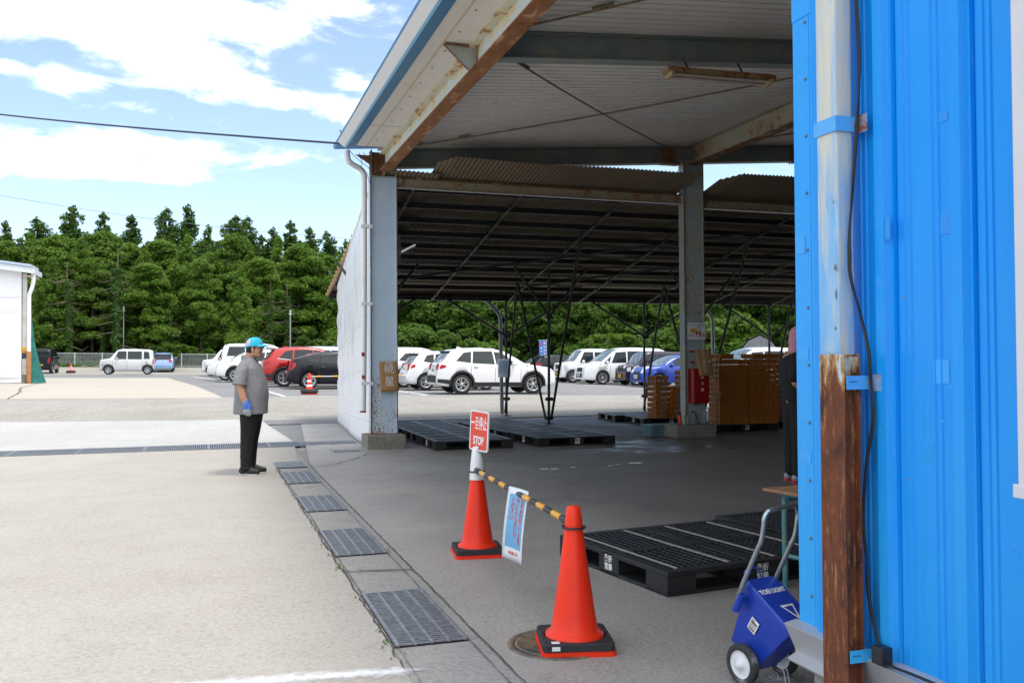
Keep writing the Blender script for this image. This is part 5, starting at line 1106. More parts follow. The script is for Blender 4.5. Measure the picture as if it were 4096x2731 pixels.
def car_proto(kind):
    S = SPEC[kind]; L, Wd, H = S['L'], S['W'], S['H']; pf = S['prof']; hw = Wd/2
    sx_ = []; last = -1
    for i, (s_, z) in enumerate(pf): sx_.append(max(s_, last+.012) if s_ < L*.9 or s_ > last else last+.004); last = sx_[-1]
    sc = L/sx_[-1]; sx_ = [s_*sc for s_ in sx_]; zt = [p[1] for p in pf]
    def w_of(s): 
        f = 1.0
        if s < .7: f -= .20*((.7-s)/.7)**2.2
        if s > L-.6: f -= .13*((s-L+.6)/.6)**2.2
        return hw*f
    belt = lambda s: S['belt'][0] + (S['belt'][1]-S['belt'][0])*s/L
    def sect(s, z_):
        w = w_of(s); zl = S['sill'] + .05*max(0, 1-s/.5) + .08*max(0, 1-(L-s)/.4); zb = belt(s); zl = min(zl, z_-.04)
        k_ = max(0, (z_-zb)/(H-S['belt'][0])); wt = w - S['tumble']*k_
        c = lambda z: min(z, z_-.012)
        if z_ > zb + .08:
            return [(0, zl), (.8*w, zl), (.95*w, zl+.03), (w*.985, zl+.14), (w, zl+(zb-zl)*.55), (w*.992, zb-.06), (w*.972, zb), (w*.972+(wt-w*.972)*.5, zb+(z_-zb)*.48), (wt+.01, z_-.09), (wt-.03, z_-.03), (wt*.72, z_), (0, z_+.018)]
        e_ = min(.10, (z_-zl)*.4)
        return [(0, zl), (.8*w, zl), (.95*w, zl+.03), (w*.985, min(zl+.14, z_-e_)), (w, zl+(z_-e_-zl)*.7), (w*.995, z_-e_), (w*.985, z_-e_*.7), (w*.965, z_-e_*.4), (w*.93, z_-e_*.2), (w*.87, z_-.012), (w*.6, z_), (0, z_+.012)]
    NS = 44
    st = []
    # denser stations
    for i in range(len(sx_)-1):
        n = max(1, int((sx_[i+1]-sx_[i])/.14))
        for k_ in range(n): t = k_/n; st.append((sx_[i]+(sx_[i+1]-sx_[i])*t, zt[i]+(zt[i+1]-zt[i])*t))
    st.append((sx_[-1], zt[-1]))
    X = lambda s: L/2 - s
    b = MB(); rings = []
    for s_, z_ in st:
        h_ = sect(s_, z_); ring = [(X(s_), y, z) for y, z in h_] + [(X(s_), -y, z) for y, z in h_[-2:0:-1]]; rings.append(ring)
    n = len(rings[0]); vs = [v for r_ in rings for v in r_]
    b.add(vs, [(i*n+j, i*n+(j+1) % n, (i+1)*n+(j+1) % n, (i+1)*n+j) for i in range(len(rings)-1) for j in range(n)], 0, True)
    b.f.append(list(range(n))); b.m.append(0); b.sm.append(False); b.f.append(list(range((len(rings)-1)*n, len(rings)*n))); b.m.append(0); b.sm.append(False)
    me = b.mesh('car_body', [PAINT['white'], rim_d])
    tmp = bpy.data.objects.new('tmp', me); COL.objects.link(tmp)
    cut = MB()
    for a in S['axles']:
        for sg_ in (-1, 1): cut.lathe([(0, sg_*(hw-.26)), (S['r']+.055, sg_*(hw-.26)), (S['r']+.055, sg_*(hw+.2)), (0, sg_*(hw+.2))], (X(a), 0, S['r']+.01), 28, 0, 'y', False)
    cme = cut.mesh('cut', [rim_d]); co_ = bpy.data.objects.new('cut', cme); COL.objects.link(co_)
    md = tmp.modifiers.new('b', 'BOOLEAN'); md.object = co_; md.operation = 'DIFFERENCE'; md.solver = 'EXACT'; md.material_mode = 'TRANSFER'
    dg = bpy.context.evaluated_depsgraph_get(); m2 = bpy.data.meshes.new_from_object(tmp.evaluated_get(dg)); m2.name = 'car_body'
    bpy.data.objects.remove(tmp); bpy.data.objects.remove(co_)
    root = bpy.data.objects.new('car', None); COL.objects.link(root); root.empty_display_size = .1
    if len(m2.materials) < 2: m2.materials.append(rim_d)
    body = bpy.data.objects.new('body', m2); COL.objects.link(body); body.parent = root
    ztop = lambda s: float(np.interp(s, sx_, zt))
    def Y(s, z):
        h_ = sect(s, ztop(s))[2:11]; return float(np.interp(z, [p[1] for p in h_], [p[0] for p in h_]))
    def side(mb, q4, off, m=0, nu=8, nv=4, sides=(-1, 1)):
        a, b_, c, d = [Vector((p[0], p[1])) for p in q4]
        for sg_ in sides:
            def fn(u, v):
                p = a.lerp(b_, u).lerp(d.lerp(c, u), v); return (X(p.x), sg_*(Y(p.x, p.y)+off), p.y)
            mb.grid(fn, nu, nv, m)
    def prof_at(t):
        i = min(int(t), len(sx_)-2); f = t-i; return sx_[i]+(sx_[i+1]-sx_[i])*f, zt[i]+(zt[i+1]-zt[i])*f
    def top(mb, t0, t1, y0, y1, off=.008, m=0, nu=8, nv=8):
        def fn(u, v):
            t = t0+(t1-t0)*u; s_, z_ = prof_at(t); sa, za = prof_at(max(0, t-.3)); sb, zb = prof_at(min(len(sx_)-1, t+.3)); d = Vector((X(sb)-X(sa), 0, zb-za)).normalized(); nn_ = Vector((d.z, 0, -d.x)); 
            if nn_.z < 0 and abs(d.x) > .3: nn_ = -nn_
            if t < 4 and nn_.x < 0: nn_ = -nn_
            if t > len(sx_)-7 and nn_.x > 0 and abs(nn_.z) < .6: nn_ = -nn_
            h_ = sect(s_, z_); wt = h_[9][0]; f = y0+(y1-y0)*v; ay = abs(f)*wt
            zc = float(np.interp(ay, [0, h_[10][0], h_[9][0]], [h_[11][1], h_[10][1], h_[9][1]]))
            return (X(s_)+nn_.x*off, f*wt, zc+nn_.z*off)
        mb.grid(fn, nu, nv, m)
    def add(name, fn, mats, **kw):
        mb = MB(); fn(mb); return mb.build(name, mats, root, recalc=False, **kw)
    add('windscreen', lambda mb: top(mb, S['ws'][0]+.12, S['ws'][1]-.12, -.93, .93), glass_c.mat)
    add('rear_window', lambda mb: top(mb, S['rw'][0]+.06, S['rw'][1]-.1, -.9, .9), glass.mat)
    for w4 in S['win']:
        for sg_ in (-1, 1): add('side_window', lambda mb: side(mb, w4, .007, sides=(sg_,)), glass.mat)
    def seams(mb):
        for sx0 in S['seams']:
            z0 = S['sill']+.12; z1 = belt(sx0)-.02; side(mb, ((sx0-.006, z0), (sx0+.006, z0), (sx0+.006, z1), (sx0-.006, z1)), .003, 0, 1, 8)
        for i in range(1, len(S['seams'])): s_ = S['seams'][i]-.16; z = belt(s_)-.13; side(mb, ((s_-.09, z), (s_+.07, z), (s_+.07, z+.028), (s_-.09, z+.028)), .02, 1, 2, 1)
    add('door_seam', seams, [trim, MAT['chrome']])
    if S['clad']:
        def clad(mb):
            ax = S['axles']; rr_ = S['r']+.055
            side(mb, ((ax[0]+rr_, S['sill']+.02), (ax[1]-rr_, S['sill']+.02), (ax[1]-rr_, S['sill']+.17), (ax[0]+rr_, S['sill']+.17)), .012)
            for a in ax:
                for sg_ in (-1, 1):
                    def fn(u, v):
                        t = PI*(u*1.12-.06); r_ = rr_-.01+.075*v; s_ = a - r_*math.cos(t); z = S['r']+.01+r_*math.sin(t); s2 = min(max(s_, .06), L-.06); return (X(s_), sg_*(Y(s2, max(z, .3))+.012), z)
                    mb.grid(fn, 22, 1)
            top(mb, len(sx_)-2.25, len(sx_)-1.02, -.98, .98, .012); top(mb, 0.02, .8, -.98, .98, .012)
            side(mb, ((S['axles'][1]+rr_+.05, S['sill']+.1), (L-.04, S['sill']+.16), (L-.03, .55), (S['axles'][1]+rr_+.05, .52)), .012)
        add('cladding', clad, trim)
    add('bumper_grille', lambda mb: (top(mb, .12, 1.0, -.6, .6, .01), top(mb, 1.3, 2.3, -.55, .55, .012)), trim)
    t0, t1, y0, y1 = S['tail']
    for sg_ in (-1, 1):
        add('headlight', lambda mb: (top(mb, 2.0, 3.3, sg_*.62, sg_*1.0, .012), side(mb, ((.10, .60+.24*(H/1.7)), (.42, .70+.24*(H/1.7)), (.40, .77+.24*(H/1.7)), (.12, .74+.22*(H/1.7))) if kind != 'box' else ((.08, .70), (.26, .72), (.26, .92), (.08, .9)), .010, sides=(sg_,))), clr_l)
        def tl(mb):
            top(mb, t0, t1, sg_*y0, sg_*y1, .012); z0, z1 = prof_at(t1)[1], prof_at(t0)[1]
            side(mb, ((L-.32, z0+(z1-z0)*.45), (L-.09, z0+.02), (L-.12, z1-.02), (L-.34, z0+(z1-z0)*.7)) if kind not in ('box', 'van') else ((L-.12, z0), (L-.04, z0), (L-.05, z1), (L-.10, z1)), .012, sides=(sg_,))
        add('taillight', tl, red_l)
    for sg_ in (-1, 1):
        s_, z_ = S['win'][0][0][0]+.16, S['win'][0][0][1]+.05
        mb = MB(); mb.ell((X(s_), sg_*(Y(s_, z_)+.10), z_), (.07, .10, .075), 0, 12, 8); mb.beam((X(s_), sg_*(Y(s_, z_)-.02), z_-.05), (X(s_), sg_*(Y(s_, z_)+.06), z_-.03), .05, .04, 1); mb.build('wing_mirror', [PAINT['white'], trim], root, recalc=False)
    if kind in ('suv', 'hatch', 'van', 'box'):
        i = S['rw'][0]; s_, z_ = sx_[i], zt[i]; wt = sect(s_, z_)[9][0]
        add('spoiler', lambda mb: mb.prism([(X(s_)+.02, z_-.05), (X(s_)-.10, z_-.035), (X(s_)-.10, z_-.01), (X(s_)+.06, z_+.015)], -wt*.9, wt*.9, 'y', 0), [trim])
    if kind == 'suv':
        add('aerial', lambda mb: mb.prism([(X(3.4), 1.66), (X(3.62), 1.645), (X(3.60), 1.72)], -.02, .02, 'y'), [PAINT['white']])
        add('chrome_strip', lambda mb: side(mb, ((3.30, 1.10), (3.9, 1.17), (3.9, 1.19), (3.30, 1.12)), .011, 0, 4, 1), MAT['chrome'])
    # plates front and rear
    def plate(mb, s_, z, d):
        mb.box(X(s_)+d*.012-.004, X(s_)+d*.012+.004, -.165, .165, z-.0825, z+.0825, 0)
        for k_ in range(4): y = -.11+k_*.065; mb.box(X(s_)+d*.017-.002, X(s_)+d*.017+.002, y, y+.04, z-.055, z+.015, 1)
        mb.box(X(s_)+d*.017-.002, X(s_)+d*.017+.002, -.09, .09, z+.03, z+.06, 1)
    k_ = len(sx_)-3; sr, zr = prof_at(S['tail'][1])
    add('number_plate', lambda mb: plate(mb, sr-.005, zr-.02 if kind != 'box' else .55, -1), [plate_w, plate_i]); add('number_plate', lambda mb: plate(mb, -.02, .48, 1), [plate_w, plate_i])
    # wheels
    wt_ = MB(); r_ = S['r']; ri = S['r_in']; hwid = .10
    wt_.lathe([(ri, -hwid*.85), (r_*.93, -hwid), (r_, -hwid*.7), (r_, hwid*.7), (r_*.93, hwid), (ri, hwid*.85)], n=32, axis='y'); wm_t = wt_.mesh('tyre', tyre)
    rm = MB(); rm.lathe([(0, .03), (ri*1.01, .03)], n=32, axis='y', m=1); rm.lathe([(ri*.86, .065), (ri*.97, .085), (ri*1.02, .08), (ri*1.02, -.05)], n=32, axis='y'); rm.lathe([(0, .075), (ri*.2, .07), (ri*.24, .04)], n=16, axis='y')
    for i in range(5):
        for dd in (-.17, .17):
            a = 2*PI*i/5+dd*.55; a2 = 2*PI*i/5+dd*1.35; p0 = Vector((math.cos(a)*ri*.15, .062, math.sin(a)*ri*.15)); p1 = Vector((math.cos(a2)*ri*.95, .074, math.sin(a2)*ri*.95)); rm.beam(p0, p1, .016 if True else 0, ri*.13, 0, up=Vector((0, 1, 0)).cross(p1-p0).normalized())
    rm_m = rm.mesh('rim', [rim_m, rim_d])
    for a in S['axles']:
        for sg_ in (-1, 1):
            w = bpy.data.objects.new('wheel', wm_t); COL.objects.link(w); w.parent = root; w.location = (X(a), sg_*(hw-.115), S['r']); 
            if sg_ < 0: w.rotation_euler = (0, 0, PI)
            r2 = bpy.data.objects.new('rim', rm_m); COL.objects.link(r2); r2.parent = w
    return root
PROTO = {}; CARS = []
def place_car(kind, x, y, rz, paint, label, cat, scale=1, plate='w', name='parked_car', clear=False, dz=0):
    first = kind not in PROTO
    if first: PROTO[kind] = car_proto(kind); r = PROTO[kind]
    else: r = copy_tree(PROTO[kind])
    S = SPEC[kind]; r.name = name; r.location = (x, y, zg(x, y)+dz); r.scale = (scale, scale, scale)
    fx, fy = math.cos(rz), math.sin(rz); slope = (zg(x+fx*1.4, y+fy*1.4)-zg(x-fx*1.4, y-fy*1.4))/2.8; roll = (zg(x-fy*.7, y+fx*.7)-zg(x+fy*.7, y-fx*.7))/1.4
    r.rotation_euler = (roll, -slope, rz)
    tag(r, label, cat, 'cars parked in the lot')
    for ch in r.children:
        base = ch.name.split('.')[0]
        for i, sl in enumerate(ch.material_slots):
            if sl.material and (sl.material.name.startswith('paint_')): sl.link = 'OBJECT'; sl.material = PAINT[paint]
            if base == 'number_plate' and i == 0 and plate == 'y': sl.link = 'OBJECT'; sl.material = plate_y
    CARS.append(r); return r
W_ = PI
place_car('suv', 10.0, 32.75, 0, 'white', 'white crossover seen side on, nearest car under the canopy', 'car')
place_car('hatch', 9.5, 36.7, R(1), 'white', 'white compact crossover next behind the nearest white one, tail towards us', 'car', 1.04)
place_car('suv', 9.3, 39.75, 0, 'pearl', 'white crossover whose red tail lamp shows beside the left pillar', 'car', .98)
place_car('hatch', 9.4, 42.9, 0, 'pearl', 'white hatchback mostly hidden in the row right of the left pillar', 'car', 1.05)
place_car('van', 10.2, 46.6, 0, 'white', 'white people carrier whose roof tops the row right of the left pillar', 'van', .96)
place_car('sedan', 5.3, 38.55, 0, 'black', 'black fastback hatchback behind the striped cone', 'car', 1.03)
place_car('suv', 4.5, 41.3, 0, 'red', 'red crossover with black rear spoiler behind the standing man', 'car', 1.03)
place_car('van', 4.6, 45.0, W_, 'white', 'white people carrier facing left behind the red crossover', 'van', .95)
place_car('suv', 2.6, 48.4, W_, 'white', 'white crossover with dark grille left of the standing man', 'car', .97)
place_car('suv', 2.2, 51.4, W_, 'pearl', 'white crossover second along left of the standing man, nose just showing', 'car', .98)
place_car('box', 2.7, 54.4, W_, 'grey', 'grey boxy car third along, dark side window left of the man\'s cap', 'car', 1.0)
place_car('hatch', 2.2, 57.6, W_, 'white', 'white small car peeping between the van and the crossovers on the left', 'car', .98)
place_car('box', 1.4, 61.8, W_, 'white', 'white kei van at the far left end of the row', 'van', 1.02)
place_car('van', 3.3, 59.5, 0, 'white', 'tall white van whose roof shows right of the man\'s cap', 'van', 1.1)
place_car('van', 7.6, 49.4, 0, 'navy', 'dark blue van whose roof shows above the black hatchback', 'van', 1.0)
place_car('box', 19.55, 46.0, W_, 'white', 'white boxy kei car with yellow plate facing left', 'car', 1.06, 'y')
place_car('van', 20.25, 43.35, W_, 'white', 'white people carrier with black chrome grille facing left', 'van', 1.0)
place_car('box', 20.75, 41.0, W_, 'purple', 'dark purple kei wagon with yellow plate facing left', 'car', .98, 'y')
place_car('hatch', 20.75, 38.6, W_, 'blue', 'bright blue hatchback partly behind the crate stack', 'car', 1.0)
place_car('van', 23.3, 35.8, W_, 'silver', 'silver people carrier whose roof shows above the tall orange crates', 'van', 1.0)
place_car('hatch', 23.6, 33.0, W_, 'white', 'white car seen through the gap above the orange crate columns', 'car', 1.0)
place_car('hatch', 19.15, 48.6, 0, 'black', 'black hatchback with bright red tail lamp behind the nearest white crossover', 'car', 1.0)
place_car('hatch', 18.9, 51.2, W_, 'white', 'white compact car facing left beyond the black hatchback', 'car', 1.0)
place_car('box', 15.9, 54.2, W_, 'white', 'white kei car whose roof shows above the nose of the nearest crossover', 'car', 1.04)
place_car('box', -5.05, 66.55, W_, 'silver', 'boxy silver white kei car driving across the far lot, side on', 'car', .99, name='driving_car')
place_car('hatch', -3.15, 74.6, PI/2, 'pale_blue', 'pale blue hatchback seen from behind beside the boxy silver car', 'car', .93)
place_car('box', -10.75, 71.0, PI/2, 'black', 'black kei wagon with yellow plate seen from behind beside the green net', 'car', 1.0, 'y')
place_car('van', -10.8, 44.6, 0, 'white', 'white van nosing into the photo at the left edge', 'van', .95)
# ---------------------------------------------------------------- people
def blob(mb, pts, rad, sy=1.0, n=14):
    """closed tapered limb through pts; sy scales it sideways (local y)"""
    pts = [Vector(p) for p in pts]
    if not isinstance(rad, (list, tuple)): rad = [rad]*len(pts)
    for i in range(len(pts)):
        mb.ell(pts[i], (rad[i], rad[i]*sy, rad[i]), 0, 12, 8)
        if i:
            k = 9
            for j in range(1, k):
                t = j/k; mb.ell(pts[i-1].lerp(pts[i], t), tuple(q*(rad[i-1]+(rad[i]-rad[i-1])*t) for q in (1, sy, 1)), 0, 12, 8)
def fuse(name, mb, mat, parent, vox=.008, smooth_=6, fac=.5):
    me = mb.mesh('tmp', mat, recalc=False); o = bpy.data.objects.new('tmp', me); COL.objects.link(o)
    m_ = o.modifiers.new('r', 'REMESH'); m_.mode = 'VOXEL'; m_.voxel_size = vox; m_.use_smooth_shade = True
    s_ = o.modifiers.new('s', 'SMOOTH'); s_.iterations = smooth_; s_.factor = fac
    dg = bpy.context.evaluated_depsgraph_get(); m2 = bpy.data.meshes.new_from_object(o.evaluated_get(dg)); m2.name = name
    bpy.data.objects.remove(o); m2.materials.clear(); m2.materials.append(mat)
    r = bpy.data.objects.new(name, m2); COL.objects.link(r)
    if parent: r.parent = parent
    return r
skin = NT('skin'); co = skin.co(); n_ = skin.noise(co, 14, 4); skin.set('Base Color', skin.mix(skin.rng(n_, .3, .7), (.46, .23, .135), (.52, .27, .165))); skin.set('Roughness', .5); skin.b.inputs['Subsurface Weight'].default_value = .08; skin.b.inputs['Subsurface Radius'].default_value = (.02, .008, .004)
def cloth_mat(name, col, col2, sc=18, fold=.6):
    s = NT(name); co = s.co(); a = s.noise(s.co((1, 1, .55)), 5.5, 4, .5, .6); w = s.noise(co, 160, 2); b_ = s.noise(co, sc, 6, .7)
    c = s.mix(s.rng(b_, .35, .7), col, col2); s.set('Base Color', c); s.set('Roughness', .9); s.bump(s.math('ADD', s.math('MULTIPLY', a, 1.0), s.math('MULTIPLY', w, .05)), fold, .06); return s.mat
grey_cloth = cloth_mat('grey_shirt_cloth', (.19, .19, .205), (.23, .23, .245)); black_cloth = cloth_mat('black_trouser_cloth', (.006, .006, .007), (.010, .010, .011), fold=.8)
cyan = cloth_mat('cyan_cap_cloth', (.02, .40, .60), (.04, .46, .66), fold=.2); hair = M('dark_hair', (.012, .010, .009), .8, var=.3, scale=120); glove_b = M('blue_glove', (.07, .19, .62), .7, var=.1, scale=30); glove_g = M('pale_glove_tips', (.42, .44, .46), .75, var=.1, scale=30)
pink = cloth_mat('pink_cloth', (.52, .21, .30), (.58, .26, .35), fold=.4)
def loft(mb, secs, n=28):
    vs = []
    for z, xb, xf, w in secs:
        for j in range(n):
            a = 2*PI*j/n; c, s_ = math.cos(a), math.sin(a); e_ = .86
            vs.append(((xb+xf)/2 + (xf-xb)/2*math.copysign(abs(c)**e_, c), w*math.copysign(abs(s_)**e_, s_), z))
    k = len(secs); mb.add(vs, [(i*n+j, i*n+(j+1) % n, (i+1)*n+(j+1) % n, (i+1)*n+j) for i in range(k-1) for j in range(n)] + [tuple(range(n)), tuple(range((k-1)*n, k*n))[::-1]])
def hand(mb, w, dirv, side, sc=1.0, grow=0):
    """palm and five bent fingers hanging from wrist w along dirv; side = direction the thumb points"""
    d = Vector(dirv).normalized(); t = Vector(side).normalized(); t = (t - d*t.dot(d)).normalized(); nrm = d.cross(t)
    P = lambda a, b_, c: Vector(w) + d*(a*sc) + t*(b_*sc) + nrm*(c*sc)
    for b_ in (-.026, -.009, .009, .026): blob(mb, [P(.0, b_*.7, 0), P(.04, b_, .004), P(.085, b_*1.05, .002)], [.017*sc+grow, .0165*sc+grow, .0135*sc+grow])
    for b_, L_, bend in ((-.030, .058, .9), (-.010, .075, .75), (.010, .080, .7), (.029, .070, .6)):
        p0 = P(.085, b_, .002); a1, a2 = bend*.5, bend; p1 = P(.085+L_*.42*math.cos(a1*.6), b_, .002-L_*.42*math.sin(a1*.9)); p2 = p1 + (P(math.cos(a1+.2), 0, -math.sin(a1+.2))-Vector(w))*(L_*.33); p3 = p2 + (P(math.cos(a2+.4), 0, -math.sin(a2+.4))-Vector(w))*(L_*.26)
        blob(mb, [p0, p1, p2, p3], [.0105*sc+grow, .0095*sc+grow, .0088*sc+grow, .0078*sc+grow])
    blob(mb, [P(.015, .030, -.006), P(.045, .048, -.016), P(.075, .050, -.026), P(.098, .044, -.032)], [.0145*sc+grow, .0125*sc+grow, .011*sc+grow, .009*sc+grow])
def head(mb, c, sc=1.0):
    c = Vector(c); E = lambda o_, r_: mb.ell(c+Vector(o_)*sc, tuple(q*sc for q in r_), 0, 18, 14)
    E((-.012, 0, .045), (.098, .078, .088)); E((.02, 0, -.02), (.078, .070, .088)); E((.045, 0, -.065), (.052, .058, .046)); E((.055, 0, -.088), (.036, .042, .024)); E((.0, 0, -.06), (.06, .066, .05))
    E((.082, 0, .022), (.018, .052, .014)); E((.093, 0, -.012), (.013, .011, .026)); E((.103, 0, -.028), (.014, .0125, .011)); E((.096, .013, -.031), (.009, .008, .008)); E((.096, -.013, -.031), (.009, .008, .008))
    E((.088, 0, -.058), (.013, .024, .0075)); E((.087, 0, -.069), (.013, .021, .0075))
    for s_ in (-1, 1): E((.062, s_*.045, -.025), (.026, .024, .026)); E((-.008, s_*.076, -.01), (.018, .010, .033)); E((.002, s_*.074, .0), (.012, .012, .02)); E((-.008, s_*.077, -.035), (.011, .008, .013))
    return c
def standing_man():
    e = empty('person', (.553, 12.33, 0), R(-18.0), label='heavyset man in grey polo shirt and cyan cap standing in profile, blue glove on', cat='person')
    b = MB(); hc = Vector((.028, 0, 1.605)); head(b, hc)
    blob(b, [(-.025, 0, 1.55), (-.045, 0, 1.47), (-.05, 0, 1.42)], [.062, .066, .075])
    blob(b, [(-.045, 0, 1.36), (-.03, 0, 1.2), (.0, 0, 1.03), (-.02, 0, .9)], [.14, .155, .165, .15], 1.15); blob(b, [(-.05, -.15, 1.37), (-.05, 0, 1.41), (-.05, .15, 1.37)], [.06, .075, .06])
    for s_, P in ((-1, [(-.065, -.215, 1.355), (-.08, -.268, 1.22), (-.07, -.29, 1.12), (-.035, -.295, 1.0), (.0, -.29, .915)]), (1, [(-.05, .215, 1.355), (-.04, .268, 1.22), (-.03, .285, 1.12), (.0, .29, 1.0), (.03, .285, .915)])):
        blob(b, P, [.05, .052, .049, .042, .033]); hand(b, P[-1], (Vector(P[-1])-Vector(P[-2])) if s_ > 0 else Vector((.12, .0, -1)), (1, .1 if s_ < 0 else -.1, .1))
        blob(b, [(-.015, s_*.10, .88), (-.03, s_*.105, .52), (-.05, s_*.11, .1), (-.02, s_*.11, .06), (.06, s_*.115, .045)], [.105, .072, .042, .03, .022])
    body = fuse('body', b, skin.mat, e, .0065, 5)
    # shirt
    b = MB(); loft(b, ((1.505, -.125, .022, .070), (1.475, -.135, .045, .092), (1.448, -.145, .062, .128), (1.42, -.158, .078, .165), (1.395, -.175, .095, .20), (1.36, -.195, .115, .235), (1.31, -.205, .135, .235), (1.26, -.21, .152, .232), (1.21, -.21, .168, .23), (1.16, -.212, .18, .23), (1.11, -.214, .192, .232), (1.06, -.216, .198, .235), (1.01, -.219, .198, .236), (.96, -.222, .195, .237), (.91, -.226, .19, .238), (.86, -.229, .187, .24), (.81, -.232, .185, .242), (.775, -.232, .185, .242)))
    b.tube([(-.05, -.12, 1.385), (-.062, -.18, 1.362), (-.072, -.235, 1.305), (-.083, -.272, 1.22), (-.088, -.284, 1.145)], [.072, .078, .080, .083, .090], 16, smooth=False); b.tube([(-.05, .12, 1.385), (-.06, .18, 1.362), (-.055, .235, 1.305), (-.04, .272, 1.22), (-.033, .284, 1.145)], [.072, .078, .080, .083, .090], 16, smooth=False)
    b.ell((-.065, -.205, 1.345), (.083, .07, .07)); b.ell((-.06, .205, 1.345), (.083, .07, .07))
    sh = fuse('shirt', b, grey_cloth, e, .0085, 4)
    b = MB()
    def collar(u, v):
        a = .42 + u*(2*PI-.84); c, s_ = math.cos(a), math.sin(a); f = .5+.5*c
        return (-.048+(.082+.012*v)*c + .02*f*v, (.074+.014*v)*s_, 1.532 - .052*f - (.040+.018*f)*v)
    b.grid(collar, 30, 4); col_ = b.build('collar', grey_cloth, sh, recalc=False); m_ = col_.modifiers.new('t', 'SOLIDIFY'); m_.thickness = .006
    b = MB()      # open placket with the dark undershirt, collar points
    b.add([(.022, -.03, 1.472), (.022, .03, 1.472), (.118, 0, 1.325), (.075, .0, 1.44)], [(0, 3, 1), (0, 2, 3), (3, 2, 1)]); b.build('undershirt', black_cloth, sh, recalc=False)
    b = MB(); 
    for k_ in range(25):
        a = 2*PI*k_/24; 
    seam_m = M('shirt_seam', (.22, .22, .235), .9)
    b.tube([(-.0235+.209*math.cos(2*PI*k_/40), .243*math.sin(2*PI*k_/40), .782) for k_ in range(41)], .004, 5, caps=False); b.build('hem', seam_m, sh)
    # trousers
    b = MB()
    for s_ in (-1, 1): blob(b, [(-.015, s_*.085, .88), (-.012, s_*.10, .76), (-.022, s_*.105, .60), (-.038, s_*.11, .45), (-.05, s_*.11, .28), (-.055, s_*.11, .10)], [.135, .125, .105, .088, .078, .070], .95)
    blob(b, [(-.02, 0, .9), (-.015, 0, .78)], [.15, .14], 1.2)
    for s_ in (-1, 1):
        for z, r_ in ((.09, .074), (.15, .070), (.235, .074)): b.ell((-.054, s_*.11, z), (r_+.004, r_+.003, .024))
    fuse('trousers', b, black_cloth, e, .009, 5)
    shoe_m = M('black_shoe', (.012, .012, .013), .5, var=.3, scale=30); sole_m = M('white_sole', (.62, .62, .6), .6)
    for s_, dx in ((-1, -.012), (1, .012)):
        b = MB(); blob(b, [(-.09+dx, s_*.11, .06), (-.03+dx, s_*.11, .075), (.04+dx, s_*.112, .05), (.105+dx, s_*.118, .042)], [.045, .048, .046, .036], .9); blob(b, [(-.06+dx, s_*.11, .09)], [.05])
        so = fuse('shoe', b, shoe_m, e, .007, 4); 
        b = MB(); P = [(-.132, -.02), (-.127, -.033), (-.05, -.034), (.05, -.041), (.105, -.038), (.132, -.022), (.138, .0), (.132, .022), (.1, .036), (.03, .036), (-.06, .034), (-.127, .03), (-.132, .018)]; b.prism([(x*.95+dx, y*.9+s_*.113) for x, y in P], .0, .014, 'z'); b.build('sole', sole_m, so, bevel=.006)
    # gloves
    b = MB(); hand(b, (.0, -.29, .915), (.12, 0, -1), (1, .1, .1), grow=.003); blob(b, [(-.005, -.29, .945), (.004, -.29, .90)], [.037, .037]); g = fuse('glove', b, glove_b, e, .005, 3)
    b = MB()
    hd = MB(); hand(hd, (.0, -.29, .915), (.12, 0, -1), (1, .1, .1), grow=.0045)
    # pale coating over the finger ends
    for i in range(0, len(hd.v)): pass
    keep = [i for i, f_ in enumerate(hd.f) if sum(hd.v[k_][2] for k_ in f_)/len(f_) < .842]
    used = sorted({k_ for i in keep for k_ in hd.f[i]}); mp_ = {k_: j for j, k_ in enumerate(used)}; b.v = [hd.v[k_] for k_ in used]; b.f = [[mp_[k_] for k_ in hd.f[i]] for i in keep]; b.m = [0]*len(keep); b.sm = [True]*len(keep)
    b.build('finger_tips', glove_g, g, recalc=False)
    # hair, brows, eyes, stubble
    b = MB(); b.ell((hc.x-.028, 0, hc.z+.02), (.088, .0795, .085), 0, 20, 14); b.ell((hc.x-.05, 0, hc.z-.02), (.06, .07, .06), 0, 18, 12)
    for s_ in (-1, 1): b.ell((hc.x+.016, s_*.068, hc.z+.018), (.014, .010, .034))
    fuse('hair', b, hair, e, .006, 3)
    b = MB(); b.ell((hc.x+.084, 0, hc.z-.094), (.010, .014, .010)); b.build('beard', hair, e)
    b = MB()
    for s_ in (-1, 1): b.beam((hc.x+.096, s_*.012, hc.z+.027), (hc.x+.076, s_*.052, hc.z+.024), .008, .009)
    b.build('eyebrows', hair, e)
    for s_ in (-1, 1):
        b = MB(); b.ell((hc.x+.079, s_*.030, hc.z+.004), (.009, .014, .0075), 0); ey = b.build('eye', M('eye_white', (.5, .48, .45), .3), e)
        MB().ell((hc.x+.0845, s_*.030, hc.z+.004), (.005, .007, .0072)).build('iris', hair, ey)
    # cap
    b = MB(); 
    def dome(u, v):
        a = 2*PI*u; t = v*PI/2; r_ = math.cos(t)**.75; x = -.008 + .115*r_*math.cos(a); y = .093*r_*math.sin(a); z = 1.638 + .118*math.sin(t) - .018*math.cos(a)*(-1)*(1-v)
        return (hc.x+x, y, z + hc.z - 1.605)
    b.grid(dome, 32, 10)
    cp_ = b.build('cap', cyan, e, merge=1e-4)
    b = MB()
    def brim(u, v):
        a = (u-.5)*2.3; r0_ = .108; x = hc.x-.008+(r0_+.085*v*math.cos(a*.62))*math.cos(a*.95)*1.02; y = (.090+.012*v)*math.sin(a)*1.0; z = hc.z+.052-.016*v*v - .012*(abs(u-.5)*2)**2
        return (x, y, z)
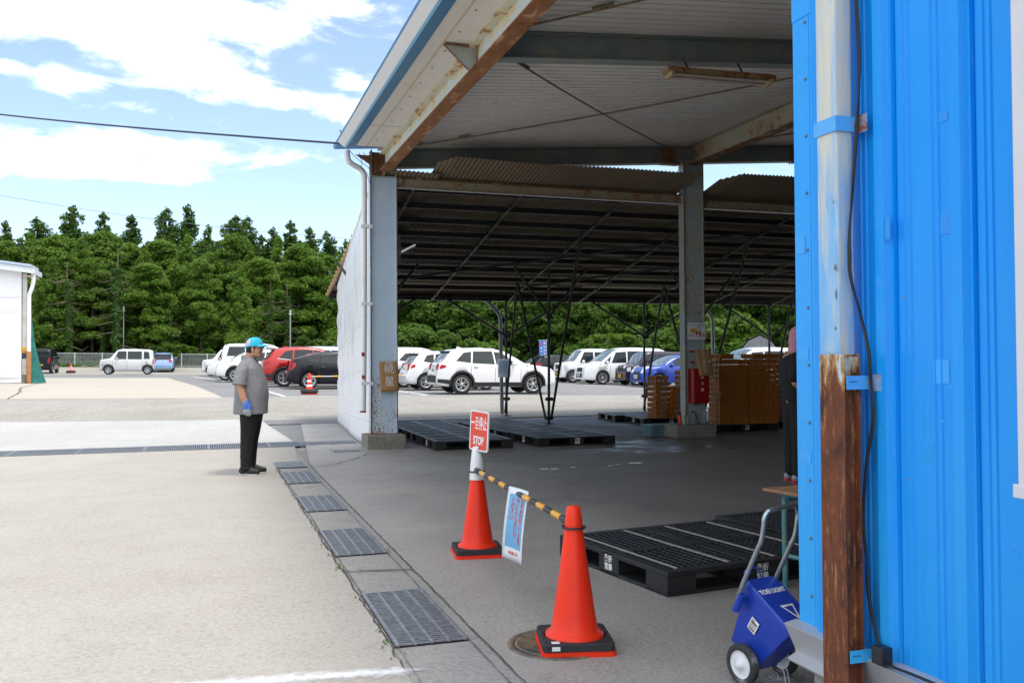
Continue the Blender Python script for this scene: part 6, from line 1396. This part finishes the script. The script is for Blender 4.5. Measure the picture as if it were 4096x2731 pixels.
    b.grid(brim, 18, 6); o = b.build('brim', cyan, cp_, recalc=False); m_ = o.modifiers.new('t', 'SOLIDIFY'); m_.thickness = .006
    b = MB(); b.grid(lambda u, v: tuple(Vector(dome(.60+.12*u, .08+.5*v)) + Vector((-.003, -.003, .002))), 8, 6); b.build('patch', M('grey_cap_patch', (.45, .45, .55), .8), cp_, recalc=False)
standing_man()
def stooping_worker():
    e = empty('person', (6.60, 9.24, 0), R(-12), label='worker in pink sun hood and black t-shirt, half hidden behind the blue wall', cat='person')
    b = MB(); hc = Vector((.03, 0, 1.66)); head(b, hc); blob(b, [(-.03, 0, 1.6), (-.06, 0, 1.5)], [.06, .065])
    blob(b, [(-.07, 0, 1.40), (-.06, 0, 1.2), (-.03, 0, 1.0)], [.13, .13, .14], 1.15); blob(b, [(-.08, -.15, 1.40), (-.07, 0, 1.44), (-.08, .15, 1.40)], [.055, .07, .055])
    for s_, P in ((-1, [(-.10, -.205, 1.385), (-.14, -.25, 1.27), (-.15, -.26, 1.17), (-.05, -.25, 1.08), (.06, -.2, 1.0)]), (1, [(-.06, .21, 1.42), (-.02, .25, 1.25), (.0, .26, 1.15), (.12, .2, 1.08), (.2, .12, 1.03)])):
        blob(b, P, [.05, .05, .048, .04, .031]); hand(b, P[-1], Vector(P[-1])-Vector(P[-2]), (0, 1 if s_ < 0 else -1, .3))
        blob(b, [(-.03, s_*.09, .95), (-.04, s_*.10, .5), (-.06, s_*.10, .09), (.06, s_*.105, .045)], [.11, .07, .04, .022])
    fuse('body', b, skin.mat, e, .0075, 5)
    b = MB(); loft(b, ((1.50, -.14, .02, .10), (1.46, -.18, .06, .18), (1.42, -.205, .08, .215), (1.36, -.215, .10, .22), (1.3, -.215, .105, .215), (1.24, -.21, .105, .21), (1.18, -.205, .105, .205), (1.12, -.195, .11, .205), (1.06, -.19, .115, .205), (1.0, -.185, .12, .205), (.95, -.185, .12, .205)))
    blob(b, [(-.09, -.17, 1.43), (-.11, -.21, 1.38), (-.13, -.24, 1.31), (-.152, -.257, 1.235)], [.09, .09, .088, .085]); blob(b, [(-.06, .19, 1.43), (-.03, .24, 1.33), (-.02, .255, 1.23)], [.088, .085, .08])
    fuse('shirt', b, black_cloth, e, .01, 7)
    b = MB()
    for s_ in (-1, 1): blob(b, [(-.03, s_*.08, .93), (-.035, s_*.10, .7), (-.045, s_*.10, .45), (-.06, s_*.10, .12)], [.13, .115, .09, .075])
    fuse('trousers', b, black_cloth, e, .01, 5)
    for s_ in (-1, 1):
        b = MB(); blob(b, [(-.1, s_*.11, .055), (-.03, s_*.11, .07), (.05, s_*.112, .05), (.11, s_*.118, .042)], [.045, .048, .044, .034], .9); so = fuse('shoe', b, M('grey_shoe', (.3, .3, .32), .6), e, .008, 4)
        b = MB(); b.prism([(x-.01, y+s_*.113) for x, y in rrect(-.14, .14, -.04, .04, .035)], 0, .024, 'z'); b.build('sole', M('red_sole', (.5, .03, .04), .5), so)
    b = MB(); b.ell((hc.x-.01, 0, hc.z+.05), (.122, .105, .122), 0, 22, 14); b.ell((hc.x-.05, 0, hc.z-.02), (.092, .098, .10), 0, 20, 12); b.ell((hc.x-.075, 0, hc.z-.12), (.07, .10, .10)); b.ell((hc.x-.09, -.03, hc.z-.19), (.05, .07, .07)); b.ell((hc.x+.05, 0, hc.z+.07), (.10, .12, .035))
    fuse('sun_hood', b, pink, e, .008, 5)
stooping_worker()
# ---------------------------------------------------------------- trees and bushes
def leaf_mat(name, c1, c2, c3, tr=.35):
    s = NT(name); co = s.co(); a = s.noise(s.co((1, 1, 1), True), .55, 3); b_ = s.noise(co, 6, 3); c = s.mix(s.rng(a, .35, .65), c1, c2); c = s.mix(s.rng(b_, .5, .75), c, c3)
    oi = s.n('ShaderNodeObjectInfo'); c = s.mix(s.rng(oi.outputs['Random'], 0, 1, 0, .45), c, mul(c1, .62))
    s.set('Base Color', c); s.set('Roughness', .55); s.b.inputs['Specular IOR Level'].default_value = .3
    t = s.n('ShaderNodeBsdfTranslucent'); s.l(s.mix(.5, c, (.16, .26, .03)), t.inputs['Color']); mx = s.n('ShaderNodeMixShader'); mx.inputs[0].default_value = tr
    o = s.t.nodes['Material Output']; s.l(s.b.outputs[0], mx.inputs[1]); s.l(t.outputs[0], mx.inputs[2]); s.l(mx.outputs[0], o.inputs[0]); return s.mat
L_ced = leaf_mat('cedar_foliage', (.048, .115, .022), (.08, .16, .026), (.13, .21, .034), .4)
L_pine = leaf_mat('pine_foliage', (.115, .225, .03), (.165, .295, .038), (.235, .36, .055), .48)
L_broad = leaf_mat('broad_foliage', (.065, .145, .02), (.10, .20, .026), (.15, .25, .034), .45)
L_fresh = leaf_mat('fresh_foliage', (.075, .16, .016), (.10, .20, .02), (.15, .24, .03), .45)
L_ivy = leaf_mat('ivy_foliage', (.035, .09, .014), (.06, .13, .02), (.09, .17, .03), .3)
bark = M('bark', (.05, .038, .028), .9, var=.4, scale=4, stretch=(6, 6, 1)); bark_d = M('dead_branch', (.12, .09, .062), .9, var=.3, scale=5)
def quads(P, N, S, asp=1.0, rng=None, jit=.9):
    """numpy: one leaf quad per point P with mean normal N and size S"""
    n = len(P); d = N + rng.normal(0, jit, (n, 3)); d /= np.linalg.norm(d, axis=1)[:, None]+1e-9
    r_ = rng.normal(0, 1, (n, 3)); t = np.cross(d, r_); t /= np.linalg.norm(t, axis=1)[:, None]+1e-9; b_ = np.cross(d, t)
    S = S[:, None]; V_ = np.stack([P-t*S*asp-b_*S*.5, P+t*S*asp*.1-b_*S*.62, P+t*S*asp+b_*S*.1, P-t*S*asp*.1+b_*S*.62], 1)
    return V_.reshape(-1, 3)
def leaf_mesh(name, V_, mat):
    me = bpy.data.meshes.new(name); n = len(V_)//4
    me.vertices.add(len(V_)); me.vertices.foreach_set('co', V_.astype(np.float32).ravel()); me.loops.add(n*4); me.loops.foreach_set('vertex_index', np.arange(n*4, dtype=np.int32)); me.polygons.add(n); me.polygons.foreach_set('loop_start', np.arange(0, n*4, 4, dtype=np.int32)); me.polygons.foreach_set('loop_total', np.full(n, 4, dtype=np.int32))
    me.materials.append(mat); me.update(); me.validate(); return me
def clumps(C, Rr, n, size, rng, flat=.7, up=.5, shell=.55):
    P = []; N = []
    idx = rng.choice(len(C), n, p=(Rr**2)/np.sum(Rr**2)); d = rng.normal(0, 1, (n, 3)); d /= np.linalg.norm(d, axis=1)[:, None]
    rad = (shell + (1-shell)*rng.random(n))**.6; sc = np.array([1, 1, flat]); P = C[idx] + d*(Rr[idx]*rad)[:, None]*sc
    N = d*.8 + np.array([0, 0, up]); return P, N, size*rng.uniform(.6, 1.35, n)
def trunk_mesh(h, r_, rng, bend=.15, limbs=8, z0=.35, lim_len=2.0, dead=False, name='trunk'):
    b = MB(); pts = []; x = y = 0
    for i in range(9): z = h*i/8; x += rng.normal(0, bend*.3); y += rng.normal(0, bend*.3); pts.append((x if i else 0, y if i else 0, z))
    b.tube(pts, [r_*(1-.85*(i/8)) for i in range(9)], 8)
    for k in range(limbs):
        z = h*rng.uniform(z0, .92); a = rng.uniform(0, 2*PI); L_ = lim_len*rng.uniform(.6, 1.1)*(1.15-z/h*.6); i = int(z/h*8); p = Vector(pts[i]).lerp(Vector(pts[min(8, i+1)]), z/h*8-i); dx, dy = math.cos(a), math.sin(a)
        b.tube([p, p+Vector((dx*L_*.35, dy*L_*.35, -.05*L_ if dead else .15*L_)), p+Vector((dx*L_*.7, dy*L_*.7, (-.14 if dead else .35)*L_)), p+Vector((dx*L_, dy*L_, (-.02 if dead else .6)*L_))], [r_*.28, r_*.2, r_*.12, r_*.04], 5)
    return b
def cedar(seed, h=15, r_=2.7, n=24000, mat=None):
    rng = np.random.default_rng(seed); m_ = 300; t = rng.random(m_)**.85; z = h*(.14+.84*t); rr_ = r_*1.12*(1-t)**.82*(.85+.22*np.sin(t*19+seed))+.06; a = rng.uniform(0, 2*PI, m_); d = rr_*rng.uniform(.3, 1.05, m_)
    C = np.stack([d*np.cos(a), d*np.sin(a), z + d*.15], 1); Rr = (.12 + .62*(1-t)**.8)*rng.uniform(.6, 1.35, m_)
    C = np.vstack([C, [[0, 0, h*.985], [.05, 0, h*.955], [0, .05, h*.92]]]); Rr = np.append(Rr, [.07, .10, .15])
    P, N, S = clumps(C, Rr, n, .11, rng, 1.05, .7, .3); P[:, 2] = np.minimum(P[:, 2], h)
    return leaf_mesh('crown', quads(P, N, S, 1.1, rng, .6), mat or L_ced), trunk_mesh(h*.96, .22, rng, .05, 6, .1, 1.2, True).mesh('trunk', bark)
def boughs(rng, C0, R0, k, spread, flat):
    C = []; Rr = []
    for c, r_ in zip(C0, R0):
        d = rng.normal(0, 1, (k, 3)); d /= np.linalg.norm(d, axis=1)[:, None]; d[:, 2] = np.abs(d[:, 2])*.8-.15
        C.append(c + d*r_*spread*np.array([1, 1, flat])); Rr.append(r_*rng.uniform(.28, .55, k))
    return np.vstack(C), np.concatenate(Rr)
def pine(seed, h=13, r_=3.0, n=24000, mat=None):
    rng = np.random.default_rng(seed); m_ = 44; t = rng.random(m_)**.8; z = h*(.24+.69*t); rr_ = r_*(.55+.6*np.sin(np.clip(t*1.05, 0, 1)*PI*.9+.3))*(1.02-.3*t)*.85; a = rng.uniform(0, 2*PI, m_); d = rr_*rng.random(m_)**.5
    C0 = np.stack([d*np.cos(a), d*np.sin(a), z - .10*d], 1); R0 = rng.uniform(.8, 1.45, m_)*(1.1-.35*t); C0 = np.vstack([C0, [[.1, 0, h*.94], [-.3, .2, h*.90], [.35, -.2, h*.88]]]); R0 = np.append(R0, [.7, .8, .8])
    C, Rr = boughs(rng, C0, R0, 13, .85, .62)
    P, N, S = clumps(C, Rr, n, .115, rng, .75, .9, .35); return leaf_mesh('crown', quads(P, N, S, 1.0, rng, .6), mat or L_pine), trunk_mesh(h*.9, .2, rng, .22, 9, .1, 1.6, True).mesh('trunk', bark)
def broad(seed, h=9, r_=3.6, n=24000, mat=None, size=.125, z0=.12, flat=.62, m_=70):
    rng = np.random.default_rng(seed); d = rng.normal(0, 1, (m_, 3)); d /= np.linalg.norm(d, axis=1)[:, None]; d *= (rng.random(m_)**.4)[:, None]
    C = np.stack([d[:, 0]*r_*.82, d[:, 1]*r_*.82, h*(z0+(1-z0)*.5) + d[:, 2]*h*(1-z0)*.43], 1); Rr = rng.uniform(.5, 1.05, m_)*r_*.27
    C, Rr = boughs(rng, C, Rr*1.15, 9, .8, .75); P, N, S = clumps(C, Rr, n, size, rng, flat+.1, .8, .4); P[:, 2] = np.maximum(P[:, 2], .1); return leaf_mesh('crown', quads(P, N, S, 1.15, rng, .6), mat or L_broad), trunk_mesh(h*.82, .17, rng, .2, 10, .2, r_*.7).mesh('trunk', bark)
def ivy_trunk(seed, h=9, mat=None):
    rng = np.random.default_rng(seed); b = trunk_mesh(h, .17, rng, .12, 26, .05, 2.6, True); n = 2600; z = h*rng.random(n)*.82; a = rng.uniform(0, 2*PI, n); w = .24+.22*np.sin(z*1.7+seed)**2*rng.random(n)
    P = np.stack([w*np.cos(a), w*np.sin(a), z], 1); N = np.stack([np.cos(a), np.sin(a), np.full(n, .3)], 1); return leaf_mesh('crown', quads(P, N, .13*rng.uniform(.6, 1.3, n), 1, rng, .6), L_ivy), b.mesh('trunk', bark_d)
PT = dict(cedar=[cedar(1), cedar(2, 15, 2.5), cedar(3, 15, 3.3)], pine=[pine(11, 13, 2.6, 28000), cedar(51, 13, 3.0, 24000, L_pine), pine(13, 13, 2.4, 28000), cedar(52, 13, 3.4, 24000, L_pine), pine(14, 13, 2.8, 28000)], broad=[broad(21), broad(22, 9, 3.2, mat=L_broad), broad(23, 9, 3.8)], bush=[broad(31, 3.2, 1.9, 9000, L_fresh, .11, .02, .75, 34), broad(32, 3.2, 2.2, 9000, L_fresh, .12, .02, .7, 36), broad(33, 3.2, 2.0, 9000, L_broad, .11, .02, .7, 36)], ivy=[ivy_trunk(41), ivy_trunk(42)])
HT = dict(cedar=15, pine=13, broad=9, bush=3.2, ivy=9)
TR = random.Random(77)
def tree(kind, x, y, h, label, group, wide=1.0, var=None):
    i = TR.randrange(len(PT[kind])) if var is None else var; cr, tk = PT[kind][i]; s_ = h/HT[kind]; e = empty({'cedar': 'cedar_tree', 'pine': 'pine_tree', 'broad': 'broadleaf_tree', 'bush': 'bush', 'ivy': 'dead_tree'}[kind], (x, y, zg(x, y)-.05), TR.uniform(0, 6.28), label=label, cat={'bush': 'bush'}.get(kind, 'tree'), group=group)
    for nm, me in (('crown', cr), ('trunk', tk)):
        o = bpy.data.objects.new(nm if kind != 'ivy' or nm == 'trunk' else 'ivy', me); COL.objects.link(o); o.parent = e; o.scale = (s_*wide, s_*wide, s_)
    return e
def ax(px, dist):      # ground point on the bearing of photo column px (0..2352) at a given distance
    t = math.atan((px-1176)/2352/.9) + yaw; return dist*math.sin(t), dist*math.cos(t)
def hz(py, dist, x, y, dep=None): return 1.45 + (824.5-py)/2352/.9*dist*math.cos(math.atan2(x, y)-yaw) - zg(x, y)
# tall cedars breaking the skyline: (photo column, photo row of the tip, distance)
CED = [(-25, 470, 100), (12, 492, 96), (84, 482, 99), (165, 455, 97), (200, 520, 103), (236, 474, 98), (302, 480, 99), (382, 460, 96), (432, 457, 95), (478, 505, 101), (541, 480, 97), (568, 482, 100), (628, 512, 96), (668, 496, 98), (712, 512, 95), (752, 520, 99), (796, 540, 96), (838, 525, 98), (130, 520, 107), (340, 540, 106), (500, 540, 106), (600, 530, 107), (690, 540, 106), (265, 540, 107), (45, 530, 106), (880, 520, 100), (930, 560, 104)]
NAMEC = ['tipped just inside the left edge', 'left of the rounded cedar', 'rounded, left of the tallest skyline tip', 'with the tallest pointed tip on the left', 'low one between two tall tips', 'slim dark one right of the tallest left tip', 'slim dark one standing alone in a sky gap', 'first of the tall middle pair', 'second of the tall middle pair', 'low, right of the middle pair', 'left one of twin tips', 'right one of twin tips', 'shorter, past the twin tips', 'sharp tipped, above the red car', 'thin, above the red car', 'fading toward the eave', 'next to the gutter end', 'behind the white downpipe', 'rear one filling under the tallest left tip', 'rear one filling left of the middle pair', 'rear one filling under the twin tips', 'rear one behind the twin tips', 'rear one above the parked vans', 'rear one beside the lone slim cedar', 'rear one by the left edge', 'behind the left pillar', 'behind the left pillar, deeper']
for (px, py, dd_), nm_ in zip(CED, NAMEC):
    x, y = ax(px, dd_); tree('cedar', x, y, hz(py, dd_, x, y), 'tall dark cedar on the skyline, ' + nm_, 'cedars along the skyline', TR.uniform(1.1, 1.5))
PIN = [(10, 560, 88), (70, 545, 90), (128, 548, 87), (185, 560, 91), (240, 540, 88), (292, 566, 92), (330, 575, 86), (372, 560, 90), (430, 555, 87), (482, 590, 91), (530, 548, 88), (575, 575, 90), (600, 600, 86), (640, 560, 92), (690, 570, 88), (735, 590, 90), (780, 590, 87), (830, 600, 90), (-40, 560, 90), (215, 600, 84), (460, 600, 84), (550, 610, 84), (340, 610, 83), (120, 600, 84)]
spots_ = ['above the white shed eave', 'right of the white shed', 'over the dark van', 'left of the bare ivy trunk', 'around the tall ivy trunk', 'behind the lamp pole', 'over the boxy silver car', 'over the pale blue car', 'bright crowned, right of the pale blue car', 'dark gap beside the bright crown', 'high crowned in the middle', 'left of the reddish trunk', 'leaning past the reddish trunk', 'above the man\'s cap', 'above the red crossover', 'right of the second lamp pole', 'beside the white sheet wall', 'behind the white sheet wall', 'outside the left edge', 'low front one near the ivy trunk', 'low front one behind the parked white cars', 'low front one left of the man', 'low front one behind the silver car', 'low front one behind the netted corner']
for (px, py, dd_), nm_ in zip(PIN, spots_):
    x, y = ax(px, dd_); tree('pine', x, y, hz(py, dd_, x, y)*1.10, 'light green conifer, ' + nm_, 'conifers in front of the cedars', TR.uniform(.95, 1.2), PIN.index((px, py, dd_)) % 5)
for px, py, dd_, nm_ in ((158, 590, 82.5, 'bare lower trunk with drooping dead branches left of the fence middle'), (268, 560, 82, 'tall trunk wrapped in ivy, rising behind the striped cone'), (390, 700, 82.5, 'short ivy column behind the pale blue car'), (620, 640, 83, 'thin bare trunk right of the man\'s cap'), (660, 640, 83.5, 'thin bare trunk beside the second lamp pole'), (236, 690, 83, 'stub of ivy left of the tall ivy trunk')):
    x, y = ax(px, dd_); tree('ivy', x, y, hz(py, dd_, x, y), nm_, 'ivy clad and bare trunks along the fence')
# broadleaf trees seen under the canopy
BRO = [(905, 655, 64), (960, 640, 70), (1030, 620, 72), (1100, 650, 64), (1170, 640, 66), (1235, 640, 63), (1300, 630, 68), (1340, 650, 62), (1400, 640, 67), (1450, 640, 70), (1500, 650, 64), (1560, 640, 68), (1640, 650, 62), (1690, 640, 66), (1740, 630, 64), (1800, 640, 62), (1870, 640, 66), (1600, 600, 76), (1420, 600, 78), (1250, 590, 78), (1080, 590, 80), (1780, 590, 78), (1940, 640, 70)]
where = ['just right of the left pillar', 'above the white compact crossover', 'above the roof of the nearest white crossover', 'left of the grey rain pipe', 'behind the front pipe support', 'huge spreading crown in the middle', 'right half of the big spreading crown', 'behind the blue banner', 'above the white kei car', 'behind the white people carrier', 'above the purple kei wagon', 'left of the inner pillar', 'right of the inner pillar', 'drooping, behind the second rain pipe', 'above the white vinyl tent', 'beside the blue wall corner', 'hidden past the blue wall corner', 'rear one behind the inner pillar', 'rear one above the white vans', 'rear one behind the spreading crown', 'rear one above the nearest crossover', 'rear one above the tent', 'far right behind the blue wall']
for (px, py, dd_), nm_ in zip(BRO, where):
    x, y = ax(px, dd_); tree('broad', x, y, hz(py, dd_, x, y)*1.12, 'leafy green tree seen below the canopy, ' + nm_, 'broadleaf trees beyond the lot', TR.uniform(.9, 1.15))
BU = [(945, 738, 58), (990, 742, 57), (1045, 762, 56.5), (1440, 740, 58), (1480, 765, 57), (1530, 748, 57), (1570, 750, 58), (1395, 775, 57), (1640, 700, 57), (1670, 720, 56.5), (1700, 745, 57), (700, 765, 80), (735, 780, 79.5), (765, 770, 80), (400, 770, 81.5), (375, 775, 81.5), (470, 790, 81.5), (1120, 770, 57), (1330, 770, 58)]
wb_ = ['bright, behind the white crossovers right of the left pillar', 'feathery, above the nearest crossover tail', 'low, above the nearest crossover roof', 'above the white people carrier', 'over the people carrier roof', 'bright, right of the white people carrier', 'left of the inner pillar at roof height', 'small, by the blue banner', 'bright, just right of the inner pillar', 'bright, under the second rain pipe', 'left of the vinyl tent', 'behind the red crossover', 'small, above the black hatchback', 'beside the white sheet wall', 'climbing mass behind the pale blue car', 'low, at the fence near the pale blue car', 'along the fence left of the parked whites', 'behind the rain pipe', 'below the blue banner']
for (px, py, dd_), nm_ in zip(BU, wb_):
    x, y = ax(px, dd_); tree('bush', x, y, max(1.2, hz(py, dd_, x, y)), 'light green bush ' + nm_, 'bushes along the edge of the lot', TR.uniform(.9, 1.3))
# undergrowth and dark wood interior: one mass nobody could count
rng = np.random.default_rng(5); V_ = []
def mass(n, fx, fy, hmax, size):
    u = rng.random(n); v = rng.random(n); px = fx[0]+(fx[1]-fx[0])*u; dd_ = fy[0]+(fy[1]-fy[0])*v; P = np.zeros((n, 3))
    t = np.arctan((px-1176)/2352/.9)+yaw; P[:, 0] = dd_*np.sin(t); P[:, 1] = dd_*np.cos(t)
    hm = hmax*(.55+.45*np.sin(P[:, 0]*1.3+np.sin(P[:, 0]*.37)*3)*np.cos(P[:, 1]*.9)); P[:, 2] = np.array([zg(a, b_) for a, b_ in P[:, :2]]) + np.abs(hm)*rng.random(n)**.7
    V_.append(quads(P, np.tile([0, -.5, .7], (n, 1)), size*rng.uniform(.6, 1.4, n), 1, rng, .8))
mass(16000, (-160, 900), (81.5, 88), 1.3, .15); mass(26000, (-200, 950), (101, 112), 4.2, .3); mass(24000, (850, 2100), (60, 66), 1.6, .16); mass(22000, (850, 2100), (74, 84), 6.0, .3)
o = bpy.data.objects.new('undergrowth', leaf_mesh('undergrowth', np.vstack(V_), L_ced)); COL.objects.link(o); tag(o, 'dark green undergrowth filling the wood behind the fence and cars', 'undergrowth', kind='stuff')
V_ = []; mass(9000, (-160, 860), (80.8, 82.5), .9, .09)
o = bpy.data.objects.new('grass', leaf_mesh('grass', np.vstack(V_), L_fresh)); COL.objects.link(o); tag(o, 'light green weeds growing through the mesh fence', 'grass', kind='stuff')
